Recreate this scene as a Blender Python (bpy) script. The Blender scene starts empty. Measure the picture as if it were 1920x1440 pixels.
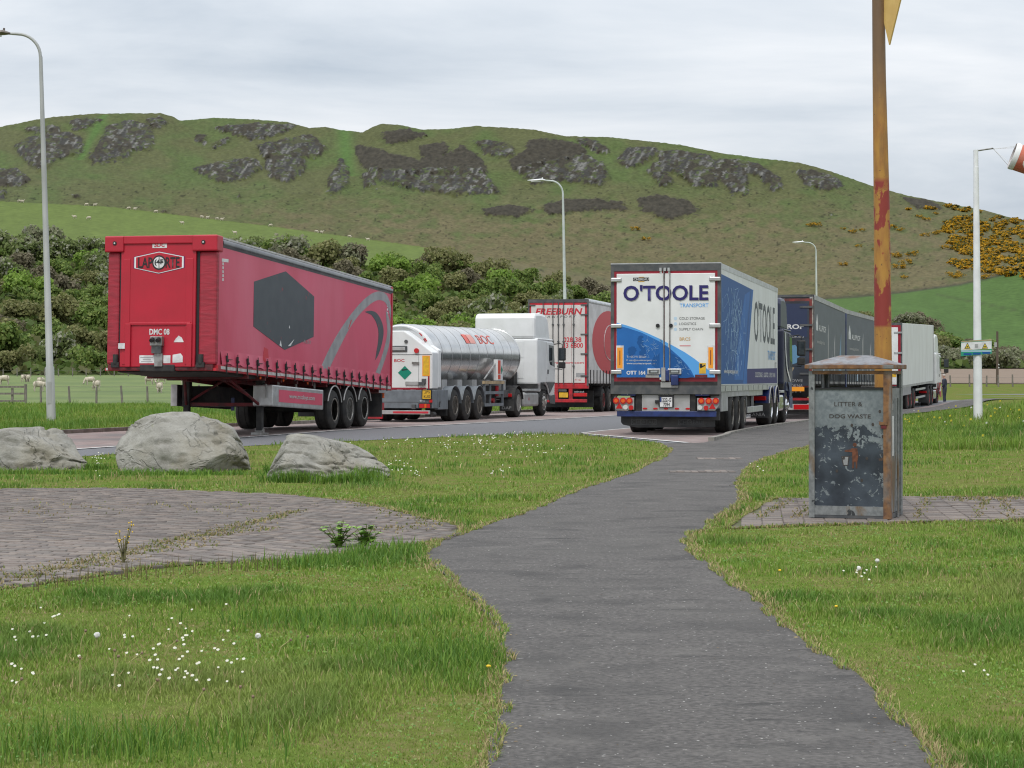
import bpy, bmesh, math, random
import numpy as np
from mathutils import Vector, Matrix
R = math.radians
random.seed(7); rng = np.random.default_rng(7)
SC = bpy.context.scene
COL = SC.collection
# ------------------------------------------------------------------ camera, sky, sun, exposure
FOC, HOR, EYE = 3900.0, 695.0, 1.5          # focal length and horizon row for a 1920 x 1440 frame, eye height
cam = bpy.data.cameras.new('camera'); camo = bpy.data.objects.new('camera', cam); COL.objects.link(camo)
cam.sensor_width = 36; cam.lens = 36 * FOC / 1920; cam.shift_y = -(720 - HOR) / 1920
cam.clip_start = .1; cam.clip_end = 9000
camo.location = (0, 0, EYE); camo.rotation_euler = (R(90), 0, 0); SC.camera = camo
SUN_EL, SUN_AZ = 58, 200                     # azimuth clockwise from +Y
W = bpy.data.worlds.new('World'); SC.world = W; W.use_nodes = True
nt = W.node_tree; N = nt.nodes; L = nt.links
bg = N['Background']
sky = N.new('ShaderNodeTexSky'); sky.sky_type = 'NISHITA'; sky.sun_disc = False
sky.sun_elevation = R(SUN_EL); sky.sun_rotation = R(SUN_AZ); sky.dust_density = 3
def wmath(op, a, b=None, c=None):
    n = N.new('ShaderNodeMath'); n.operation = op
    for i, v in enumerate((a, b, c)):
        if v is None: continue
        if isinstance(v, (int, float)): n.inputs[i].default_value = v
        else: L.new(v, n.inputs[i])
    return n.outputs[0]
tc = N.new('ShaderNodeTexCoord'); sep = N.new('ShaderNodeSeparateXYZ'); L.new(tc.outputs['Generated'], sep.inputs[0])
zc = wmath('MAXIMUM', sep.outputs[2], 0.0)
den = wmath('ADD', zc, 0.15)
cmb = N.new('ShaderNodeCombineXYZ')
L.new(wmath('DIVIDE', sep.outputs[0], den), cmb.inputs[0]); L.new(wmath('DIVIDE', sep.outputs[1], den), cmb.inputs[1])
n1 = N.new('ShaderNodeTexNoise'); n1.inputs['Scale'].default_value = 1.1; n1.inputs['Detail'].default_value = 7; n1.inputs['Roughness'].default_value = .56
n1.inputs['Distortion'].default_value = .4
mp = N.new('ShaderNodeMapping'); mp.inputs['Location'].default_value = (3.1, 1.7, 0); mp.inputs['Scale'].default_value = (.8, 1.0, 1)
L.new(cmb.outputs[0], mp.inputs[0]); L.new(mp.outputs[0], n1.inputs['Vector'])
ramp = N.new('ShaderNodeValToRGB'); L.new(n1.outputs['Fac'], ramp.inputs[0])
e = ramp.color_ramp.elements
e[0].position = .30; e[0].color = (.50, .565, .645, 1); e[1].position = .66; e[1].color = (.88, .90, .93, 1)
k = ramp.color_ramp.elements.new(.46); k.color = (.68, .73, .79, 1)
grad = wmath('MULTIPLY_ADD', zc, 1.15, 0.96)
vm = N.new('ShaderNodeVectorMath'); vm.operation = 'SCALE'; L.new(ramp.outputs[0], vm.inputs[0]); L.new(grad, vm.inputs['Scale'])
sc_ = N.new('ShaderNodeVectorMath'); sc_.operation = 'SCALE'; L.new(sky.outputs[0], sc_.inputs[0]); sc_.inputs['Scale'].default_value = .10
mx = N.new('ShaderNodeMix'); mx.data_type = 'RGBA'; mx.inputs['Factor'].default_value = .9
L.new(sc_.outputs[0], mx.inputs['A']); L.new(vm.outputs[0], mx.inputs['B'])
L.new(mx.outputs['Result'], bg.inputs[0]); bg.inputs[1].default_value = .79
sl = bpy.data.lights.new('sun', 'SUN'); sl.energy = 1.5; sl.angle = R(16); sl.color = (1, .96, .9)
so = bpy.data.objects.new('sun', sl); COL.objects.link(so)
az, el = R(SUN_AZ), R(SUN_EL)
so.rotation_euler = Vector((math.sin(az)*math.cos(el), math.cos(az)*math.cos(el), math.sin(el))).to_track_quat('Z', 'Y').to_euler()
VS = SC.view_settings; VS.view_transform = 'Standard'; VS.look = 'None'; VS.gamma = 1; VS.exposure = .36; VS.use_curve_mapping = False
SC.cycles.use_denoising = True; SC.cycles.filter_width = 1.15; SC.cycles.max_bounces = 5; SC.cycles.diffuse_bounces = 2; SC.cycles.glossy_bounces = 3
SC.cycles.transparent_max_bounces = 6; SC.cycles.use_adaptive_sampling = True

# ------------------------------------------------------------------ helpers: materials
def lerp(a, b, t): return a + (b - a) * t
MATS = {}
def M(name, c, r=.6, m=0.0, c2=None, ns=4.0, lo=.4, hi=.6, b=0.0, bs=30.0, attr=False, stretch=None, spec=None, emit=None, det=6, coat=0):
    """procedural principled material: c mixed to c2 by object-space noise, optional vertex colour and bump"""
    if name in MATS: return MATS[name]
    mt = bpy.data.materials.new(name); mt.use_nodes = True; MATS[name] = mt
    t = mt.node_tree; P = t.nodes['Principled BSDF']; lk = t.links.new
    P.inputs['Base Color'].default_value = (*c, 1); P.inputs['Roughness'].default_value = r; P.inputs['Metallic'].default_value = m
    if spec is not None: P.inputs['Specular IOR Level'].default_value = spec
    if coat: P.inputs['Coat Weight'].default_value = coat
    tcn = t.nodes.new('ShaderNodeTexCoord'); vec = tcn.outputs['Object']
    if stretch:
        mpn = t.nodes.new('ShaderNodeMapping'); mpn.inputs['Scale'].default_value = stretch; lk(vec, mpn.inputs[0]); vec = mpn.outputs[0]
    col = None
    if attr:
        an = t.nodes.new('ShaderNodeAttribute'); an.attribute_name = 'col'; col = an.outputs['Color']; lk(col, P.inputs['Base Color'])
    if c2 is not None:
        nn = t.nodes.new('ShaderNodeTexNoise'); nn.inputs['Scale'].default_value = ns; nn.inputs['Detail'].default_value = det; lk(vec, nn.inputs['Vector'])
        rp = t.nodes.new('ShaderNodeMapRange'); rp.inputs[1].default_value = lo; rp.inputs[2].default_value = hi; lk(nn.outputs['Fac'], rp.inputs[0])
        mxn = t.nodes.new('ShaderNodeMix'); mxn.data_type = 'RGBA'; lk(rp.outputs[0], mxn.inputs['Factor'])
        mxn.inputs['A'].default_value = (*c, 1); mxn.inputs['B'].default_value = (*c2, 1)
        if col is not None:
            mxn.blend_type = 'MULTIPLY'; mxn.inputs['A'].default_value = (1, 1, 1, 1); lk(col, mxn.inputs['A'])
        lk(mxn.outputs['Result'], P.inputs['Base Color'])
    if b:
        bn = t.nodes.new('ShaderNodeTexNoise'); bn.inputs['Scale'].default_value = bs; bn.inputs['Detail'].default_value = 5; lk(vec, bn.inputs['Vector'])
        bu = t.nodes.new('ShaderNodeBump'); bu.inputs['Strength'].default_value = b; bu.inputs['Distance'].default_value = .02
        lk(bn.outputs['Fac'], bu.inputs['Height']); lk(bu.outputs[0], P.inputs['Normal'])
    if emit: P.inputs['Emission Color'].default_value = (*emit, 1); P.inputs['Emission Strength'].default_value = 1
    return mt
def mulc(mt, c2, ns, lo, hi, stretch=None, det=4, tint=None):
    """second, larger noise layer over an existing material"""
    t = mt.node_tree; P = t.nodes['Principled BSDF']; lk = t.links.new
    src = P.inputs['Base Color'].links[0].from_socket if P.inputs['Base Color'].links else None
    tcn = t.nodes.new('ShaderNodeTexCoord'); vec = tcn.outputs['Object']
    if stretch:
        mpn = t.nodes.new('ShaderNodeMapping'); mpn.inputs['Scale'].default_value = stretch; lk(vec, mpn.inputs[0]); vec = mpn.outputs[0]
    nn = t.nodes.new('ShaderNodeTexNoise'); nn.inputs['Scale'].default_value = ns; nn.inputs['Detail'].default_value = det; lk(vec, nn.inputs['Vector'])
    rp = t.nodes.new('ShaderNodeMapRange'); rp.inputs[1].default_value = lo; rp.inputs[2].default_value = hi; lk(nn.outputs['Fac'], rp.inputs[0])
    mxn = t.nodes.new('ShaderNodeMix'); mxn.data_type = 'RGBA'; lk(rp.outputs[0], mxn.inputs['Factor'])
    if src: lk(src, mxn.inputs['A'])
    else: mxn.inputs['A'].default_value = P.inputs['Base Color'].default_value
    mxn.inputs['B'].default_value = (*c2, 1)
    lk(mxn.outputs['Result'], P.inputs['Base Color'])
    return mt
# ------------------------------------------------------------------ helpers: geometry
def tag(o, label=None, cat=None, group=None, kind=None):
    if label: o['label'] = label
    if cat: o['category'] = cat
    if group: o['group'] = group
    if kind: o['kind'] = kind
    return o
def empty(name, loc=(0, 0, 0), rz=0, rx=0, parent=None):
    o = bpy.data.objects.new(name, None); COL.objects.link(o); o.location = loc; o.rotation_euler = (rx, 0, rz); o.parent = parent
    o.empty_display_size = .2
    return o
def mesh_np(name, v, f, mat, parent=None, cols=None, smooth=False):
    """v (n,3), f (m,k) arrays of equal sided faces"""
    v = np.asarray(v, np.float32); f = np.asarray(f, np.int32); k_ = f.shape[1]
    me = bpy.data.meshes.new(name); me.vertices.add(len(v)); me.vertices.foreach_set('co', v.ravel())
    me.loops.add(f.size); me.loops.foreach_set('vertex_index', f.ravel())
    me.polygons.add(len(f)); me.polygons.foreach_set('loop_start', np.arange(0, f.size, k_, dtype=np.int32))
    if smooth: me.polygons.foreach_set('use_smooth', np.ones(len(f), bool))
    me.update(calc_edges=True)
    if cols is not None:
        a = me.color_attributes.new('col', 'FLOAT_COLOR', 'POINT')
        c4 = np.ones((len(v), 4), np.float32); c4[:, :3] = cols; a.data.foreach_set('color', c4.ravel())
    if mat: me.materials.append(mat)
    return link(name, me, parent)
def link(name, me, parent=None):
    o = bpy.data.objects.new(name, me); COL.objects.link(o); o.parent = parent
    return o
class MB:
    solid = False
    def __init__(s): s.v = []; s.f = []; s.p = []
    def clusters(s):
        if s.solid or len(s.p) < 2: return [s.p]
        bb = []
        for a, b_, fa, fb in s.p:
            q = np.array(s.v[a:b_]); bb.append((q.min(0)-.004, q.max(0)+.004))
        n = len(bb); par = list(range(n))
        def find(i):
            while par[i] != i: i = par[i]
            return i
        if n < 200:
            for i in range(n):
                for j in range(i):
                    if (bb[i][0] <= bb[j][1]).all() and (bb[j][0] <= bb[i][1]).all(): par[find(i)] = find(j)
        g = {}
        for i in range(n): g.setdefault(find(i), []).append(s.p[i])
        return list(g.values())
    def add(s, vs, fs):
        n = len(s.v); k_ = len(s.f); s.v += [tuple(p) for p in vs]; s.f += [tuple(i + n for i in q) for q in fs]; s.p.append((n, len(s.v), k_, len(s.f))); return s
    def box(s, x0, x1, y0, y1, z0, z1):
        return s.add([(x0,y0,z0),(x1,y0,z0),(x1,y1,z0),(x0,y1,z0),(x0,y0,z1),(x1,y0,z1),(x1,y1,z1),(x0,y1,z1)],
                     [(0,3,2,1),(4,5,6,7),(0,1,5,4),(1,2,6,5),(2,3,7,6),(3,0,4,7)])
    def hexa(s, p): return s.add(p, [(0,3,2,1),(4,5,6,7),(0,1,5,4),(1,2,6,5),(2,3,7,6),(3,0,4,7)])
    def cyl(s, p0, p1, r0, r1=None, n=12):
        p0 = Vector(p0); p1 = Vector(p1); r1 = r0 if r1 is None else r1
        d = (p1 - p0).normalized(); a = d.orthogonal().normalized(); b_ = d.cross(a)
        vs = []
        for p, r in ((p0, r0), (p1, r1)):
            for i in range(n):
                t = 2*math.pi*i/n; vs.append(p + (a*math.cos(t) + b_*math.sin(t))*r)
        fs = [(i, (i+1) % n, n+(i+1) % n, n+i) for i in range(n)] + [tuple(range(n-1, -1, -1)), tuple(range(n, 2*n))]
        return s.add(vs, fs)
    def tube(s, pts, r, n=8):
        pts = [Vector(p) for p in pts]; rr = r if isinstance(r, (list, tuple)) else [r]*len(pts); vs = []; ref = None
        for i, p in enumerate(pts):
            d = (pts[min(i+1, len(pts)-1)] - pts[max(i-1, 0)]).normalized()
            if ref is None: ref = d.orthogonal().normalized()
            a = (ref - d*ref.dot(d)).normalized(); ref = a; b_ = d.cross(a)
            for j in range(n):
                t = 2*math.pi*j/n; vs.append(p + (a*math.cos(t) + b_*math.sin(t))*rr[i])
        m = len(pts); fs = []
        for i in range(m-1):
            for j in range(n): fs.append((i*n+j, i*n+(j+1) % n, (i+1)*n+(j+1) % n, (i+1)*n+j))
        fs += [tuple(range(n-1, -1, -1)), tuple(range((m-1)*n, m*n))]
        return s.add(vs, fs)
    def lathe(s, prof, axis='x', c=(0, 0, 0), n=24, a0=0, a1=2*math.pi):
        """prof: list of (position along axis, radius)"""
        full = abs(a1 - a0 - 2*math.pi) < 1e-6; m = n if full else n+1; vs = []
        for a, r in prof:
            for i in range(m):
                t = a0 + (a1-a0)*i/n; u, w = r*math.cos(t), r*math.sin(t)
                vs.append({'x': (c[0]+a, c[1]+u, c[2]+w), 'y': (c[0]+u, c[1]+a, c[2]+w), 'z': (c[0]+u, c[1]+w, c[2]+a)}[axis])
        fs = []
        for k_ in range(len(prof)-1):
            for i in range(n if full else n):
                j = (i+1) % m; fs.append((k_*m+i, k_*m+j, (k_+1)*m+j, (k_+1)*m+i))
        if full:
            if prof[0][1] > 1e-4: fs.append(tuple(range(m-1, -1, -1)))
            if prof[-1][1] > 1e-4: fs.append(tuple(range((len(prof)-1)*m, len(prof)*m)))
        return s.add(vs, fs)
    def plate(s, face, plane, pts, th=.004):
        """flat polygon pts (u,v) on a face, th proud of it. faces: B faces -y (u=x), S faces +x (u=y), F faces +y, T faces up (u=x, v=y)"""
        n = len(pts); ar = sum(pts[i][0]*pts[(i+1) % n][1] - pts[(i+1) % n][0]*pts[i][1] for i in range(n))
        if ar < 0: pts = pts[::-1]
        def mp_(u, v, d):
            return {'B': (u, plane-d, v), 'S': (plane+d, u, v), 'F': (-u, plane+d, v), 'T': (u, v, plane+d), 'P': (plane-d, -u, v)}[face]
        vs = [mp_(u, v, 0) for u, v in pts] + [mp_(u, v, th) for u, v in pts]
        return s.add(vs, [tuple(range(n, 2*n)), tuple(range(n-1, -1, -1))] + [(i, (i+1) % n, n+(i+1) % n, n+i) for i in range(n)])
    def rect(s, face, plane, u0, u1, v0, v1, th=.004): return s.plate(face, plane, [(u0,v0),(u1,v0),(u1,v1),(u0,v1)], th)
    def disc(s, face, plane, u, v, r, th=.02, n=18, rv=None):
        rv = rv or r
        return s.plate(face, plane, [(u+r*math.cos(2*math.pi*i/n), v+rv*math.sin(2*math.pi*i/n)) for i in range(n)], th)
    def mesh(s, name, mat, smooth=False):
        me = bpy.data.meshes.new(name); me.from_pydata(s.v, [], s.f)
        if mat: me.materials.append(mat)
        if smooth:
            me.polygons.foreach_set('use_smooth', [True]*len(me.polygons)); me.set_sharp_from_angle(angle=R(35))
        me.update(); return me
    def build(s, name, mat, parent=None, bevel=0, smooth=False):
        cl = s.clusters()
        if 1 < len(cl) <= 12:                 # pieces that do not touch become objects of their own
            first = None
            for c in cl:
                m_ = MB()
                for a, b_, fa, fb in c: m_.add(s.v[a:b_], [tuple(i-a for i in q) for q in s.f[fa:fb]])
                m_.solid = True; o = m_.build(name, mat, parent, bevel, smooth); first = first or o
            return first
        o = link(name, s.mesh(name, mat, smooth), parent)
        if len(cl) > 12: o['kind'] = 'stuff'
        if bevel:
            m = o.modifiers.new('bevel', 'BEVEL'); m.width = bevel; m.segments = 2; m.limit_method = 'ANGLE'; m.angle_limit = R(40)
        return o
def copy_tree(o, parent=None):
    c = o.copy(); COL.objects.link(c); c.parent = parent
    for ch in list(o.children): copy_tree(ch, c)
    return c
_txt = {}
def text(parent, s_, face, plane, u0, u1, v0, v1, mat, bold=0.0, shear=0.0, name='lettering', th=.004):
    """lettering fitted into the box u0..u1, v0..v1 of a face"""
    cu = bpy.data.curves.new('t', 'FONT'); cu.body = s_; cu.offset = bold; cu.shear = shear; cu.resolution_u = 3
    to = bpy.data.objects.new('t', cu)
    me = bpy.data.meshes.new_from_object(to)
    bpy.data.objects.remove(to); bpy.data.curves.remove(cu)
    n = len(me.vertices); v = np.empty(n*3, np.float32); me.vertices.foreach_get('co', v); v = v.reshape(-1, 3)
    lo_, hi_ = v.min(0), v.max(0); sp = np.maximum(hi_ - lo_, 1e-5)
    u = u0 + (v[:, 0]-lo_[0])/sp[0]*(u1-u0); w = v0 + (v[:, 1]-lo_[1])/sp[1]*(v1-v0); o3 = np.zeros((n, 3), np.float32)
    if face == 'B': o3[:, 0] = u; o3[:, 1] = plane-th; o3[:, 2] = w
    elif face == 'S': o3[:, 0] = plane+th; o3[:, 1] = u; o3[:, 2] = w
    elif face == 'T': o3[:, 0] = u; o3[:, 1] = w; o3[:, 2] = plane+th
    me.vertices.foreach_set('co', o3.ravel()); me.materials.clear(); me.materials.append(mat); me.name = name; me.update()
    return link(name, me, parent)
def vnoise(x, y, seed=0):
    xi = np.floor(x).astype(np.int64); yi = np.floor(y).astype(np.int64); fx = x-xi; fy = y-yi
    fx = fx*fx*(3-2*fx); fy = fy*fy*(3-2*fy)
    def h(a, b_):
        n = (a*374761393 + b_*668265263 + seed*982451653) & 0xffffffff
        n = ((n ^ (n >> 13))*1274126177) & 0xffffffff
        return ((n ^ (n >> 16)) & 0xffff)/65535.0
    return (h(xi, yi)*(1-fx)+h(xi+1, yi)*fx)*(1-fy) + (h(xi, yi+1)*(1-fx)+h(xi+1, yi+1)*fx)*fy
def fbm(x, y, o=4, seed=0, g=.5):
    s_ = 0; a = 1; t = 0
    for i in range(o): s_ = s_ + a*vnoise(x*2**i+17*i, y*2**i-9*i, seed+i); t += a; a *= g
    return s_/t
def inside(poly, x, y):
    x = np.asarray(x, float); y = np.asarray(y, float); r_ = np.zeros(x.shape, bool); n = len(poly)
    for i in range(n):
        x0, y0 = poly[i]; x1, y1 = poly[(i+1) % n]
        if y0 == y1: continue
        c = ((y0 > y) != (y1 > y)) & (x < (x1-x0)*(y-y0)/(y1-y0)+x0); r_ ^= c
    return r_
def polydist(poly, x, y, closed=True):
    d = np.full(np.shape(x), 1e9); n = len(poly)
    for i in range(n if closed else n-1):
        x0, y0 = poly[i]; x1, y1 = poly[(i+1) % n]; dx, dy = x1-x0, y1-y0; l2 = dx*dx+dy*dy+1e-9
        t = np.clip(((x-x0)*dx+(y-y0)*dy)/l2, 0, 1); d = np.minimum(d, np.hypot(x-x0-t*dx, y-y0-t*dy))
    return d
def smooth_line(pts, n=6, closed=False):
    """Catmull-Rom through pts"""
    out = []; m = len(pts); rng_ = range(m if closed else m-1)
    for i in rng_:
        P = [np.array(pts[(i+k_) % m] if closed else pts[min(max(i+k_, 0), m-1)], float) for k_ in (-1, 0, 1, 2)]
        for j in range(n):
            t = j/n; out.append(tuple(.5*((2*P[1])+(-P[0]+P[2])*t+(2*P[0]-5*P[1]+4*P[2]-P[3])*t*t+(-P[0]+3*P[1]-3*P[2]+P[3])*t**3)))
    if not closed: out.append(tuple(pts[-1]))
    return out
GY = [-60, 52, 65, 76, 92, 103, 116, 134, 150, 177, 220, 260, 400]
GZ = [0, 0, -.085, -.15, -.28, -.38, -.46, -.66, -.45, .14, .9, 1.7, 2.5]
def gz(x, y):
    x = np.asarray(x, float); y = np.asarray(y, float); z = np.interp(y, GY, GZ)
    t = np.clip((x-16)/12, 0, 1)*np.clip((y-96)/15, 0, 1); z = z + .32*t*t*(3-2*t)*np.clip((260-y)/60, 0, 1)
    z = z + .75*np.exp(-((x-16.2)/2.6)**2-((y-53)/7.)**2)
    return z
def gp(px, py, z=0.0):
    """ground point (at height z) seen at pixel px,py"""
    y = (EYE-z)*FOC/(py-HOR); return ((px-960)/FOC*y, y)
def at(px, py, Y): return Vector(((px-960)/FOC*Y, Y, EYE+(HOR-py)/FOC*Y))
# ------------------------------------------------------------------ ground, roads, paths
m_soil = M('soil_grass', (.115, .135, .035), 1, c2=(.16, .15, .06), ns=9, b=.8, bs=40, spec=0)
mulc(m_soil, (.10, .15, .03), 1.2, .45, .62)
m_path = M('old_tarmac', (.055, .051, .048), .9, c2=(.130, .120, .112), ns=34, lo=.33, hi=.68, b=.9, bs=70, det=8)
mulc(m_path, (.046, .043, .041), 1.6, .50, .72, det=8); mulc(m_path, (.135, .126, .116), 2.4, .56, .78, det=8); mulc(m_path, (.040, .038, .036), 3.2, .62, .72, stretch=(.45, 2.2, 1), det=9); mulc(m_path, (.095, .089, .082), .45, .52, .85); mulc(m_path, (.36, .35, .33), 38, .735, .75, det=1); mulc(m_path, (.035, .035, .035), 22, .70, .74, det=3)
m_road = M('road_tarmac', (.105, .107, .115), .85, c2=(.14, .142, .15), ns=30, b=.3, bs=120)
m_bay = M('red_brown_surfacing', (.20, .145, .135), .9, c2=(.25, .20, .185), ns=3, b=.3, bs=80)
mulc(m_bay, (.16, .14, .135), .5, .5, .65)
m_line = M('worn_white_paint', (.62, .62, .60), .7, c2=(.30, .30, .30), ns=9, lo=.5, hi=.7)
m_kerb = M('kerb_concrete', (.24, .225, .20), .9, c2=(.16, .15, .13), ns=5, b=.3, bs=60)

YR = np.unique(np.concatenate([np.arange(-12, 60, 1.0), np.arange(60, 160, 1.0), np.arange(160, 264, 4.0), np.array(GY[1:-2])]))
XR = np.unique(np.concatenate([np.arange(-120, -20, 5.0), np.arange(-20, 32, .8), np.arange(32, 160, 5.0)]))
gx, gy = np.meshgrid(XR, YR); gzv = gz(gx, gy) - .005 + .02*(fbm(gx*.9, gy*.9, 3, 4)-.5)*np.clip((gy-5)/5, 0, 1)*0
gidx = np.arange(gx.size).reshape(gx.shape)
gf = np.stack([gidx[:-1, :-1], gidx[:-1, 1:], gidx[1:, 1:], gidx[1:, :-1]], -1).reshape(-1, 4)
ground = mesh_np('ground', np.stack([gx, gy, gzv], -1).reshape(-1, 3), gf, m_soil); tag(ground, kind='structure')

def sheet(name, poly, mat, dz, cuts=None):
    from mathutils.geometry import tessellate_polygon
    bm = bmesh.new(); vs = [bm.verts.new((x, y, 0)) for x, y in poly]
    for t in tessellate_polygon([[Vector((x, y, 0)) for x, y in poly]]):
        try: bm.faces.new([vs[i] for i in t])
        except ValueError: pass
    ys = [p[1] for p in poly]
    for y in [c for c in GY + list(range(54, 150, 3)) if min(ys) < c < max(ys)]:
        bmesh.ops.bisect_plane(bm, geom=bm.verts[:]+bm.edges[:]+bm.faces[:], plane_co=(0, y, 0), plane_no=(0, 1, 0))
    bmesh.ops.recalc_face_normals(bm, faces=bm.faces)
    for v in bm.verts: v.co.z = float(gz(v.co.x, v.co.y)) + (dz(v.co.y) if callable(dz) else dz)
    if bm.faces and sum(f.normal.z for f in bm.faces) < 0: bmesh.ops.reverse_faces(bm, faces=bm.faces)
    me = bpy.data.meshes.new(name); bm.to_mesh(me); bm.free(); me.materials.append(mat)
    o = link(name, me); tag(o, kind='structure'); return o
def jag(pts, a=.02, seed=1):
    r_ = random.Random(seed); return [(x+r_.uniform(-a, a), y+r_.uniform(-a, a)*2) for x, y in pts]
PATH_L = [(860,1700),(910,1440),(940,1310),(946,1240),(930,1180),(880,1118),(815,1062),(797,1040),(815,1022),(900,990),(1000,955),(1100,914),(1180,889),(1235,862),(1256,846),(1235,832)]
PATH_R = [(2150,1700),(1770,1440),(1695,1350),(1600,1262),(1500,1196),(1400,1112),(1310,1045),(1285,1014),(1325,988),(1375,955),(1393,930),(1383,905),(1400,880),(1448,856),(1520,836)]
pl = jag(smooth_line([gp(*p) for p in PATH_L], 6), .015, 1); pr = jag(smooth_line([gp(*p) for p in PATH_R], 6), .015, 2)
KERB_R = smooth_line([(3.55, 42.0), (4.05, 43.2), (4.75, 46.2), (5.3, 49.0), (8.25, 60), (10.5, 68.5), (14.8, 84), (18.9, 97), (24.5, 114), (30, 130)], 5)
FOOT_R = [(6.15, 42.0), (7.2, 47), (8.8, 54), (11.2, 64), (14.3, 76), (16.8, 84), (20.6, 97), (26.3, 114), (32, 130)]
PATH_POLY = pl + [(3.5, 43.0), (6.2, 42.8)] + pr[::-1]
FOOT_POLY = KERB_R + FOOT_R[::-1]
path = sheet('path', PATH_POLY, m_path, .006)
footway = sheet('footway', FOOT_POLY, m_path, lambda y: float(np.interp(y, [42.2, 46], [.008, .06])))
# road: from the left kerb to the near verge, then the right kerb
KERB_L = smooth_line([(-24, 21), (-17, 34), (-10.2, 50), (-6.1, 60.3), (-4.9, 65), (-2.0, 75.7), (.05, 84.8), (3.2, 97), (8.5, 114), (13.5, 130), (21, 150)], 5)
VERGE = smooth_line([(-13, 24), (-9.4, 32), (-7.3, 37), (-5.2, 41.6), (-3.0, 45.0), (-1.2, 47.6), (.3, 49.3), (1.3, 49.2), (2.1, 47.0), (2.9, 44.2), pl[-1]], 5)
ROAD_POLY = VERGE + KERB_R + [(46, 143), (90, 158), (90, 172), (40, 158)] + KERB_L[::-1]
road = sheet('road', ROAD_POLY, m_road, .002)
LINE_L = smooth_line([(-17.5, 20), (-12.2, 30), (-8.1, 40), (-3.6, 54.2), (-.2, 64), (3.7, 76), (7.4, 90), (12, 106)], 5)
kl = [p for p in KERB_L if p[1] < 112 and p[1] > 21]
bay_left = sheet('lay_by', LINE_L + kl[::-1], m_bay, .010)
LINE_R = [(1.65, 49.6), (2.2, 51.5), (4.7, 60), (7.2, 68.5), (11.5, 84), (15.2, 97), (21, 114)]
BAY_R = [(3.75, 42.9)] + [p for p in KERB_R if 43 < p[1] < 115] + LINE_R[::-1] + [(1.75, 49.0)]
bay_right = sheet('lay_by', BAY_R, m_bay, .010)
def strip(name, pts, w, mat, dz, side=0):
    v = []; f = []
    for i, p in enumerate(pts):
        q0 = pts[max(i-1, 0)]; q1 = pts[min(i+1, len(pts)-1)]; d = np.array([q1[0]-q0[0], q1[1]-q0[1]], float); d /= np.linalg.norm(d); n = np.array([d[1], -d[0]])
        for s_ in (-.5, .5):
            x, y = p[0]+n[0]*w*s_, p[1]+n[1]*w*s_; v.append((x, y, float(gz(x, y))+dz))
    f = [(2*i, 2*i+1, 2*i+3, 2*i+2) for i in range(len(pts)-1)]
    o = mesh_np(name, v, f, mat); tag(o, kind='structure'); return o
strip('road_marking', LINE_L, .12, m_line, .016); strip('road_marking', LINE_R, .10, m_line, .016)
strip('road_marking', [(1.72, 49.1), (2.7, 46.0), (3.62, 43.0)], .14, m_line, .016)
strip('road_marking', [(24, 137), (42, 149)], .15, m_line, .012)
def kerb(pts, out, label_):
    root = empty('kerb', (0, 0, 0)); tag(root, kind='structure')
    acc = 0; P = [np.array(p) for p in pts]; cum = [0]
    for i in range(1, len(P)): cum.append(cum[-1]+np.linalg.norm(P[i]-P[i-1]))
    def pos(s_):
        return np.array([np.interp(s_, cum, [p[0] for p in P]), np.interp(s_, cum, [p[1] for p in P])])
    me = MB().box(-.0625, .0625, 0, .905, -.1, .10).mesh('kerb_stone', m_kerb)
    s_ = 0
    while s_ + .915 < cum[-1]:
        a, b_ = pos(s_), pos(s_+.915); d = b_-a; o = link('kerb_stone', me, root)
        n = np.array([d[1], -d[0]])/np.linalg.norm(d)*out*.07
        o.location = (a[0]+n[0], a[1]+n[1], float(gz(*a))); o.rotation_euler = (0, 0, -math.atan2(d[0], d[1])); s_ += .915
    return root
kerb([p for p in KERB_L if 40 < p[1] < 92], -1, ''); kerb([p for p in KERB_R if 43.5 < p[1] < 75], -.0, '')
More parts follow.
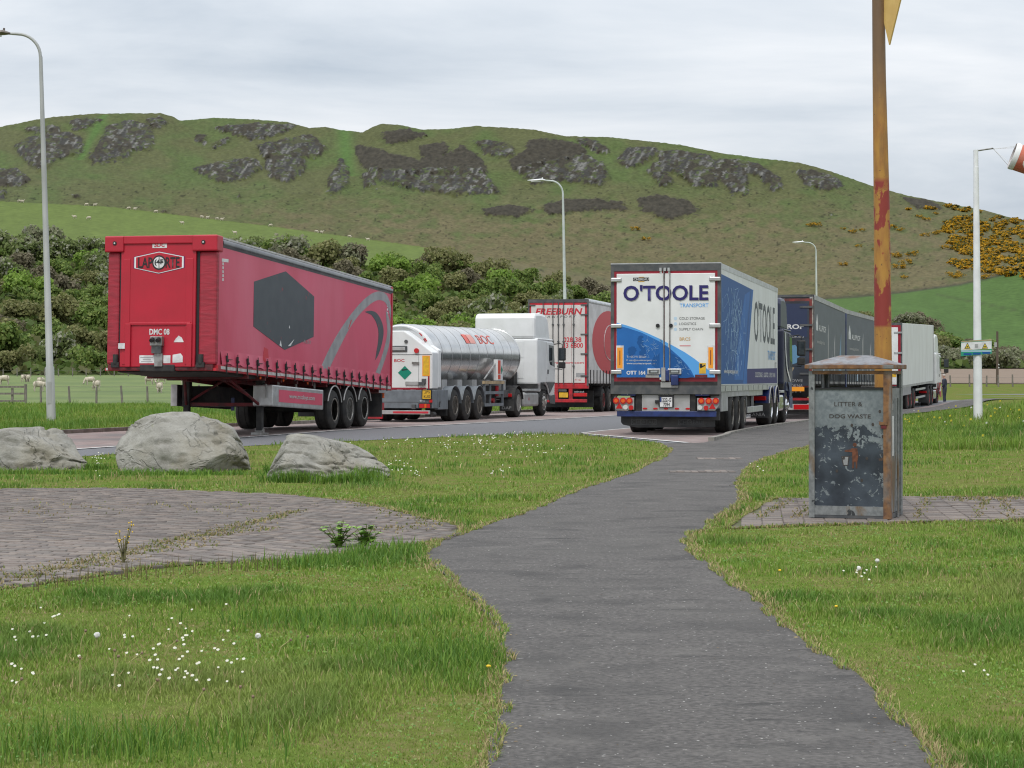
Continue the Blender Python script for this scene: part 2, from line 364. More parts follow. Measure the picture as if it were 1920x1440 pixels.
# ------------------------------------------------------------------ block paving
m_brk = M('paving_block', (.215, .165, .155), .9, attr=True, c2=(.70, .70, .70), ns=14, lo=.35, hi=.75, b=.4, bs=70)
m_joint = M('sandy_joint', (.14, .125, .085), 1, c2=(.07, .09, .03), ns=6, b=.5, bs=40)
m_brks = [M('paving_block_%d' % i, c, .9, c2=tuple(k_*.72 for k_ in c), ns=14, lo=.35, hi=.75, b=.4, bs=70) for i, c in enumerate([(.200, .166, .146), (.172, .150, .134), (.225, .190, .166), (.150, .128, .116)])]
def paving(name, poly, cells, zt, nmax=300):
    """cells: (x, y, rot, lx, ly). The largest in view become bricks of their own, the rest one mesh"""
    o = sheet(name, poly, m_joint, .004)
    cells = [c for c in cells]; xs = np.array([c[0] for c in cells]); ys = np.array([c[1] for c in cells])
    vis = (np.abs(xs/ys) < .25)
    order = np.argsort(np.where(vis, ys, ys+1000)); big = set(order[:nmax].tolist())
    cache = {}; V = []; F = []; C = []
    pal = np.array([(.200, .166, .146), (.172, .150, .134), (.225, .190, .166), (.150, .128, .116)])
    for i, (x, y, a, lx, ly) in enumerate(cells):
        h = zt + random.uniform(-.005, .006)
        if i in big:
            k_ = (round(lx, 3), round(ly, 3), random.randrange(4))
            if k_ not in cache:
                b_ = .006; X, Y = lx/2, ly/2; m_ = MB()
                m_.add([(-X,-Y,-.03),(X,-Y,-.03),(X,Y,-.03),(-X,Y,-.03),(-X,-Y,-b_),(X,-Y,-b_),(X,Y,-b_),(-X,Y,-b_),(-X+b_,-Y+b_,0),(X-b_,-Y+b_,0),(X-b_,Y-b_,0),(-X+b_,Y-b_,0)],
                       [(8,9,10,11)]+[(j, (j+1) % 4, 4+(j+1) % 4, 4+j) for j in range(4)]+[(4+j, 4+(j+1) % 4, 8+(j+1) % 4, 8+j) for j in range(4)])
                cache[k_] = m_.mesh('brick', m_brks[k_[2]])
            q = link('brick', cache[k_], o); q.location = (x, y, h); q.rotation_euler = (random.gauss(0, .012), random.gauss(0, .012), a)
        else:
            c_, s_ = math.cos(a), math.sin(a); n = len(V)
            for zz in (-.03, 0):
                for sx, sy in ((-1,-1),(1,-1),(1,1),(-1,1)):
                    u, w = sx*lx/2, sy*ly/2; V.append((x+u*c_-w*s_, y+u*s_+w*c_, h+zz)); 
            C += [pal[random.randrange(4)]]*8
            F += [(n+4, n+5, n+6, n+7)]+[(n+j, n+(j+1) % 4, n+4+(j+1) % 4, n+4+j) for j in range(4)]
    if V: tag(mesh_np('bricks', V, F, m_brk, o, cols=np.array(C)), kind='stuff')
    return o
PLAZA = smooth_line([gp(*p) for p in [(-260,930),(0,920),(220,918),(450,926),(600,936),(700,950),(790,972),(858,990),(838,1012),(720,1032),(560,1050),(430,1056),(300,1064),(150,1085),(0,1106),(-160,1130)]], 4, True)
DIV = [gp(-200, 1140), gp(0, 1098), gp(480, 985), gp(640, 930), (-1.6, 30)]
cells = []
ca, sa = math.cos(R(-3)), math.sin(R(-3)); 
for j in range(0, 170):
    for i in range(-70, 40):
        x, y = i*.212 + (j % 2)*.106, 13 + j*.112; x, y = x*ca-(y-18)*sa, 18+x*sa+(y-18)*ca
        cells.append((x, y, R(-3), .2, .1, 0))
ra = R(-52); ca, sa = math.cos(ra), math.sin(ra)         # beyond the dividing course the blocks run askew
for j in range(-70, 70):
    for i in range(-45, 45):
        x, y = i*.212 + (j % 2)*.106, j*.112; cells.append((-1.5+x*ca-y*sa, 19+x*sa+y*ca, ra, .2, .1, 1))
xs = np.array([c[0] for c in cells]); ys = np.array([c[1] for c in cells]); reg = np.array([c[5] for c in cells])
dy = np.array([p[1] for p in DIV]); dx = np.array([p[0] for p in DIV]); right = xs > np.interp(ys, dy, dx)
ok = inside(PLAZA, xs, ys) & (right == (reg == 1)) & (polydist(PLAZA, xs, ys) > .05)
paving('brick_paving', PLAZA, [cells[i][:5] for i in np.where(ok)[0]], .022)
BINPAD = [gp(1362, 992), gp(1400, 966), gp(1450, 937), gp(1700, 934), (8.5, 24.6), (8.5, 20.9), gp(1920, 977), gp(1700, 981), gp(1520, 986)]
cells = []
for j in range(60):
    for i in range(40): cells.append((1.6+i*.208+j*.012, 19.3+j*.104, 0, .2, .098))
ok = inside(BINPAD, np.array([c[0] for c in cells]), np.array([c[1] for c in cells])) & (polydist(BINPAD, np.array([c[0] for c in cells]), np.array([c[1] for c in cells])) > .04)
paving('brick_paving', BINPAD, [cells[i] for i in np.where(ok)[0]], .020)
for (a, b_, rows) in (((1308, 861), (1402, 862), 2), ((1255, 886), (1386, 887), 2)):       # courses of blocks let into the path
    A, B = gp(*a), gp(*b_); n_ = int((B[0]-A[0])/.108); cc = []
    for k_ in range(rows):
        for i in range(n_): cc.append((A[0]+(i+.5)*.108, A[1]+k_*.21, 0, .1, .2))
    paving('brick_course', [(A[0], A[1]-.11), (B[0], B[1]-.11), (B[0], B[1]+.32), (A[0], A[1]+.32)], cc, .018)
# ------------------------------------------------------------------ hillside
CREST = [(-900,420),(-400,300),(0,238),(60,226),(100,219),(180,213),(300,212),(322,218),(338,226),(400,221),(480,224),(540,229),(580,240),(610,238),(640,244),(680,248),(698,238),(715,232),(750,234),(790,243),(840,242),(890,236),(960,240),(1000,243),(1060,255),(1140,257),(1200,263),(1280,272),(1350,287),(1420,296),(1500,305),(1560,322),(1640,350),(1700,366),(1760,378),(1850,395),(1920,415),(2300,520),(2800,600)]
R2 = [(-900,360),(0,378),(200,388),(500,424),(780,462),(900,482),(1140,520),(1400,556),(1480,565),(1600,558),(1700,548),(1800,534),(1920,506),(2300,470),(2800,500)]
R1 = [(-900,440),(0,478),(300,492),(500,490),(700,498),(860,506),(1000,538),(1140,566),(1480,612),(1700,610),(1740,616),(1790,640),(1850,672),(1920,684),(2300,686),(2800,690)]
R0 = [(-900,708),(0,706),(400,706),(1140,702),(1500,696),(1700,692),(1920,690),(2800,690)]
def col_(tab, u): return np.interp(u, [p[0] for p in tab], [p[1] for p in tab])
US = np.unique(np.concatenate([np.arange(-900, -40, 40.0), np.arange(-40, 1980, 2.6), np.arange(1980, 2801, 40.0)]))
TS = np.concatenate([np.linspace(0, 1, 25)[:-1], 1+np.linspace(0, 1, 30)[:-1], 2+np.linspace(0, 1, 180)[:-1], 3+np.linspace(0, 1, 8)])
def hill_py(u, t):
    a, b_, c_, d_ = col_(R0, u), col_(R1, u), col_(R2, u), col_(CREST, u)
    k_ = np.clip(t-2, 0, 1); k_ = k_**.93
    return np.where(t < 1, lerp(a, b_, np.clip(t, 0, 1)), np.where(t < 2, lerp(b_, c_, np.clip(t-1, 0, 1)), lerp(c_, d_, k_)))
def hill_Y(u, t): return np.interp(t, [0, 1, 2, 3, 4], [220, 330, 640, 980, 1500]) + np.where(t <= 1, np.clip((u-1400)/400, 0, 1)*40, 40*np.clip((u-1400)/400, 0, 1)*np.clip(2-t, 0, 1))
def hill_pt(u, t):
    u = np.asarray(u, float); t = np.asarray(t, float); Y = hill_Y(u, t); py = hill_py(u, t)
    z = EYE+(HOR-py)/FOC*Y
    zc_ = EYE+(HOR-col_(CREST, u))/FOC*980
    b_ = np.clip(t-3, 0, 1); z = np.where(t > 3, zc_ - 10*b_ - 90*b_*b_, z)
    return (u-960)/FOC*Y, Y, z
uu, tt = np.meshgrid(US, TS); hx, hy, hz = hill_pt(uu, tt); py = hill_py(uu, tt)
wx = uu + 16*(fbm(uu/14, py/10, 3, 11)-.5); wy = py + 13*(fbm(uu/14, py/10, 3, 12)-.5)
ROCK = [[(25,275),(60,258),(130,250),(155,262),(150,290),(110,300),(80,322),(50,305)],[(47,240),(113,238),(110,252),(50,249)],[(130,228),(160,222),(192,225),(165,240),(138,246)],
 [(165,300),(190,262),(205,235),(245,227),(280,235),(288,262),(280,283),(248,282),(240,298),(180,306)],[(275,225),(300,220),(316,232),(300,240),(288,246)],[(-40,322),(30,318),(58,338),(40,350),(-40,352)],[(-40,358),(14,358),(4,374),(-40,374)],
 [(400,242),(430,235),(480,232),(557,234),(540,246),(500,261),(460,261),(440,253)],[(482,277),(530,265),(580,252),(600,268),(612,280),(590,300),(560,295),(520,302),(490,292)],
 [(500,300),(545,292),(573,300),(570,325),(540,344),(510,336),(497,315)],[(361,318),(400,310),(440,299),(482,299),(491,318),(465,336),(415,343),(380,331)],[(366,255),(388,255),(386,268),(370,266)],[(392,275),(430,258),(433,266),(400,280)],
 [(614,340),(628,318),(640,296),(654,325),(653,350),(619,368)],[(690,318),(760,322),(860,318),(905,322),(939,362),(900,363),(850,367),(800,360),(760,354),(710,341)],[(680,330),(695,321),(705,350),(682,351)],
 [(889,265),(920,265),(962,274),(963,293),(930,297),(905,286)],[(965,318),(1000,312),(1050,300),(1100,292),(1130,310),(1144,335),(1125,348),(1085,343),(1050,341),(1000,346)],[(1077,259),(1110,261),(1141,279),(1144,291),(1115,286)],
 [(1157,302),(1180,277),(1231,277),(1226,296),(1190,314),(1165,311)],[(1234,285),(1260,281),(1331,291),(1347,350),(1300,353),(1285,336),(1240,316)],[(1212,322),(1230,304),(1264,345),(1240,351)],[(1330,299),(1370,299),(1402,330),(1402,366),(1370,363),(1340,331)],
 [(1370,299),(1420,307),(1461,334),(1470,351),(1445,360),(1420,331),(1385,323)],[(1490,322),(1520,317),(1571,334),(1580,351),(1545,359),(1510,346)],[(135,366),(150,366),(150,372),(138,372)],[(440,368),(452,366),(452,372)],[(1555,405),(1562,404),(1562,410)]]
HEATH = [[(666,274),(700,278),(740,290),(792,302),(788,274),(836,268),(840,284),(812,302),(868,273),(902,298),(917,325),(860,330),(760,330),(690,322),(672,302)],[(714,248),(760,242),(804,255),(770,263),(735,271),(718,259)],
 [(955,300),(984,284),(989,264),(1030,261),(1082,267),(1102,286),(1050,306),(1000,316),(962,322)],[(905,392),(960,386),(1000,393),(968,410),(910,402)],[(1012,388),(1060,374),(1130,374),(1176,383),(1176,396),(1100,396),(1030,404)],
 [(1193,372),(1230,366),(1282,374),(1312,395),(1290,406),(1250,413),(1210,396)],[(1690,370),(1740,374),(1772,392),(1720,392)],[(482,277),(505,268),(520,290),(500,300)],[(300,395),(316,392),(314,400)]]
rock = np.zeros(uu.shape, bool); heath = np.zeros(uu.shape, bool); soft = np.zeros(uu.shape); sr_ = np.zeros(uu.shape); sh_ = np.zeros(uu.shape)
up = (tt > 2) & (tt < 3.02)
for k_ in range(6):
    a_ = 8+k_*5; wx = uu + a_*(fbm(uu/12, py/9, 3, 11+k_*7)-.5); wy = py + a_*.8*(fbm(uu/12, py/9, 3, 12+k_*7)-.5); qr = np.zeros(uu.shape, bool); qh = np.zeros(uu.shape, bool)
    for p in ROCK: qr |= inside(p, wx, wy)
    for p in HEATH: qh |= inside(p, wx, wy)
    sr_ += qr/6.; sh_ += qh/6.
dith = fbm(uu/6+py/11, py/5, 3, 140)
rock = (sr_ > .12+1.1*np.clip(dith-.22, 0, 1)) & up; heath = (sh_ > .10+1.25*np.clip(fbm(uu/8, py/4, 3, 141)-.2, 0, 1)) & up & ~rock
topdark = rock & (fbm(uu/9, py/7, 3, 21) > .56)            # heather on ledges
for k_ in range(5):
    sx_ = uu + 26*(fbm(uu/9, py/7, 2, 110+k_)-.5); sy_ = py + 16*(fbm(uu/9, py/7, 2, 120+k_)-.5); q = np.zeros(uu.shape, bool)
    for p in ROCK+HEATH: q |= inside(p, sx_, sy_)
    soft += q/5.
soft *= up
ledge = rock & (fbm(uu/16+py/20, py/5, 3, 130) > .60)       # grassy ledges break the faces
rock &= ~ledge; rf = np.clip(sr_*1.25-.12, 0, 1)*up; hfz = np.clip(sh_*1.2-.1, 0, 1)*up
# relief: crags stand out of the slope, broken by inclined joints
jr = fbm(uu/5+py/8, py/24-uu/60, 5, 31, .6); jr2 = np.abs(fbm(uu/5+py/12, py/22, 3, 32)-.5)*2
gu = fbm(uu/60, py/40, 4, 41)-.5
dr = rf*(-2.5 - 8*(jr-.5) + 2.5*jr2) + np.where(up, 20*gu, 0)*np.clip((tt-2)*5, 0, 1)*np.clip((3-tt)*8, 0, 1) + hfz*(-2.0+3*(fbm(uu/3, py/3, 2, 51)-.5))
dr += np.where((tt > 1) & (tt < 2), 6*(fbm(uu/90, tt*4, 3, 61)-.5)*np.clip((tt-1)*4, 0, 1)*np.clip((2-tt)*4, 0, 1), 0)
hy2 = hy + dr; hx2 = hx*hy2/hy; hz2 = EYE+(hz-EYE)*np.where(tt > 3, 1, hy2/hy) + np.where(up, rf*1.0+ hfz*.6, 0)*np.clip((3-tt)*10, 0, 1)
hz2 += np.where((tt > 2), .5*(fbm(uu/5, py/4, 2, 71)-.5), 0)
# colours of the ground cover
n_a = fbm(uu/70, py/30, 5, 81)[..., None]; n_b = fbm(uu/22, py/9, 4, 82)[..., None]; n_c = fbm(uu/4, py/3, 2, 83)[..., None]
low = np.clip((py-330)/150, 0, 1)[..., None]
olive = np.array((.092, .099, .040)); green = np.array((.080, .112, .035)); tan = np.array((.135, .112, .060)); field = np.array((.118, .160, .038)); vivid = np.array((.072, .130, .032)); scrubg = np.array((.070, .095, .028))
cc = olive*(1-.0*low) + 0*n_a
cc = lerp(cc, green, np.clip((n_a-.42)*4, 0, 1)*(1-low*.6))
cc = lerp(cc, tan, np.clip((n_b*.7+n_a*.3-.52+.26*low)*3.2, 0, .85)*np.clip(low*1.5+.1, 0, 1)*np.clip((uu[..., None]+200)/700, .25, 1))
gul = np.maximum(np.exp(-((uu-(185+(py-235)*-.55))/9)**2)*((py > 215) & (py < 300)), np.exp(-((uu-(645+(py-250)*.1))/16)**2)*((py > 240) & (py < 330)))[..., None]
cc = lerp(cc, np.array((.075, .145, .035)), np.clip(gul, 0, 1)*.8)
cc = cc*(.80+.4*n_c)
spots = (fbm(uu/5.5, py/3.2, 2, 85) > .79)[..., None]; cc = np.where(spots & (low > .1), cc*.45, cc)
fld = ((tt >= 1) & (tt <= 2))[..., None]
lf = lerp(field, vivid, np.clip((uu-1000)/300, 0, 1)[..., None])*(.88+.24*n_b)*(.93+.14*n_c)
cc = np.where(fld & ((uu < 800+70*(2-tt)+14*(n_c[..., 0]-.5)) | (uu > 1460))[..., None], lf, cc)
track = np.exp(-((py-(552+(uu-1755)*.20))/2.0)**2)*((uu > 1755) & fld[..., 0]); cc = lerp(cc, np.array((.06, .085, .03)), track[..., None]*.8)
wall = np.exp(-((tt-2.0)/.018)**2)*(uu > 1470)*.75; cc = lerp(cc, np.array((.05, .05, .035)), wall[..., None])
cc = np.where((tt < 1)[..., None], scrubg*(.7+.6*n_b), cc)
rk = lerp(np.array((.046, .044, .040)), np.array((.185, .180, .168)), np.clip((jr[..., None]-.45)*3.6, 0, 1))
rk = np.where((jr2 < .05)[..., None], np.array((.048, .046, .043)), rk)
rk = np.where((fbm(uu/6, py/4, 2, 91) > .70)[..., None], np.array((.07, .09, .035)), rk)
cc = lerp(cc, np.array((.058, .060, .032)), (soft*.8)[..., None]); cc = np.where(rock[..., None], rk, cc); he = np.array((.048, .042, .031))*(.55+.9*n_c)
cc = np.where((heath | topdark)[..., None], he, cc)
hid = np.arange(uu.size).reshape(uu.shape)
hf = np.stack([hid[:-1, :-1], hid[:-1, 1:], hid[1:, 1:], hid[1:, :-1]], -1).reshape(-1, 4)
m_hill = M('hillside_cover', (1, 1, 1), .95, attr=True, c2=(.62, .64, .6), ns=.55, lo=.3, hi=.7, b=.9, bs=.8, spec=.1)
hills = mesh_np('hills', np.stack([hx2, hy2, hz2], -1).reshape(-1, 3), hf, m_hill, cols=cc.reshape(-1, 3)); tag(hills, kind='structure')
# far ground to the horizon, under and behind the hills, and the ploughed field on the plain
m_far = M('far_pasture', (.07, .10, .03), 1, c2=(.10, .11, .05), ns=.02)
far = mesh_np('terrain', [(-5000, 200, -1.5), (5000, 200, -1.5), (5000, 7000, -1.5), (-5000, 7000, -1.5)], [(0, 1, 2, 3)], m_far); tag(far, kind='structure')
near_t = mesh_np('terrain', [(-2500, -300, -1.6), (2500, -300, -1.6), (2500, 201, -1.6), (-2500, 201, -1.6)], [(0, 1, 2, 3)], m_far); tag(near_t, kind='structure')
m_plough = M('ploughed_soil', (.20, .148, .105), .95, c2=(.16, .115, .08), ns=1.2, b=.5, bs=3, stretch=(.3, 3, 1))
sheet('ploughed_field', [(26, 176), (60, 171), (150, 172), (150, 259), (60, 258), (30, 254), (27, 215)], m_plough, .06)
# ------------------------------------------------------------------ vehicle materials
m_red = M('red_trailer_paint', (.44, .008, .028), .45, c2=(.37, .009, .024), ns=2, lo=.3, hi=.7)
m_curt = M('faded_red_curtain', (.58, .070, .130), .55, c2=(.49, .055, .098), ns=1.2, lo=.35, hi=.7, b=.8, bs=1.8, stretch=(1, .7, .3))
mulc(m_curt, (.60, .135, .20), .7, .5, .8, stretch=(1, .5, .25))
m_curt2 = M('wrapped_red_curtain', (.33, .018, .036), .55, c2=(.26, .016, .03), ns=3, b=.5, bs=3, stretch=(1, 1, 5))
m_dkred = M('dark_red_chassis', (.15, .010, .015), .6, c2=(.06, .010, .012), ns=5)
m_blk = M('black_rubber', (.012, .012, .013), .75, c2=(.03, .028, .026), ns=6)
m_tyre = M('tyre_rubber', (.016, .016, .016), .85, c2=(.035, .033, .030), ns=5, b=.2, bs=50)
m_steel = M('dull_steel', (.34, .34, .33), .42, .7, c2=(.22, .21, .20), ns=8)
m_rim = M('silver_rim', (.50, .49, .47), .4, .5, c2=(.30, .28, .25), ns=9)
m_rimd = M('dirty_rim', (.34, .31, .27), .6, .2, c2=(.16, .14, .12), ns=7)
m_rimr = M('red_rim', (.30, .03, .03), .5, c2=(.12, .03, .03), ns=7)
m_chrome = M('chrome', (.72, .73, .75), .16, 1.0, c2=(.6, .61, .63), ns=4)
m_rail = M('dark_cant_rail', (.075, .08, .09), .25, .6, c2=(.12, .125, .13), ns=2)
m_silver = M('silver_tape', (.50, .49, .48), .5, c2=(.33, .31, .30), ns=7, lo=.4, hi=.75)
m_white = M('white_paint', (.70, .71, .71), .35, c2=(.60, .61, .60), ns=2.2, lo=.35, hi=.8, coat=.2)
m_whited = M('grubby_white_panel', (.66, .67, .66), .45, c2=(.54, .54, .52), ns=1.5, lo=.4, hi=.8, stretch=(1, 1, .4))
m_sticker = M('white_sticker', (.66, .66, .66), .5, c2=(.5, .5, .5), ns=6)
m_navy = M('navy_print', (.035, .030, .13), .5, spec=.15)
m_dkcab = M('navy_cab_paint', (.014, .018, .045), .45, c2=(.020, .024, .055), ns=3, coat=.1)
m_char = M('charcoal_print', (.042, .052, .062), .55, c2=(.055, .066, .076), ns=3, lo=.3, hi=.7)
mulc(m_char, (.20, .035, .05), 5, .68, .75)
m_greyp = M('grey_print', (.30, .30, .305), .55, c2=(.24, .24, .245), ns=3)
m_dkgrey = M('dark_grey_paint', (.055, .06, .065), .5, c2=(.09, .09, .09), ns=6)
m_grey = M('mid_grey_paint', (.155, .175, .195), .5, c2=(.12, .135, .15), ns=4)
m_lgrey = M('light_grey_panel', (.36, .36, .36), .5, c2=(.27, .27, .26), ns=3)
m_alu = M('aluminium', (.52, .53, .54), .38, .6, c2=(.42, .42, .42), ns=5)
m_orange = M('orange_marker', (.80, .30, .02), .4); m_yell = M('yellow_plate', (.70, .42, .02), .45, c2=(.55, .33, .03), ns=9)
m_lred = M('red_lens', (.45, .012, .015), .15); m_lor = M('amber_lens', (.65, .10, .012), .15); m_lwh = M('clear_lens', (.55, .55, .53), .15)
m_blue = M('blue_print', (.030, .145, .42), .5, spec=.15, c2=(.020, .095, .30), ns=1.2, lo=.35, hi=.7); m_lblue = M('sky_blue_print', (.085, .32, .68), .4)
m_dblue = M('deep_blue_print', (.018, .085, .26), .5, spec=.15); m_chblue = M('blue_chassis', (.016, .035, .15), .4, c2=(.012, .022, .09), ns=5)
m_net = M('pale_network_print', (.26, .42, .62), .45)
m_crim = M('crimson_frame', (.25, .008, .022), .4); m_txtred = M('red_print', (.50, .02, .035), .45); m_gold = M('gold_print', (.52, .30, .07), .4)
m_pale = M('pale_blue_dot', (.45, .58, .70), .4); m_black = M('black_print', (.01, .01, .012), .5)
m_glass = M('dark_cab_glass', (.02, .028, .034), .06, spec=.8)
m_green = M('green_hazard', (.0, .20, .13), .45); m_tank = M('polished_tank_steel', (.66, .66, .65), .20, 1.0, c2=(.55, .55, .54), ns=1.5)
m_wood = M('plain_timber', (.42, .32, .19), .8, c2=(.30, .22, .13), ns=4)
m_slate = M('slate_curtain', (.060, .075, .095), .5, c2=(.048, .062, .08), ns=1.5, b=.2, bs=2, stretch=(1, .5, 1.5))
m_pflap = M('mud_flap', (.022, .024, .026), .7, c2=(.045, .045, .043), ns=4)
m_fwhite = M('freeburn_door_white', (.60, .58, .56), .5, c2=(.46, .43, .41), ns=2.2, lo=.35, hi=.75, stretch=(1, 1, .35))
m_plred = M('bright_red_chassis', (.45, .012, .022), .5, c2=(.25, .012, .018), ns=4)
m_fcurt = M('freeburn_curtain', (.62, .60, .58), .5, c2=(.50, .48, .46), ns=2, b=.2, bs=2)

_wm = {}
def wheel(root, xo, y, z, side=1, r=.50, w=.30, rim='s', name='wheel', twin=False):
    """wheel with its outer face at x = xo; side +1 faces right"""
    key = (r, w, rim)
    if key not in _wm:
        t = MB().lathe([(0, r*.56), (.012, r*.60), (.03, r*.66), (.012, r*.80), (0, r*.86), (-.010, r*.93), (-.035, r*.985), (-.07, r), (-.095, r), (-.10, r-.012), (-.115, r-.012), (-.12, r), (-w+.12, r), (-w+.115, r-.012), (-w+.10, r-.012), (-w+.095, r), (-w+.07, r), (-w+.03, r*.985), (-w, r*.90), (-w, r*.56)], 'x', n=32).mesh('tyre', m_tyre, True)
        mm = {'s': m_rim, 'd': m_rimd, 'c': m_chrome, 'r': m_rimr}[rim]
        if rim == 'f':
            pass
        q = MB()
        if w < .305 and rim in ('c', 's') and r > .505:      # bulged front wheel disc
            q.lathe([(0, r*.59), (.018, r*.585), (.018, r*.55), (-.02, r*.53), (-.03, r*.47), (.03, r*.36), (.05, r*.30), (.05, r*.19), (.10, r*.17), (.11, .001)], 'x', n=28)
        else:
            q.lathe([(0, r*.59), (.018, r*.585), (.018, r*.55), (-.05, r*.53), (-.12, r*.50), (-.14, r*.46), (-.15, r*.33), (-.13, r*.30), (-.13, r*.21), (-.04, r*.19), (-.02, r*.14), (-.02, .001)], 'x', n=28)
        rm = q.mesh('rim', mm, True)
        d = .06 if (w < .305 and rim in ('c', 's') and r > .505) else -.12
        h = MB()
        for i in range(10):
            a = 2*math.pi*i/10; cy, cz = r*.255*math.cos(a), r*.255*math.sin(a); h.cyl((d-.04, cy, cz), (d+.025, cy, cz), .016, n=6)
        hm = h.mesh('wheel_nuts', m_steel)
        g = MB()
        for i in range(10):
            a = 2*math.pi*(i+.5)/10; cy, cz = r*.42*math.cos(a), r*.42*math.sin(a); dd = .012 if d > 0 else -.133; g.cyl((dd-.05, cy, cz), (dd+.004, cy, cz), r*.055, n=8)
        _wm[key] = (t, rm, hm, g.mesh('hand_holes', m_black))
    o = empty(name, (xo, y, z), 0 if side > 0 else math.pi, parent=root)
    for nm, me in zip(('tyre', 'rim', 'wheel_nuts', 'hand_holes'), _wm[key]): link(nm, me, o)
    return o
def fender(root, x0, x1, y, z, r, mat, edge=None, a0=15, a1=165, name='mudguard', th=.012):
    n = 14; m = MB(); o_, i_ = r, r-th
    for k_ in range(n):
        A, B = R(a0+(a1-a0)*k_/n), R(a0+(a1-a0)*(k_+1)/n)
        def q(a, rr, x): return (x, y+rr*math.cos(a), z+rr*math.sin(a))
        m.hexa([q(A, i_, x0), q(A, i_, x1), q(B, i_, x1), q(B, i_, x0), q(A, o_, x0), q(A, o_, x1), q(B, o_, x1), q(B, o_, x0)])
    f = m.build(name, mat, root)
    if edge:
        e_ = MB().tube([(x1+.006, y+(r+.004)*math.cos(R(a0+(a1-a0)*k_/18)), z+(r+.004)*math.sin(R(a0+(a1-a0)*k_/18))) for k_ in range(19)], .017, 6); e_.build('edge_trim', edge, f)
    return f
def flat(root, name, mat, face, plane, pts, th=.004): return MB().plate(face, plane, pts, th).build(name, mat, root)
def vroot(name, X, Y, ang, label, cat, group='lorries and trailers parked in the lay-bys', z=None, slope=None, piv=0.0):
    d = (math.sin(R(ang)), math.cos(R(ang)))
    zz = float(gz(X, Y)) + .01 if z is None else z
    if slope is None: slope = (float(gz(X+12*d[0], Y+12*d[1])) - float(gz(X, Y)))/12
    o = empty(name, (X, Y, zz), -R(ang), math.atan(slope)); o.rotation_mode = 'ZYX' if False else 'XYZ'
    # XYZ euler applies x (pitch) first, then z (heading)
    tag(o, label, cat, group); return o
# ================================================================== red curtain-sided trailer, nose to the camera
TH = 12.7; dx, dyv = math.sin(R(TH)), math.cos(R(TH)); rx_, ry_ = dyv, -dx
X0, Y0 = -6.34 - 1.27*rx_, 44.3 - 1.27*ry_            # nose centre on the ground
PV = 9.8
t = vroot('curtain_trailer', X0+PV*dx, Y0+PV*dyv, TH, 'red uncoupled curtain-sided trailer standing nose-up on landing legs', 'trailer', z=.012, slope=0)
t.rotation_euler = (-.0408, 0, -R(TH))
class Off:                                            # shifts y so the nose is y = 0
    pass
def sh(m):
    m.v = [(x, y-PV, z) for x, y, z in m.v]; return m
def rp(m, name, mat, parent=t, **k): return sh(m).build(name, mat, parent, **k)
HB, HT = 1.12, 3.95
rp(MB().box(-1.25, 1.25, .10, 13.58, HT-.05, HT+.03), 'roof', m_silver)
cur = rp(MB().box(-1.265, 1.262, .16, 13.50, HB+.02, HT-.12), 'curtain_body', m_curt, bevel=.02)
# headboard
head = rp(MB().box(-.92, .80, .0, .15, HB+.05, HT-.02), 'headboard', m_red, bevel=.015)
rp(MB().box(-.86, -.70, -.012, .05, HB+.1, HT-.45).box(.58, .74, -.012, .05, HB+.1, HT-.45), 'headboard_rib', m_red, head, bevel=.008)
rp(MB().box(-.70, .70, -.03, .0, 2.07, 2.13), 'recess_lip', m_red, head, bevel=.01)
rp(MB().box(-.78, -.66, -.05, .0, 1.17, 2.10).box(.62, .74, -.05, .0, 1.17, 2.10), 'recess_post', m_red, head, bevel=.01)
for x0, x1 in ((-1.24, -.96), (.86, 1.26)):
    c = MB(); n = 5
    c.box(x0, x1, .03, .3, HB+.1, HT-.30); rp(c, 'curtain_wrap', m_curt2, bevel=.05)
rp(MB().box(-.96, -.90, .06, .2, HB+.06, HT-.05).box(.80, .86, .06, .2, HB+.06, HT-.05), 'corner_slot', m_black)
rp(MB().box(-1.29, -.85, -.05, .34, HT-.30, HT+.05), 'corner_cap', m_red, bevel=.03); rp(MB().box(.72, 1.29, -.05, .34, HT-.30, HT+.05), 'corner_cap', m_red, bevel=.03)
rp(MB().box(-.86, .73, -.035, .3, HT-.13, HT+.048), 'front_cap_rail', m_red, bevel=.02)
for x in (-1.05, .98): rp(MB().disc('B', -.05, x, HT-.11, .045, .012), 'marker_lamp', m_black); rp(MB().disc('B', -.06, x, HT-.11, .018, .012), 'marker_lens', m_lwh)
bd = rp(MB().rect('B', 0, -.20, .13, 3.73, 3.87, .006), 'maker_badge', m_sticker); o = text(bd, 'SDC', 'B', -PV-.008, -.16, .10, 3.755, 3.845, m_txtred, .02, .25)
hexp = [(-.61, 3.30), (-.61, 3.54), (-.045, 3.65), (.52, 3.54), (.52, 3.30), (-.045, 3.18)]
def sc(p, k, c=(-.045, 3.415)): return [(c[0]+(u-c[0])*k, c[1]+(v-c[1])*k) for u, v in p]
em = rp(MB().plate('B', 0, sc(hexp, 1.03), .004), 'hexagon_emblem', m_navy)
rp(MB().plate('B', -.004, sc(hexp, 1.0), .003), 'emblem_border', m_white, em); rp(MB().plate('B', -.008, sc(hexp, .93), .003), 'emblem_field', m_red, em)
text(em, 'LAP', 'B', -PV-.012, -.52, -.19, 3.30, 3.53, m_black, .02); text(em, 'RTE', 'B', -PV-.012, .11, .43, 3.30, 3.53, m_black, .02)
rp(MB().disc('B', -.012, -.04, 3.415, .158, .003, 28), 'wheel_ring', m_black, em); rp(MB().disc('B', -.016, -.04, 3.415, .125, .003, 28), 'wheel_disc', m_sticker, em)
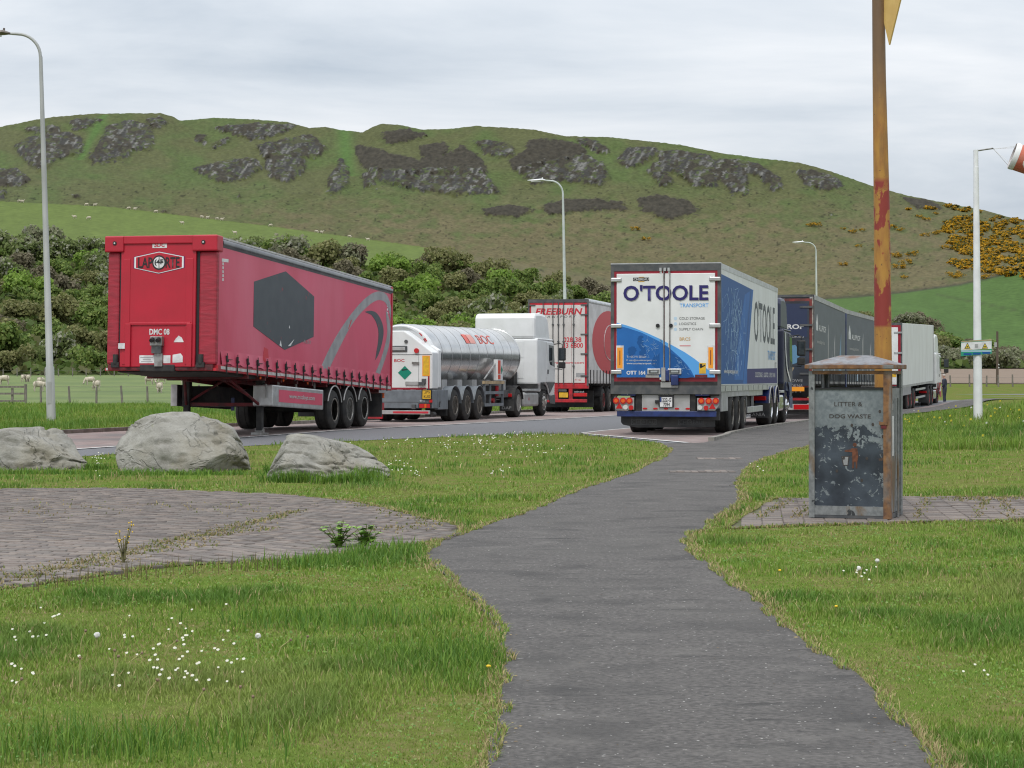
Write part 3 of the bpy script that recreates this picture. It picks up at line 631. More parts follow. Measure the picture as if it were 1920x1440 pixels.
text(em, '(4F', 'B', -PV-.020, -.14, .06, 3.345, 3.485, m_black, .03); rp(MB().rect('B', -.020, -.045, -.03, 3.30, 3.53, .002).rect('B', -.020, -.12, .06, 3.405, 3.418, .0025), 'wheel_spokes', m_black, em)
text(t, 'DMC 08', 'B', -PV, -.24, .22, 1.86, 1.99, m_sticker, .03)
cp = rp(MB().box(-.18, .10, -.12, 0, 1.62, 1.82), 'coupling_bracket', m_steel, bevel=.01)
rp(MB().cyl((-.11, -.13, 1.76), (-.11, -.22, 1.72), .045, n=10).cyl((.03, -.13, 1.76), (.03, -.22, 1.72), .045, n=10), 'air_coupling', m_black, cp)
rp(MB().box(-.15, .07, -.10, -.01, 1.46, 1.62), 'coupling_sockets', m_dkgrey, cp); rp(MB().box(-.10, .08, -.05, 0, 1.18, 1.46), 'coupling_channel', m_steel, cp)
for p in ([(-.46, 1.25), (-.11, 1.25), (-.11, 1.42), (-.46, 1.42)], [(.09, 1.25), (.25, 1.25), (.25, 1.42), (.09, 1.42)], [(.30, 1.26), (.53, 1.27), (.53, 1.40), (.48, 1.46), (.30, 1.43)], [(.32, 1.70), (.55, 1.70), (.50, 1.80), (.43, 1.84), (.36, 1.77)]):
    rp(MB().plate('B', 0, p, .005), 'sticker', m_sticker, head)
rp(MB().plate('B', -.05, [(-.93, 1.56), (-.78, 1.56), (-.78, 1.68), (-.93, 1.68)], .005), 'sticker', m_sticker, head)
for i, (a, b_) in enumerate(((-.42, -.16), (-.38, -.2), (-.44, -.15))): rp(MB().rect('B', -.005, a, b_, 1.275+i*.045, 1.29+i*.045, .002), 'sticker_print', m_greyp, head)
rp(MB().box(-1.2, 1.2, .02, .5, HB-.02, HB+.10), 'front_beam', m_dkred, bevel=.01); rp(MB().box(-.45, .35, -.02, .2, HB-.05, HB+.10), 'rubbing_block', m_blk, bevel=.02)
for x in (-1.02, .93):
    rp(MB().cyl((x, .02, HB+.12), (x, .02, HB+.32), .06, n=10).box(x-.09, x+.09, -.02, .1, HB+.04, HB+.15), 'curtain_tensioner', m_blk)
rp(MB().box(-1.27, 1.27, .05, .12, HB-.03, HB+.03), 'side_rail', m_plred); 
for x in (-1.2, -1.02, 1.12): rp(MB().rect('B', .05, x-.05, x+.06, HB-.02, HB+.03, .006), 'reflector', m_sticker)
# right side: rail, tape, hem, straps, print
rp(MB().box(1.19, 1.275, .12, 13.58, HB-.03, HB+.10), 'side_rail', m_plred, bevel=.008)
tape = MB()
for i in range(44): y = .32+i*.30; tape.rect('S', 1.275, y, y+.285, HB+.015+.006*random.uniform(-1, 1), HB+.082, .004)
rp(tape, 'reflective_tape', m_silver)
hem = MB(); vs = []; nseg = 132
for i in range(nseg+1):
    y = .3+13.1*i/nseg; w_ = .012*math.sin(y*9.6)+.008*math.sin(y*23+1)+.012*random.uniform(-.4, .4)
    vs += [(1.262, y, HB+.42), (1.278+w_, y, HB+.26+.012*math.sin(y*7)), (1.290+w_*1.4, y, HB+.13+.015*math.sin(y*9.6+.5))]
hem.add(vs, [(3*i+j, 3*i+3+j, 3*i+4+j, 3*i+1+j) for i in range(nseg) for j in (0, 1)])
rp(hem, 'curtain_hem', m_curt, smooth=True)
me_s = None
for i in range(20):
    y = .62+i*.655
    if me_s is None:
        q = MB().box(-.02, .006, -.010, .010, -.18, .08).box(-.022, .014, -.030, .024, .07, .20).box(-.005, .026, .0, .045, .06, .11).box(-.005, .008, -.009, .009, .19, .25)
        me_s = q.mesh('curtain_strap', m_blk); me_s2 = MB().box(-.004, .006, -.03, .33, .12, .13).mesh('strap_cord', m_blk)
    o = link('curtain_strap', me_s, t); o.location = (1.305, y-PV, HB+.12)
    if i % 3 == 0: o2 = link('strap_cord', me_s2, o)
cr = MB().lathe([(0, .13), (13.25, .13)], 'y', (1.17, .33, HT-.10), 20); rp(cr, 'cant_rail', m_rail, smooth=True)
rp(MB().box(1.21, 1.265, .33, 13.58, HT-.005, HT+.035), 'roof_trim', m_silver)
rp(MB().box(-1.25, 1.285, 13.50, 13.62, HB-.02, HT+.02), 'rear_frame', m_red, bevel=.01)
SP = 1.262
rp(MB().plate('S', SP, [(2.36, 2.18), (2.36, 3.19), (4.52, 3.61), (6.68, 3.18), (6.68, 2.19), (4.52, 1.76)], .006), 'hexagon_print', m_char)
rp(MB().plate('S', SP+.006, [(4.15, 1.85), (4.23, 1.97), (4.31, 1.82)], .002).plate('S', SP+.006, [(4.75, 1.86), (5.2, 2.05), (4.95, 1.88)], .002).plate('S', SP+.006, [(4.8, 2.3), (4.85, 2.36), (4.87, 2.28)], .002), 'scuff', m_sticker)
def side(px, py):
    r_ = (px-960)/FOC; xx, yy = X0+1.262*rx_, Y0+1.262*ry_; y = (r_*yy-xx)/(dx-r_*dyv); Y = yy+y*dyv
    return (y, EYE+(HOR-py)/FOC*Y-(PV-y)*.0408)
out_ = [(597,697),(612,662),(630,628),(648,600),(668,574),(685,557),(700,548),(712,547),(722,553),(729,570),(732,590)]; inn_ = [(731,606),(727,585),(720,568),(709,563),(698,566),(684,577),(668,594),(652,618),(638,645),(622,678),(613,700)]
rp(MB().plate('S', SP, smooth_line([side(*p) for p in out_], 4)+smooth_line([side(*p) for p in inn_], 4), .005), 'swoosh_print', m_greyp)
rp(MB().plate('S', SP, smooth_line([side(*p) for p in [(681,585),(693,583),(704,588),(713,603),(717,622),(714,645),(708,665),(702,676)]], 4)+smooth_line([side(*p) for p in [(704,660),(707,640),(707,620),(702,603),(694,591)]], 4), .005), 'crescent_print', m_char)
rp(MB().plate('S', SP, smooth_line([side(*p) for p in [(721,582),(727,597),(730,620),(727,650),(719,678),(711,702)]], 4)+smooth_line([side(*p) for p in [(703,699),(712,676),(720,648),(724,622),(722,600)]], 4), .005), 'crescent_print', m_greyp)
rp(MB().plate('S', SP+.006, [side(655,601), side(657,600), side(652,616), side(650,618)], .002), 'seam', m_txtred)
text(t, 'ALERT', 'S', SP+.006, *(side(566, 640)[0]-PV, side(581, 636)[0]-PV), 2.0, 2.08, m_greyp)
tl = MB().plate('S', SP, [(.32, 3.45), (.72, 3.47), (.72, 3.54), (.32, 3.52)], .004)
for i in range(5): tl.rect('S', SP, .36, .44, 3.38-i*.085, 3.44-i*.085, .004)
for i in range(5): tl.rect('S', SP, 13.1, 13.2, 3.38-i*.1, 3.44-i*.1, .004)
rp(tl, 'side_stickers', m_sticker)
rp(MB().plate('S', SP, [(3.0, 1.42), (3.45, 1.42), (3.35, 1.72), (3.1, 1.75)], .004), 'warning_print', m_txtred)
# skirt board, chassis, legs
sk = rp(MB().box(1.14, 1.25, 3.86, 7.58, .42, .92).box(.75, 1.25, 3.80, 3.90, .42, .92), 'side_guard', m_alu, bevel=.03); rp(MB().rect('S', 1.25, 4.2, 7.48, .53, .82, .004), 'side_guard_panel', m_curt, sk)
text(sk, 'www.mccloys.com', 'S', 1.256, 4.92-PV, 6.85-PV, .605, .745, m_silver, .02)
rp(MB().box(1.1, 1.14, 4.5, 4.54, .9, HB).box(1.1, 1.14, 5.8, 5.84, .9, HB).box(1.1, 1.14, 7.2, 7.24, .9, HB), 'guard_hanger', m_steel, sk)
for x in (-.5, .42): rp(MB().hexa([(x, 2.6, HB-.16), (x+.10, 2.6, HB-.16), (x+.10, 13.2, .78), (x, 13.2, .78), (x, 2.6, HB), (x+.10, 2.6, HB), (x+.10, 13.2, HB), (x, 13.2, HB)]), 'chassis_beam', m_dkred)
rp(MB().hexa([(-1.1, .35, HB-.05), (1.1, .35, HB-.05), (1.1, 3.0, HB-.10), (-1.1, 3.0, HB-.10), (-1.1, .35, HB), (1.1, .35, HB), (1.1, 3.0, HB), (-1.1, 3.0, HB)]), 'kingpin_plate', m_blk)
for i in range(10): rp(MB().box(-1.2, 1.2, 2.2+i*1.15, 2.28+i*1.15, HB-.12, HB), 'cross_member', m_dkred)
for s_ in (-1, 1):
    lx = s_*.90; lg = rp(MB().box(lx-.09, lx+.09, 3.81, 3.99, .40, HB).box(lx-.07, lx+.07, 3.83, 3.97, -.14, .40), 'landing_leg', m_blk, bevel=.01)
    rp(MB().box(lx-.16, lx+.16, 3.74, 4.08, -.24, -.185).cyl((lx-.1, 3.9, -.15), (lx+.1, 3.9, -.15), .06, n=10), 'landing_foot', m_steel, lg)
    rp(MB().tube([(lx, 3.85, .45), (s_*.5, 2.7, HB-.05)], .035, 6).tube([(lx, 3.9, .5), (0, 3.9, HB-.1)], .03, 6), 'leg_brace', m_dkred, lg)
rp(MB().box(-.9, .9, 3.86, 3.94, .42, .50), 'leg_cross_brace', m_dkred)
rp(MB().tube([(.98, 3.9, .95), (1.08, 3.78, .93), (1.09, 3.76, .62)], .016, 6), 'winding_handle', m_steel)
rp(MB().box(-1.15, -1.10, 3.8, 7.58, .42, .92), 'side_guard', m_dkgrey); rp(MB().box(-1.25, -1.10, 3.76, 3.81, .42, .92), 'guard_end', m_silver)
rp(MB().box(-1.0, -.2, 4.2, 5.8, .45, .9), 'pallet_box', m_blk, bevel=.02); rp(MB().cyl((-.1, 6.0, .72), (-.1, 7.6, .72), .2, n=14).cyl((.35, 6.0, .72), (.35, 7.6, .72), .16, n=14), 'air_tank', m_blk)
rp(MB().box(.15, .22, 4.0, 4.06, .32, .62), 'blue_strap', m_chblue)
for i in range(3):
    y = 8.49+i*1.31; zc_ = .50-(PV-y)*.0408
    for s_ in (-1, 1): wheel(t, s_*1.24, y-PV, zc_, s_, .50, .385, 'd' if i == 0 else 's')
    rp(MB().cyl((-1, y, zc_), (1, y, zc_), .07, n=10), 'axle', m_blk)
    for s_ in (-1, 1):
        f = fender(t, min(s_*.86, s_*1.25), max(s_*.86, s_*1.25), y-PV, zc_, .60, m_blk, m_silver if s_ > 0 else None, 20, 160)
rp(MB().box(-1.1, 1.1, 13.3, 13.5, .55, .75), 'rear_bumper', m_plred); rp(MB().box(.5, 1.1, 13.35, 13.5, .88, 1.02), 'lamp_cluster', m_lor)
rp(MB().box(-1.2, 1.2, 12.9, 12.95, .35, 1.0), 'mud_flap', m_pflap)
for y in (3.0, 4.6, 6.4): rp(MB().disc('S', 1.21, y, HB-.07, .035, .02), 'side_marker', m_lor)
# ================================================================== refrigerated trailer and its tractor unit
TH = 12.75; dx, dyv = math.sin(R(TH)), math.cos(R(TH)); rx_, ry_ = dyv, -dx
t = vroot('refrigerated_trailer', 4.78-1.28*rx_, 47.6-1.28*ry_, TH, 'white and blue refrigerated trailer lettered across its closed rear doors', 'trailer')
HB, HT = 1.15, 3.93
def bx(*a, **k): return MB().box(*a)
MB().box(-1.27, 1.27, .06, 13.6, HB, HT).build('body', m_whited, t, bevel=.015)
MB().box(-1.28, 1.28, 0, .07, HT-.14, HT+.02).box(-1.28, -1.20, 0, .07, HB-.06, HT-.14).box(1.20, 1.28, 0, .07, HB-.06, HT-.14).box(-1.28, 1.28, -.02, .07, HB-.20, HB).build('rear_frame', m_dkgrey, t)
MB().box(-1.28, 1.28, -.004, .075, HT+.02, HT+.045).build('roof_edge', m_alu, t)
MB().box(-1.2, 1.2, .01, .06, HB, HT-.14).build('door_seal_frame', m_crim, t)
zr = lambda zy: 1.5+(695-(480+zy/4.234))/82.0            # zoomed picture row -> height
xr = lambda zx: ((1120+zx/4.234)-1248)/81.5
dl = MB().box(xr(150), xr(531), -.035, .01, zr(968), zr(137)).build('door', m_white, t, bevel=.01); dr_ = MB().box(xr(537), xr(938), -.035, .01, zr(968), zr(137)).build('door', m_white, t, bevel=.01)
DP = -.035
up_ = [(148,528),(230,550),(300,574),(400,614),(500,660),(600,712),(700,768),(780,822),(850,878),(900,920),(937,955)]; lo_ = [(777,967),(750,915),(720,872),(680,828),(640,790),(570,728),(500,682),(350,608),(240,572),(148,548)]
def pp(l): return [(xr(a), zr(b_)) for a, b_ in l]
def clipx(poly, a, b_):
    for s_, lim in ((1, a), (-1, b_)):
        o_ = []
        for i in range(len(poly)):
            p, q = poly[i-1], poly[i]; ip, iq = s_*(p[0]-lim) >= 0, s_*(q[0]-lim) >= 0
            if ip != iq: tt_ = (lim-p[0])/(q[0]-p[0]); o_.append((lim, p[1]+(q[1]-p[1])*tt_))
            if iq: o_.append(q)
        poly = o_
    return poly
for dd, a, b_ in ((dl, xr(152), xr(529)), (dr_, xr(539), xr(936))):
    flat(dd, 'sky_blue_band', m_lblue, 'B', DP, clipx(pp(up_ + [(937,967), (148,967)]), a, b_), .003)
    flat(dd, 'blue_wave', m_blue, 'B', DP-.003, clipx(pp(lo_[::-1] + [(148,967)][:0] + [(777,967), (148,967)]), a, b_), .003)
isles = [[(322,650),(345,632),(365,640),(352,662),(372,672),(360,700),(380,720),(388,760),(372,800),(340,795),(330,770),(345,745),(325,715),(318,685)],[(245,735),(275,722),(305,730),(310,760),(290,790),(262,800),(243,775)],[(450,800),(490,780),(540,700),(560,760),(640,800),(690,850),(740,930),(760,965),(480,965),(470,900),(430,860)]]
for i, p in enumerate(isles):
    r2 = random.Random(i); q = []
    for a, b_ in smooth_line(p, 4, True): q.append((a+r2.uniform(-5, 5), b_+r2.uniform(-5, 5)))
    for dd, a, b_ in ((dl, xr(152), xr(497)), (dr_, xr(584), xr(936))):
        c = clipx(pp(q), a, b_)
        if len(c) > 2: flat(dd, 'map_print', m_dblue, 'B', DP-.006, c, .002)
nt_ = MB(); r2 = random.Random(5)
for k_ in range(46):
    a, b_ = 440+r2.gauss(0, 40), 715+r2.gauss(0, 38); an = r2.uniform(0, 6.28); q = r2.uniform(10, 45)
    a2, b2 = a+q*math.cos(an), b_+q*math.sin(an)
    if max(a, a2) > 492 or min(a, a2) < 330 or min(b_, b2) < 560+.45*(max(a, a2)-250): continue
    nt_.plate('B', DP-.008, pp([(a, b_-1), (a2, b2-1), (a2, b2+1.2), (a, b_+1.2)]), .002)
for k_ in range(40):
    a, b_ = r2.uniform(590, 740), r2.uniform(800, 950); an = r2.uniform(0, 6.28); q = r2.uniform(10, 40); a2, b2 = a+q*math.cos(an), b_+q*math.sin(an)
    if min(a, a2) < 588 or b_ < 800+1.0*(a-640) or b2 < 800+1.0*(a2-640) or max(b_, b2) > 960: continue
    nt_.plate('B', DP-.008, pp([(a, b_-1), (a2, b2-1), (a2, b2+1), (a, b_+1)]), .002)
if nt_.v: nt_.build('network_print', m_net, t)
for s_, dd in (('O\u2019T', 0),): pass
for dx_, mt_, pl_ in ((5, m_lgrey, .006), (0, m_navy, .009)):
    text(t, "O'TOOLE", 'B', DP, xr(205+dx_), xr(885+dx_), zr(355+dx_), zr(228+dx_), mt_, .025, th=pl_)
text(t, 'TRANSPORT', 'B', DP, xr(657), xr(887), zr(409), zr(378), m_lblue, .012)
for i, (s_, w_) in enumerate((('COLD STORAGE', 857), ('LOGISTICS', 788), ('SUPPLY CHAIN', 843))):
    text(t, s_, 'B', DP, xr(654), xr(w_), zr(507+43*i), zr(487+43*i), m_dkgrey); MB().disc('B', DP, xr(624), zr(497+43*i), .04, .003, 12).build('bullet_dot', m_pale, t)
text(t, 'BRCS', 'B', DP, xr(657), xr(743), zr(674), zr(648), m_gold, .01); MB().rect('B', DP, xr(657), xr(745), zr(719), zr(713), .003).build('red_rule', m_txtred, t)
text(t, 'T: +353 91 555604', 'B', DP-.004, xr(232), xr(390), zr(812), zr(794), m_sticker); text(t, 'E: sales@otooletransport.com', 'B', DP-.004, xr(232), xr(472), zr(841), zr(822), m_sticker)
text(t, 'www.otooletransport.com', 'B', DP-.004, xr(232), xr(472), zr(867), zr(848), m_sticker, .012); text(t, 'OTT 164', 'B', DP-.004, xr(231), xr(384), zr(946), zr(914), m_sticker, .03)
bg_ = MB().rect('B', DP, xr(284), xr(412), zr(195), zr(168), .004).build('maker_badge', m_black, t); text(bg_, 'CHEREAU', 'B', DP-.004, xr(289), xr(408), zr(191), zr(172), m_sticker, .01); MB().rect('B', DP, xr(325), xr(375), zr(203), zr(196), .004).rect('B', DP, xr(330), xr(372), zr(167), zr(162), .004).build('badge_bar', m_gold, bg_)
for a in (178, 905):
    b_ = 60 if a < 500 else 54; p_ = MB().rect('B', DP-.006, xr(a-b_/2), xr(a+b_/2), zr(905), zr(712), .006).build('marker_board', m_sticker, t)
    MB().rect('B', DP-.012, xr(a-b_/2+8), xr(a+b_/2-8), zr(895), zr(728), .004).build('orange_panel', m_orange, p_)
    MB().rect('B', DP-.016, xr(a-3), xr(a+3), zr(868), zr(752), .003).build('board_print', m_dkred, p_)
MB().rect('B', DP-.006, xr(812), xr(866), zr(937), zr(853), .004).build('yellow_label', m_yell, t); MB().plate('B', DP-.010, pp([(818,885),(858,866),(862,874),(824,896)]), .003).rect('B', DP-.010, xr(818), xr(838), zr(884), zr(860), .003).build('label_print', m_black, t)
MB().rect('B', DP-.006, xr(385), xr(492), zr(969), zr(946), .004).build('sticker', m_lgrey, t); MB().rect('B', DP-.006, xr(780), xr(878), zr(966), zr(945), .004).build('sticker', m_dkred, t)
for a in (498, 565): MB().rect('B', DP, xr(a), xr(a+18 if a < 530 else a+15), zr(985), zr(118), .003).build('lock_bar_cover', m_white, t)
for a in (531, 579): MB().cyl((xr(a), DP-.02, zr(1000)), (xr(a), DP-.02, zr(95)), .013, n=8).build('lock_rod', m_steel, t)
for a in (505, 540, 570): MB().box(xr(a)-.025, xr(a)+.025, DP-.04, 0, zr(118), zr(92)).build('rod_keeper', m_alu, t)
for a in (483, 588): MB().disc('B', DP-.004, xr(a), zr(554), .045, .03).build('door_vent', m_black, t)
for zy in (185, 555, 925):
    for s_ in (0, 1):
        a0, a1 = ((104, 192), (892, 982))[s_]
        MB().box(xr(a0), xr(a1), -.065, 0, zr(zy+17), zr(zy-17)).build('door_hinge', m_alu, t, bevel=.02)
for a0, a1 in ((398, 505), (562, 672)):
    h = MB().box(xr(a0), xr(a1), -.07, DP, zr(944), zr(897)).build('latch_surround', m_alu, t, bevel=.015); MB().rect('B', -.07, xr(a0+14), xr(a1-14), zr(936), zr(906), .004).build('latch_recess', m_dkgrey, h)
    MB().box(xr(a0+30), xr(a1-22), -.10, -.07, zr(928), zr(914)).build('latch_handle', m_chrome, h)
MB().box(xr(512), xr(545), -.075, DP, zr(1000), zr(890)).box(xr(505), xr(645), -.05, -.02, zr(1050), zr(1005)).build('latch_plate', m_lgrey, t, bevel=.008)
MB().box(xr(545), xr(575), -.09, DP, zr(995), zr(905)).box(xr(590), xr(650), -.11, -.05, zr(1032), zr(950)).build('lock_box', m_chblue, t, bevel=.02)
MB().box(-1.2, 1.2, .0, .04, zr(1060), zr(1000)).build('sill_beam', m_blk, t)
# right side
SP = 1.27; yb = HB+.03
def sd(px, py, X0=4.78, Y0=47.6):
    r_ = (px-960)/FOC; y = (r_*Y0-X0)/(dx-r_*dyv); return (y, EYE+(HOR-py)/FOC*(Y0+y*dyv)+.0)
dark = [(.12, yb), (4.6, yb), (6.6, HT-.30), (.12, HT-.22)]
flat(t, 'dark_blue_graphic', m_dblue, 'S', SP, dark, .003); flat(t, 'blue_graphic_edge', m_blue, 'S', SP, [(4.6, yb), (5.5, yb), (5.5, yb+.35), (6.95, HT-.30), (6.6, HT-.30)], .003)
flat(t, 'blue_wash', m_blue, 'S', SP+.003, [(2.6, yb+.1), (4.5, yb+.1), (6.2, HT-.36), (5.0, HT-.5), (3.9, 2.6), (3.2, 1.9)], .002)
flat(t, 'navy_band', m_navy, 'S', SP, [(5.5, yb), (13.4, yb), (13.4, yb+.44), (5.5, yb+.38)], .003)
nt_ = MB(); r2 = random.Random(9)
for k_ in range(150):
    y, z = r2.gauss(2.6, 1.2), r2.uniform(1.35, 3.5); an = r2.choice([1.4, 1.7, .6, 2.4, .1]) + r2.uniform(-.3, .3); q = r2.uniform(.1, .5)
    y2, z2 = y+q*math.cos(an)*1.5, z+q*math.sin(an)
    if min(y, y2) < .2 or max(z, z2) > HT-.4 or max(y, y2) > 4.4+(min(z, z2)-yb)*.8: continue
    nt_.plate('S', SP+.005, [(y, z), (y2, z2), (y2+.035, z2+.012), (y+.035, z+.012)], .002)
nt_.build('network_print', m_net, t)
text(t, "O'TOOLE", 'S', SP, 7.2, 12.7, 2.28, 3.40, m_char, .012); text(t, 'TRANSPORT', 'S', SP, 10.7, 12.9, 1.84, 2.10, m_lblue, .01)
text(t, 'www.otooletransport.com', 'S', SP+.004, .6, 3.4, yb+.22, yb+.36, m_sticker, .015); text(t, 'COLD STORAGE  |  LOGISTICS  |  SUPPLY CHAIN', 'S', SP+.003, 7.4, 12.8, yb+.13, yb+.30, m_sticker, .01)
text(t, 'OTT', 'S', SP, 12.7, 13.2, 1.62, 1.78, m_dkgrey)
MB().box(1.20, 1.275, .05, 13.6, HB-.14, HB-.002).build('side_rail', m_alu, t); MB().box(1.20, 1.277, .05, 13.6, HT-.10, HT+.03).build('roof_rail', m_alu, t)
for i in range(11): MB().rect('S', 1.275, .9+i*1.2, .94+i*1.2, HB-.13, HB-.01, .006).build('rail_bracket', m_dkgrey, t)
MB().box(-1.27, -1.2, .05, 13.6, HB-.14, HB-.002).build('side_rail', m_alu, t)
for y0, y1 in ((13.6, 14.1),): MB().box(-1.0, 1.0, y0, y1, 2.0, 3.8).build('fridge_unit', m_white, t, bevel=.06)
# running gear under the rear
for s_, a0, a1 in ((-1, 130, 290), (1, 795, 968)):
    pl_ = [(a0, 1130), (a1, 1130), (a1, 1226), (a0+10, 1226)] if s_ < 0 else [(a0, 1132), (a1, 1132), (a1, 1190), (a1-30, 1230), (a0, 1230)]
    lp = flat(t, 'lamp_panel', m_lgrey, 'B', .02, pp(pl_), .03)
    xs_ = (147, 203, 254) if s_ < 0 else (830, 888, 944)
    for x in xs_: MB().disc('B', -.01, xr(x), zr(1155), .075, .035, 16).build('lamp_ring', m_lred, lp); MB().disc('B', -.045, xr(x), zr(1155), .045, .012, 14).build('lamp_lens', m_lor, lp)
    tx, wx_, rx2 = (172, 222, 267) if s_ < 0 else (917, 818, 867)
    flat(lp, 'reflector_triangle', m_lred, 'B', -.01, pp([(tx-28, 1218), (tx+26, 1218), (tx, 1168)]), .012)
    MB().disc('B', -.01, xr(wx_), zr(1207), .055, .03, 14).build('reversing_lamp', m_lwh, lp); MB().disc('B', -.01, xr(rx2), zr(1210), .055, .03, 14).build('fog_lamp', m_lred, lp)
pn = MB().box(xr(350), xr(735), .04, .07, zr(1243), zr(1085)).build('number_panel', m_lgrey, t, bevel=.006); MB().rect('B', .04, xr(350), xr(735), zr(1108), zr(1104), .006).build('panel_seam', m_dkgrey, pn)
bk = MB().rect('B', .04, xr(480), xr(608), zr(1113), zr(1088), .008).build('maker_badge', m_black, pn); text(bk, 'CHEREAU', 'B', .032, xr(484), xr(604), zr(1109), zr(1092), m_sticker, .008)
npl = MB().box(xr(487), xr(607), .0, .04, zr(1205), zr(1113)).box(xr(458), xr(490), .01, .04, zr(1175), zr(1150)).build('plate_holder', m_black, pn); MB().rect('B', 0, xr(498), xr(596), zr(1203), zr(1126), .004).build('number_plate', m_sticker, npl)
MB().rect('B', -.004, xr(498), xr(511), zr(1165), zr(1126), .002).build('plate_flag', m_chblue, npl); text(npl, '222-G', 'B', -.005, xr(518), xr(588), zr(1162), zr(1132), m_black, .01); text(npl, '7094', 'B', -.005, xr(525), xr(578), zr(1199), zr(1169), m_black, .01)
for x in (376, 460, 545, 632, 719): MB().disc('B', .04, xr(x), zr(1217), .055, .012, 14, .022).build('red_reflector', m_lred, pn)
for a0, a1 in ((180, 300), (780, 890)): MB().box(xr(a0), xr(a1), .0, .3, zr(1116), zr(1060)).build('hinge_housing', m_chblue, t, bevel=.015); MB().rect('B', 0, xr((a0+a1)/2-6), xr((a0+a1)/2), zr(1105), zr(1085), .006).build('housing_slot', m_silver, t)
for a0, a1 in ((108, 178), (890, 970)):
    for zy in (1072, 1100): MB().cyl((xr(a0), .08, zr(zy)), (xr(a1), .08, zr(zy)), .045, n=12).build('buffer_roller', m_pflap, t, smooth=True)
MB().box(xr(300), xr(346), .05, .3, zr(1270), zr(1050)).box(xr(738), xr(780), .05, .3, zr(1270), zr(1050)).build('chassis_bracket', m_blk, t)
MB().box(xr(150), xr(945), .02, .10, zr(1282), zr(1237)).build('underrun_bar', m_chblue, t, bevel=.008)
mf = MB().plate('B', .30, pp([(168,1275),(925,1285),(925,1365),(300,1372),(185,1350),(168,1330)]), .02).build('mud_flap', m_pflap, t)
for a0, a1 in ((250, 455), (630, 832)):
    text(mf, 'CHEREAU', 'B', .28, xr(a0+10), xr(a1-10), zr(1342), zr(1312), m_dkgrey); MB().rect('B', .28, xr(a0), xr(a1), zr(1350), zr(1346), .003).rect('B', .28, xr(a0), xr(a1), zr(1308), zr(1304), .003).rect('B', .28, xr(a0), xr(a0+5), zr(1350), zr(1304), .0035).rect('B', .28, xr(a1-5), xr(a1), zr(1350), zr(1304), .0035).build('flap_outline', m_dkgrey, mf)
MB().box(1.0, 1.25, .35, 1.6, .55, HB-.14).box(1.0, 1.255, 1.6, 6.2, .88, HB-.141).build('side_valance', m_lgrey, t)
MB().box(.55, 1.22, .25, .33, .35, .62).build('wheel_flap', m_pflap, t)
for i in range(3):
    y = 2.6+i*1.31
    for s_ in (-1, 1): wheel(t, s_*1.22, y, .50, s_, .50, .385, 'd')
    MB().cyl((-1, y, .5), (1, y, .5), .07, n=10).build('axle', m_blk, t)
MB().box(1.16, 1.2, 6.4, 10.0, .86, 1.02).build('side_guard_rail', m_alu, t, bevel=.01); MB().box(1.16, 1.2, 6.3, 10.1, .42, .58).build('side_guard_rail', m_alu, t, bevel=.01)
MB().box(1.1, 1.16, 8.0, 8.06, .42, HB).box(1.1, 1.16, 6.45, 6.5, .42, HB).build('guard_hanger', m_alu, t)
for x in (-.5, .4): MB().box(x, x+.1, .1, 13.0, .72, HB).build('chassis_beam', m_blk, t)
MB().box(-1.0, .9, 6.6, 9.4, .45, 1.0).build('diesel_tank', m_blk, t)
for s_ in (-1, 1): MB().box(s_*.8-.08, s_*.8+.08, 9.6, 9.78, .35, HB).build('landing_leg', m_blk, t)
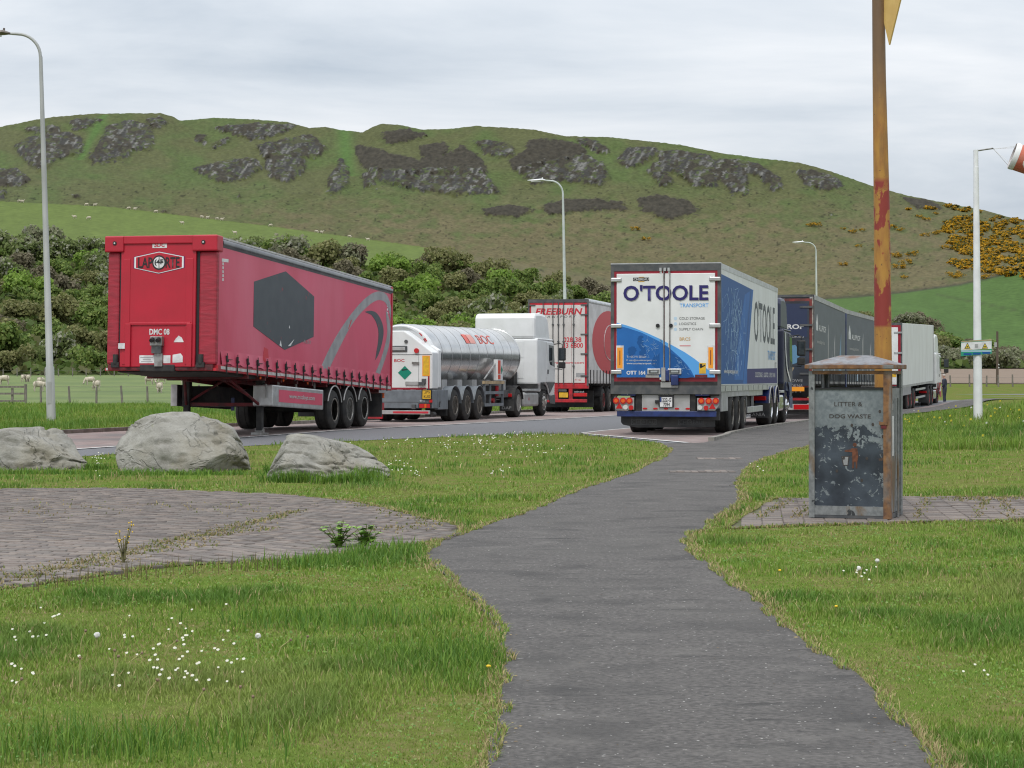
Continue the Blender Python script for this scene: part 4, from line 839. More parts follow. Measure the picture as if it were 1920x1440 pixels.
# ------------------------------------------------------------------ tractor units
def arc(cy, cz, r, a0, a1, n=8): return [(cy+r*math.cos(R(a0+(a1-a0)*i/n)), cz+r*math.sin(R(a0+(a1-a0)*i/n))) for i in range(n+1)]
def tractor(X, Y, ang, label, body, lower, trim, axles, ylen, roofz, front_r='c', tail=True, stripe=None, fend=None, tank=m_chrome, w=1.23, hub='s', slope=None, z=None):
    """y = 0 at the back of the cab, cab ylen long; axles: y of the driven axles (negative); front axle under the cab"""
    t = vroot('tractor_unit', X, Y, ang, label, 'lorry cab', slope=slope, z=z); fy = ylen-1.38
    prof = [(0, 1.15), (fy-.62, 1.12)] + arc(fy, .52, .66, 150, 20, 8) + [(ylen-.05, .55), (ylen+.02, .95), (ylen+.02, 1.75), (ylen-.22, 2.72), (0, 2.78)]
    cab = MB().plate('S', -w, prof, 2*w).build('cab', body, t, bevel=.06)
    rf = [(.02, 2.78), (ylen-.2, 2.74), (ylen-.34, 2.95), (ylen-.62, roofz-.16), (ylen-.95, roofz-.03), (.9, roofz), (.12, roofz-.03), (.02, roofz-.2)]
    roof = MB().plate('S', -w+.10, rf, 2*w-.20).build('roof_fairing', body, cab, bevel=.10)
    MB().box(-w-.01, w+.01, .10, ylen-.3, 2.735, 2.80).build('roof_seam', body, cab, bevel=.03)
    dy0, dy1 = ylen-1.18, ylen-.13
    for s_ in (1, -1):
        f_ = 'S' if s_ > 0 else 'P'; u = (lambda y: y) if s_ > 0 else (lambda y: -y); pl = w if s_ > 0 else -w
        dr = MB().plate(f_, pl, [(u(a), b_) for a, b_ in [(dy0, 1.24), (dy1+.08, 1.24), (dy1+.10, 1.75), (dy1-.12, 2.66), (dy0, 2.68)]], .018).build('door', body, cab, bevel=.008)
        MB().plate(f_, pl+s_*.018 if s_ > 0 else pl-.018, [(u(a), b_) for a, b_ in [(dy0+.28, 2.02), (dy0+.45, 1.86), (dy1+.03, 1.80), (dy1-.12, 2.56), (dy0+.28, 2.58)]], .006).build('side_window', m_glass, dr)
        MB().plate(f_, pl+s_*.018 if s_ > 0 else pl-.018, [(u(dy0+.06), 1.52), (u(dy0+.20), 1.52), (u(dy0+.20), 1.68), (u(dy0+.06), 1.68)], .012).build('door_handle', m_black, dr)
        MB().plate(f_, pl, [(u(dy0+.02), .50), (u(ylen-.02), .42), (u(ylen), .78), (u(fy+.55), .72), (u(dy0+.02), .98)][2:] + [(u(fy+.66), .45), (u(ylen-.02), .42)], .02).build('bumper_corner', lower, cab, bevel=.02)
        MB().plate(f_, pl, [(u(a), b_) for a, b_ in [(.45, .98), (dy0+.1, .95)] + arc(fy, .52, .70, 140, 25, 8) + [(ylen-.0, 1.22), (.45, 1.22)]], .012).build('lower_panel', lower, cab)
        if stripe: MB().plate(f_, pl+s_*.020, [(u(a), b_) for a, b_ in smooth_line([(.25, 2.7), (.38, 2.35), (.55, 2.0), (.95, 1.6), (1.75, 1.28)], 5) + smooth_line([(1.62, 1.22), (.75, 1.55), (.38, 1.95), (.22, 2.35), (.12, 2.7)], 5)], .006).build('white_stripe', stripe, cab)
        mx_ = s_*(w+.28); my = ylen-.02
        ma = MB().tube([(s_*w, my-.12, 2.62), (s_*(w+.18), my+.02, 2.66), (mx_, my+.03, 2.62), (mx_, my+.03, 2.4)], .018, 6).tube([(s_*w, my, 1.72), (mx_, my+.03, 1.70), (mx_, my+.03, 1.8)], .016, 6).build('mirror_arm', m_blk, cab)
        MB().box(mx_-.13, mx_+.13, my-.04, my+.10, 2.02, 2.50).build('mirror', m_blk, cab, bevel=.04); MB().box(mx_-.12, mx_+.12, my-.04, my+.08, 1.74, 1.97).build('wide_angle_mirror', m_blk, cab, bevel=.03)
        MB().rect('B', my-.04, mx_-.10, mx_+.10, 2.06, 2.46, .004).build('mirror_glass', m_glass, cab)
        wheel(t, s_*1.18, fy, .52, s_, .52, .30, front_r)
        fender(t, min(s_*.88, s_*1.2), max(s_*.88, s_*1.2), fy, .52, .63, lower, None, 25, 165)
        for ay in axles:
            wheel(t, s_*1.18, ay, .50, s_, .50, .385, hub); fender(t, min(s_*.80, s_*1.2), max(s_*.80, s_*1.2), ay, .50, .60, fend or m_blk, m_silver if fend else None, 12, 168)
    MB().plate('F', ylen+.02, [(-w+.06, 1.85), (w-.06, 1.85), (w-.14, 2.62), (-w+.14, 2.62)], .004).build('windscreen', m_glass, cab)
    for u0 in (-.75, .05, .42):       # pressed panels on the cab back
        MB().box(u0, u0+.30, -.012, .0, 1.35, 1.95).build('pressed_panel', body, cab, bevel=.012); MB().box(u0, u0+.30, -.012, .0, 2.1, 2.68).build('pressed_panel', body, cab, bevel=.012)
    MB().box(-w+.02, w-.02, .02, .14, 1.0, 1.16).build('cab_mount', m_blk, t)
    for x in (-.46, .36): MB().box(x, x+.1, axles[0]-.7, ylen-.3, .68, .95).build('chassis_beam', m_blk, t)
    MB().box(-.6, .6, axles[0]-.3, axles[0]+.6, .98, 1.1).build('fifth_wheel', m_blk, t, bevel=.02); MB().box(-.5, .5, -.5, -.1, .6, 1.7).build('air_lines_rack', m_blk, t)
    lo, hi = axles[-1]+.64, fy-.72
    if hi-lo > .35:
        for s_ in (1, -1):
            MB().box(min(s_*.72, s_*1.2), max(s_*.72, s_*1.2), lo+.08, hi, .36, .86).build('fuel_tank', tank, t, bevel=.08); MB().box(min(s_*.75, s_*1.22), max(s_*.75, s_*1.22), lo+.3, hi+.02, .90, .98).build('catwalk', m_alu, t, bevel=.01)
    if tail:
        for s_ in (-1, 1): MB().box(s_*.95-.26, s_*.95+.26, axles[0]-.66, axles[0]-.63, .22, .62).build('mud_flap', m_pflap, t); MB().box(s_*.92-.2, s_*.92+.2, axles[0]-.64, axles[0]-.58, .70, .82).build('tail_lamp', m_lred, t, bevel=.02)
    for ay in axles + [fy]: MB().cyl((-1, ay, .5), (1, ay, .5), .08, n=8).build('axle', m_blk, t)
    return t
D = lambda X, Y, ang, a, b_: (X + a*math.cos(R(ang)) + b_*math.sin(R(ang)), Y - a*math.sin(R(ang)) + b_*math.cos(R(ang)))
# navy tractor ahead of the refrigerated trailer
q = D(4.78, 47.6, 12.75, -1.28, 14.25); q = (q[0]+.16, q[1])
tr = tractor(q[0], q[1], 13.6, 'dark navy tractor unit with white curved stripe coupled to the refrigerated trailer', m_dkcab, m_chblue, None, [-2.9, -1.55], 2.35, 3.75, 'c', stripe=m_white, fend=m_chblue, hub='c')
text(tr, 'SCANIA', 'B', -3.58, .55, 1.1, .26, .36, m_lgrey)
# ------------------------------------------------------------------ tanker
TA = 16.0
t = vroot('tanker_trailer', -3.588, 63.23, TA, 'polished steel gas tanker trailer with white rear cabinet', 'trailer')
tk = MB(); n_ = 10; prof = [(.55, .90)]
ys = np.linspace(.8, 10.55, n_+1)
prof += [(.80, .985)]
for i in range(1, n_): prof += [(ys[i], .985)]
prof += [(10.55, .985), (10.56, 1.0), (10.62, 1.0), (10.63, .97), (10.78, .86), (10.88, .62), (10.93, .3), (10.95, .002)]
tk.lathe(prof, 'y', (0, 0, 2.02), 48); tank = tk.build('tank', m_tank, t, smooth=True)
tank.rotation_euler = (.008, 0, 0)
for i in range(1, n_): MB().lathe([(ys[i]-.010, .9855), (ys[i]-.009, .990), (ys[i]+.009, .990), (ys[i]+.010, .9855)], 'y', (0, 0, 2.02), 48).build('tank_band', m_greyp, tank, smooth=True)
sy = 1.0
def tank_text(s_, y0, y1, a0, a1, mat, bold=.02, shear=0):
    """lettering wrapped on the right flank; a in degrees above horizontal"""
    o = text(tank, s_, 'S', 0, y0, y1, a0, a1, mat, bold, shear); me = o.data
    bm = bmesh.new(); bm.from_mesh(me)
    for k_ in range(1, 9): bmesh.ops.bisect_plane(bm, geom=bm.verts[:]+bm.edges[:]+bm.faces[:], plane_co=(0, 0, a0+(a1-a0)*k_/9), plane_no=(0, 0, 1))
    bm.to_mesh(me); bm.free()
    v = np.empty(len(me.vertices)*3, np.float32); me.vertices.foreach_get('co', v); v = v.reshape(-1, 3); a = np.radians(v[:, 2])
    v2 = np.stack([0.994*np.cos(a), v[:, 1], 2.02+0.994*np.sin(a)], -1); me.vertices.foreach_set('co', v2.astype(np.float32).ravel()); me.update(); return o
def tank_patch(y0, y1, a0, a1, mat, name, sl=0):
    n = 6; vs = []
    for i in range(n+1):
        a = R(a0+(a1-a0)*i/n)
        for y in (y0, y1): vs.append((0.994*math.cos(a), y+sl*i/n, 2.02+0.994*math.sin(a)))
    return MB().add(vs, [(2*i, 2*i+1, 2*i+3, 2*i+2) for i in range(n)]).build(name, mat, tank)
m_orr = M('orange_red_print', (.62, .07, .035), .4); m_orr2 = M('pale_red_print', (.62, .25, .20), .4)
tank_patch(4.55, 4.95, 25, 46, m_orr, 'logo_block', .0); tank_patch(5.0, 5.6, 25, 46, m_orr2, 'logo_block', .0); tank_text('BOC', 6.1, 7.75, 25, 46, m_orr, .0)
# white rear cabinet
cabp = [(-1.22, 1.02), (1.22, 1.02), (1.22, 2.12), (.55, 2.62), (.3, 2.78), (-.3, 2.78), (-.55, 2.62), (-1.22, 2.12)]
cb = MB().plate('B', .62, cabp, .60).build('rear_cabinet', m_white, t, bevel=.03)
MB().plate('B', .86, [(-1.23, 1.05), (1.23, 1.05), (1.23, 2.20)] + [(1.05*math.cos(R(a)), 2.02+.96*math.sin(R(a))) for a in range(20, 161, 10)] + [(-1.23, 2.20)], .26).build('cabinet_shroud', m_white, t, bevel=.03)
MB().rect('B', .02, -1.2, 1.2, 1.03, 2.06, .003).build('cabinet_door', m_whited, cb); MB().rect('B', .017, .78, .79, 1.03, 2.06, .003).build('door_gap', m_dkgrey, cb); MB().rect('B', .017, -1.2, 1.2, 2.04, 2.06, .004).build('door_gap', m_dkgrey, cb)
for i in range(9):
    a = R(35+i*14); x, z = .99*math.cos(a), 2.0+.9*math.sin(a); d = (-math.sin(a)*.06, math.cos(a)*.06); n2 = (math.cos(a)*.018, math.sin(a)*.018)
    MB().plate('B', .60, [(x-d[0]-n2[0], z-d[1]-n2[1]), (x+d[0]-n2[0], z+d[1]-n2[1]), (x+d[0]+n2[0], z+d[1]+n2[1]), (x-d[0]+n2[0], z-d[1]+n2[1])], .012).build('red_reflective_dash', m_lred, t)
vt = MB().box(-.42, .42, -.02, .02, 2.14, 2.32).build('vent_surround', m_dkgrey, cb, bevel=.06); MB().box(-.36, .36, -.03, -.01, 2.18, 2.28).build('vent_grille', m_lgrey, vt, bevel=.03)
MB().disc('B', .02, .38, 2.45, .055, .03).build('work_lamp', m_dkgrey, cb); MB().disc('B', .02, .72, 2.17, .075, .05).build('red_lamp', m_lred, cb); MB().disc('B', .02, -.38, 2.45, .055, .03).build('work_lamp', m_dkgrey, cb); MB().disc('B', .02, -.72, 2.17, .075, .05).build('red_lamp', m_lred, cb)
mb_ = MB().rect('B', .017, .90, 1.14, 1.40, 2.02, .008).build('marker_board', m_orange, cb); MB().rect('B', .009, .93, 1.11, 1.43, 1.99, .003).build('board_face', m_yell, mb_)
MB().rect('B', .017, -1.14, -.9, 1.40, 2.02, .008).build('marker_board', m_orange, cb)
text(cb, 'BOC', 'B', .014, .0, .33, 1.83, 1.92, m_txtred, .01); flat(cb, 'hazard_diamond', m_green, 'B', .014, [(.12, 1.50), (.34, 1.29), (.56, 1.50), (.34, 1.71)], .004); MB().plate('B', .009, [(.24, 1.56), (.40, 1.58), (.44, 1.61), (.25, 1.60)], .002).build('diamond_print', m_black, cb)
MB().box(.36, .80, -.02, .02, 1.12, 1.24).build('door_handle', m_lgrey, cb, bevel=.02); MB().box(.80, .98, -.06, .02, 1.12, 1.22).box(.9, 1.02, -.05, .02, 1.17, 1.32).build('latch', m_dkgrey, cb); MB().box(.58, .8, -.03, .02, 1.77, 1.83).build('hinge', m_steel, cb)
MB().rect('B', .017, -1.2, 1.03, .99, 1.05, .006).rect('B', .017, 1.08, 1.13, 1.0, 1.4, .006).build('red_stripe', m_crim, cb)
rb = MB().box(-1.22, 1.24, .0, .50, .42, .98).build('rear_frame', m_grey, t, bevel=.015); MB().rect('B', 0, -1.2, 1.22, .60, .615, .004).build('frame_seam', m_dkgrey, rb)
pb = MB().box(.90, 1.22, -.05, .0, .70, .98).build('plate_holder', m_black, rb); MB().rect('B', -.05, .93, 1.19, .71, .965, .004).build('number_plate', m_yell, pb); text(pb, 'J73', 'B', -.054, .99, 1.16, .86, .94, m_black, .01); text(pb, 'KUG', 'B', -.054, .97, 1.17, .74, .82, m_black, .01)
text(rb, 'TM7', 'B', -.002, .82, 1.0, .62, .67, m_sticker, .01)
lc = MB().box(.80, 1.20, -.05, .0, .42, .58).build('lamp_cluster', m_black, rb); MB().rect('B', -.05, .83, .98, .44, .56, .01).build('lamp_lens', m_lred, lc); MB().rect('B', -.05, .99, 1.06, .44, .56, .01).build('lamp_lens', m_lor, lc); MB().rect('B', -.05, 1.07, 1.17, .44, .56, .01).build('lamp_lens', m_lred, lc); MB().box(1.13, 1.23, -.03, 0, .60, .69).build('side_reflector', m_lred, rb)
MB().box(.58, .70, -.06, 0, .40, .54).build('tow_bracket', m_dkgrey, rb)
ub = MB().box(-.75, 1.17, -.09, -.02, .24, .36).build('underrun_bar', m_lgrey, t, bevel=.01); MB().rect('B', -.09, .0, 1.13, .27, .33, .004).build('underrun_tape', m_txtred, ub); MB().box(-1.2, -.35, -.07, .0, .02+.08, .38).build('red_flap', m_plred, ub)
MB().cyl((1.2, .0, .24), (1.2, .25, .24), .08, n=12).build('hose_end', m_blk, t)
MB().box(1.13, 1.26, .5, 1.45, .38, .98).build('side_cabinet', m_grey, t, bevel=.01); MB().tube([(1.27, .62, .62), (1.27, .55, .52), (1.29, .5, .48)], .02, 6).build('cabinet_handle', m_black, t)
MB().box(.5, 1.2, 1.5, 1.56, .18, .75).build('mud_flap', m_pflap, t)
MB().box(-1.0, -.4, .2, 9.5, .7, .95).build('chassis_beam', m_dkgrey, t); MB().box(.4, 1.0, .5, 9.5, .7, .95).build('chassis_beam', m_dkgrey, t)
for y in (1.8, 3.4, 5.0, 6.6, 8.4): MB().box(.45, .95, y, y+.5, .9, 1.3).build('tank_saddle', m_lgrey, t)
for i in range(3):
    y = 2.2+i*1.31
    for s_ in (-1, 1): wheel(t, s_*1.24, y, .5, s_, .50, .385, 'd'); fender(t, min(s_*.8, s_*1.25), max(s_*.8, s_*1.25), y, .5, .60, m_grey, m_grey if s_ > 0 else None, 5, 165)
    MB().cyl((-1, y, .5), (1, y, .5), .07, n=8).build('axle', m_blk, t)
fr = MB().box(1.12, 1.22, 5.55, 7.85, 1.16, 1.26).build('platform_edge', m_wood, t)
for y in (5.6, 6.25, 7.72): MB().box(1.14, 1.20, y, y+.07, .42, 1.16).build('frame_post', m_grey, t)
for z in (.42, .82): MB().box(1.14, 1.205, 5.6, 7.8, z, z+.10).build('frame_rail', m_grey, t)
MB().box(.4, 1.0, 5.7, 7.6, .5, 1.1).build('pump_case', m_blk, t); MB().cyl((1.0, 6.0, .62), (1.06, 6.0, .62), .1, n=12).box(1.0, 1.06, 5.75, 5.95, .45, .75).build('pump_label', m_yell, t)
MB().cyl((.9, 7.0, .6), (1.1, 7.0, .6), .08, n=10).cyl((1.08, 7.4, .75), (1.08, 7.4, 1.1), .06, n=10).build('red_valve', m_plred, t)
pn = MB().hexa([(1.10, 6.95, 1.28), (1.24, 6.95, 1.28), (1.24, 7.55, 1.28), (1.10, 7.55, 1.28), (1.10, 6.95, 1.98), (1.24, 6.95, 1.98), (1.24, 7.55, 1.98), (1.10, 7.55, 1.98)]).build('hazard_panel', m_white, t)
MB().rect('S', 1.24, 6.98, 7.28, 1.5, 1.95, .004).rect('S', 1.24, 6.98, 7.28, 1.32, 1.47, .004).build('orange_hazard', m_orr, pn); flat(pn, 'green_hazard_diamond', m_green, 'S', 1.24, [(7.31, 1.63), (7.42, 1.48), (7.54, 1.63), (7.42, 1.78)], .004)
MB().tube([(1.1, 5.8, 1.3), (1.14, 7.0, 1.85)], .03, 6).build('panel_strut', m_steel, pn)
q = D(-3.588, 63.23, TA, 0, 12.0)
tr = tractor(q[0], q[1], TA, 'white high-roofed tractor unit coupled to the steel tanker', m_white, m_dkgrey, None, [-2.3], 2.45, 3.72, 's', tank=m_lgrey)
text(tr, 'DAF', 'B', -2.97, .78, 1.12, .28, .38, m_lgrey, .02)
MB().cyl((.95, -1.2, .62), (1.0, -.95, .62), .22, n=16).build('red_air_tank', m_plred, tr)
# ------------------------------------------------------------------ red and white curtain trailer behind the tanker
FA = 14.0; q = D(3.11, 84.8, FA, -1.27, 0)
t = vroot('curtain_trailer', q[0], q[1], FA, 'white curtain-sided trailer with red lettering on barred rear doors', 'trailer')
HB, HT = 1.2, 4.62
MB().box(-1.26, 1.26, .05, 13.6, HB, HT-.02).build('curtain_body', m_fcurt, t); MB().box(-1.27, 1.27, 0, .06, HT-.12, HT+.02).box(-1.27, -1.2, 0, .06, HB-.1, HT-.12).box(1.2, 1.27, 0, .06, HB-.1, HT-.12).build('rear_frame', m_dkgrey, t)
xw = lambda zx: (700+zx/4.174-1045.5)/46.0; zw = lambda zy: 1.5+(695-(560+zy/4.174))/46.0+.21
MB().box(-1.2, 1.2, .02, .06, HB-.05, HT-.12).build('red_border', m_txtred, t)
dp = -.01
for i in range(4): a = -1.13+i*.566; MB().box(a, a+.555, dp, .03, HB+.02, HT-.22).build('door_leaf', m_fwhite, t)
for i, x in enumerate((-.62, -.21, .02, .24, .66)): 
    MB().cyl((x, dp-.03, HB-.05), (x, dp-.03, HT-.1), .02, n=6).build('lock_rod', m_dkgrey, t)
    for z in (1.9, 2.9, 3.6): MB().box(x-.04, x+.04, dp-.06, dp, z-.03, z+.03).build('rod_guide', m_dkgrey, t)
for z in (1.5, 2.4, 3.2, 4.0, 4.4):
    for s_ in (-1, 1): MB().box(min(s_*.95, s_*1.25), max(s_*.95, s_*1.25), dp-.03, .0, z-.025, z+.025).build('door_hinge', m_dkgrey, t)
text(t, 'FREEBURN', 'B', dp, -.95, 1.02, 4.00, 4.27, m_txtred, .03, .2); text(t, 'T R A N S P O R T', 'B', dp, -.78, .76, 3.88, 3.97, m_dkgrey, 0, .2)
text(t, '028 38', 'B', dp, .22, .98, zw(340), zw(300), m_txtred, .02); text(t, '33 6800', 'B', dp, .20, 1.05, zw(384), zw(345), m_txtred, .02); text(t, 'freeburntransport.com', 'B', dp, -1.05, 1.08, zw(514), zw(490), m_txtred, .01)
MB().rect('B', dp, .76, 1.12, 1.45, 1.62, .004).build('faded_sticker', m_greyp, t); text(t, 'FT122', 'B', dp, .72, .98, 1.30, 1.38, m_txtred)
flat(t, 'red_oval_print', m_txtred, 'S', 1.26, [(y_, z_) for y_, z_ in [(4.4+3.6*math.cos(2*math.pi*i/32), 2.95+1.35*math.sin(2*math.pi*i/32)) for i in range(32)]], .005)
MB().rect('S', 1.26, .1, 13.5, HB+.02, HB+.1, .004).build('hem_tape', m_silver, t)
for i in range(20): MB().box(1.26, 1.29, .4+i*.66, .43+i*.66, HB-.05, HB+.55).build('curtain_strap', m_blk, t)
MB().lathe([(0, .13), (13.4, .13)], 'y', (1.15, .1, HT-.08), 14).build('cant_rail', m_alu, t, smooth=True)
MB().lathe([], 'y') if False else None
ring = []
MB().tube([(1.27, 4.6+1.4*math.cos(2*math.pi*i/24), 2.95+.75*math.sin(2*math.pi*i/24)) for i in range(25)], .02, 4).build('print_outline', m_fwhite, t)
MB().box(-1.24, 1.24, .02, .3, .98, HB-.05).build('rear_sill', m_plred, t, bevel=.01); MB().box(-1.2, 1.2, .0, .12, .42, .55).build('underrun_bar', m_plred, t, bevel=.01); MB().box(-.2, .0, .02, .1, .55, .98).build('underrun_post', m_plred, t); MB().box(.45, .6, .02, .1, .55, .98).build('underrun_post', m_plred, t)
MB().box(.05, .42, -.01, .03, .62, .82).build('number_plate', m_yell, t); MB().box(-.2, .35, .05, .1, .86, .98).build('lamp_board', m_dkgrey, t); MB().box(.65, 1.2, .0, .12, .66, .80).build('lamp_cluster', m_lred, t, bevel=.01); text(t, 'DON-BUR', 'B', .0, .7, 1.1, .82, .88, m_sticker)
for i in range(3):
    y = 3.2+i*1.31
    for s_ in (-1, 1): wheel(t, s_*1.24, y, .5, s_, .5, .385, 'r' if i == 0 else 'd'); fender(t, min(s_*.8, s_*1.25), max(s_*.8, s_*1.25), y, .5, .6, m_blk, None)
for x in (-.5, .4): MB().box(x, x+.1, .3, 13, .75, HB).build('chassis_beam', m_blk, t)
MB().box(-1.0, 1.0, 2.3, 2.36, .2, .9).build('mud_flap', m_pflap, t)
# ------------------------------------------------------------------ slate drawbar combination
def slate_box(t, y0, y1, HB, HT, rear, seed):
    MB().box(-1.26, 1.26, y0+.05, y1, HB, HT-.02).build('curtain_body', m_slate, t); MB().box(1.12, 1.28, y0, y1, HT-.14, HT+.02).build('roof_rail', m_lgrey, t); MB().box(-1.27, 1.27, y0, y0+.06, HT-.06, HT+.03).build('roof_edge', m_dkgrey, t)
    MB().box(1.22, 1.275, y0, y0+.12, HB-.1, HT-.05).build('corner_post', m_dkgrey if rear else m_chblue, t)
    MB().rect('S', 1.26, y0+.2, y1-.1, HB+.02, HB+.1, .004).build('hem_tape', m_silver, t)
    n = int((y1-y0)/.55)
    for i in range(n): MB().box(1.26, 1.29, y0+.4+i*.55, y0+.44+i*.55, HB-.05, HB+.42).build('curtain_strap', m_blk, t)
    L_ = y1-y0; a = y0+.03*L_
    text(t, 'ALUPROF', 'S', 1.26, a+.10*L_, a+.31*L_, 2.95, 3.16, m_sticker, .02); text(t, 'www.aluprof.eu', 'S', 1.26, a+.05*L_, a+.27*L_, 2.48, 2.66, m_lgrey, .02)
    flat(t, 'logo_mark', m_sticker, 'S', 1.26, [(a+.03*L_, 2.95), (a+.08*L_, 2.95), (a+.08*L_, 3.2), (a+.055*L_, 3.5), (a+.03*L_, 3.2)], .004)
    for k_, (u, w_, z0, z1, mt_) in enumerate([(.40, .020, 1.35, 3.3, m_lgrey), (.52, .020, 1.35, 2.4, m_greyp), (.60, .03, 1.3, 3.0, m_greyp), (.74, .10, 1.5, 3.1, m_lblue2), (.26, .03, 1.3, 1.9, m_pale)]):
        flat(t, 'skyline_print', mt_, 'S', 1.26, [(y0+u*L_, z0), (y0+(u+w_)*L_, z0), (y0+(u+w_)*L_, z1)] + ([(y0+u*L_, z1-.4)] if w_ < .05 else []), .004)
m_lblue2 = M('muted_blue_print', (.10, .22, .34), .45)
AA = 13.5; q = D(9.95, 68.5, AA, -1.27, 0)
t = vroot('drawbar_trailer', q[0], q[1], AA, 'slate grey curtain-sided drawbar trailer with dark printed rear doors', 'trailer')
HB, HT = 1.15, 4.08; slate_box(t, 0, 13.4, HB, HT, True, 1)
m_rear = M('dark_photo_print', (.022, .024, .030), .4, c2=(.035, .045, .065), ns=1.2)
MB().box(-1.2, 1.2, .0, .05, HB-.1, HT-.10).build('rear_frame', M('rusty_red_frame', (.20, .035, .03), .6, c2=(.10, .03, .025), ns=4), t); MB().box(1.20, 1.24, -.02, .05, HB-.1, HT-.05).build('frame_edge', m_rimd, t)
dr = MB().box(-1.13, -.01, -.03, .0, HB-.05, HT-.19).build('door', m_rear, t); d2 = MB().box(.01, 1.11, -.03, .0, HB-.05, HT-.19).build('door', m_rear, t)
flat(d2, 'deep_blue_print', m_navy2 if False else M('night_blue_print', (.022, .032, .075), .4), 'B', -.03, [(.02, 2.7), (1.05, 2.7), (1.05, HT-.27), (.02, HT-.27)], .003)
text(t, 'ALUPROF', 'B', -.034, -.35, .93, 2.97, 3.13, m_sticker, .03); text(t, 'www.aluprof.eu', 'B', -.034, -.35, .93, 2.66, 2.76, m_greyp, .01)
flat(d2, 'cloud_print', m_lblue2, 'B', -.033, [(.15, 1.95), (.35, 1.75), (.7, 1.85), (.85, 2.2), (.65, 2.45), (.4, 2.4), (.2, 2.25)], .003); flat(d2, 'tan_print', m_wood, 'B', -.033, [(.05, 1.5), (.5, 1.45), (.62, 1.7), (.3, 1.75)], .003)
for i, s_ in enumerate(('FASADOWE', 'DRZWI OKNA', 'ROLETY')): text(t, s_, 'B', -.034, .02, .9, 1.30-i*.17-.08, 1.40-i*.17-.08, m_greyp)
text(t, 'ALU', 'B', -.034, -.9, -.4, 2.97, 3.13, m_sticker, .03)
for x in (-.3, .28): MB().cyl((x, -.05, HB-.1), (x, -.05, HT-.1), .02, n=6).build('lock_rod', m_steel, t)
for z in (1.5, 2.3, 3.1, 3.7): MB().box(.8, 1.22, -.06, -.02, z-.03, z+.03).build('door_hinge', m_dkgrey, t)
MB().box(-.2, .95, -.05, .0, .92, 1.06).build('amber_board', m_orange, t); MB().box(-1.2, 1.2, .0, .1, .62, .70).build('rear_sill', m_plred, t); lb_ = MB().box(-1.15, 1.15, -.02, .1, .30, .50).build('lamp_board', m_lgrey, t)
for x in (-.95, .85): MB().box(x-.25, x+.25, -.04, -.02, .32, .48).build('tail_lamp', m_lred, lb_)
MB().box(-1.2, 1.2, .12, .2, .15, .30).build('mud_flap', m_pflap, t)
for i in range(2):
    for s_ in (-1, 1): wheel(t, s_*1.22, 5.6+i*1.5, .5, s_)
for x in (-.5, .4): MB().box(x, x+.1, .3, 13, .7, HB).build('chassis_beam', m_blk, t)
MB().box(1.1, 1.2, .6, 4.8, .45, 1.0).build('side_guard', m_dkgrey, t); MB().box(1.1, 1.2, 8.0, 13, .45, 1.0).build('side_guard', m_dkgrey, t)
q2 = D(q[0], q[1], AA, 0, 13.75); t = vroot('rigid_lorry', q2[0], q2[1], AA+3.0, 'slate grey curtain-sided rigid lorry towing the drawbar trailer', 'lorry')
slate_box(t, 0, 13.2, HB, HT, False, 2)
MB().plate('S', -1.2, [(13.4, .6), (14.9, .6), (14.9, 1.6), (14.7, 3.0), (14.3, 3.3), (13.4, 3.3)], 2.4).build('cab', m_white, t, bevel=.08)
for y in (2.6, 3.9, 14.1):
    for s_ in (-1, 1): wheel(t, s_*1.2, y, .5, s_)
for x in (-.5, .4): MB().box(x, x+.1, .3, 11, .7, HB).build('chassis_beam', m_blk, t)
MB().box(-1.15, 1.15, .1, .2, .4, .6).build('rear_bumper', m_dkgrey, t)
# ------------------------------------------------------------------ plain white refrigerated trailer, farthest in the row
WA = 17.6; q = D(18.2, 97, WA, -1.27, 0); wz = float(gz(18.2, 101))
t = vroot('box_trailer', q[0], q[1], WA, 'plain white box trailer with red rear frame, farthest in the row', 'trailer', z=-.42, slope=.013)
HB, HT = 1.22, 4.14
MB().box(-1.26, 1.26, .06, 13.4, HB, HT).build('body', m_whited, t, bevel=.012); MB().box(-1.27, 1.27, 0, .07, HB-.15, HT+.02).build('rear_frame', m_dkgrey, t); MB().box(-1.2, 1.2, -.01, .06, HB-.02, HT-.1).build('red_border', m_crim, t)
for a, b_ in ((-1.08, -.01), (.01, 1.08)): MB().box(a, b_, -.04, .0, HB+.05, HT-.2).build('door', m_white, t, bevel=.01)
for z in (1.8, 2.75, 3.7): MB().box(.9, 1.26, -.06, .0, z-.04, z+.04).build('door_hinge', m_alu, t); MB().box(-1.26, -.9, -.06, .0, z-.04, z+.04).build('door_hinge', m_alu, t)
MB().rect('B', -.04, .8, 1.0, 1.62, 1.9, .004).build('yellow_label', m_yell, t)
MB().box(1.2, 1.275, .05, 13.4, HB-.1, HB).build('side_rail', m_lgrey, t); MB().box(1.265, 1.275, 13.3, 13.45, HB, HT).build('front_trim', m_alu, t); MB().box(.9, 1.27, .2, 3.4, .75, HB-.1).build('side_valance', m_greyp, t)
for i in range(3):
    for s_ in (-1, 1): wheel(t, s_*1.22, 2.5+i*1.31, .5, s_, .5, .385, 'r')
for z in (.55, .95): MB().box(1.15, 1.2, 6.1, 10.2, z-.2+.1, z).build('side_guard_rail', m_alu, t)
for x in (-.5, .4): MB().box(x, x+.1, .3, 13, .75, HB).build('chassis_beam', m_blk, t)
MB().box(-1.2, 1.2, .1, .2, .2, .75).build('mud_flap', m_pflap, t); text(t, 'edel', 'B', .08, .6, 1.1, .40, .55, m_lgrey); MB().box(.7, 1.24, .02, .1, .62, .82).build('tail_lamp', m_lred, t)
MB().box(-1.0, 1.0, 4.6, 6.0, .4, 1.0).build('pallet_box', m_blk, t)
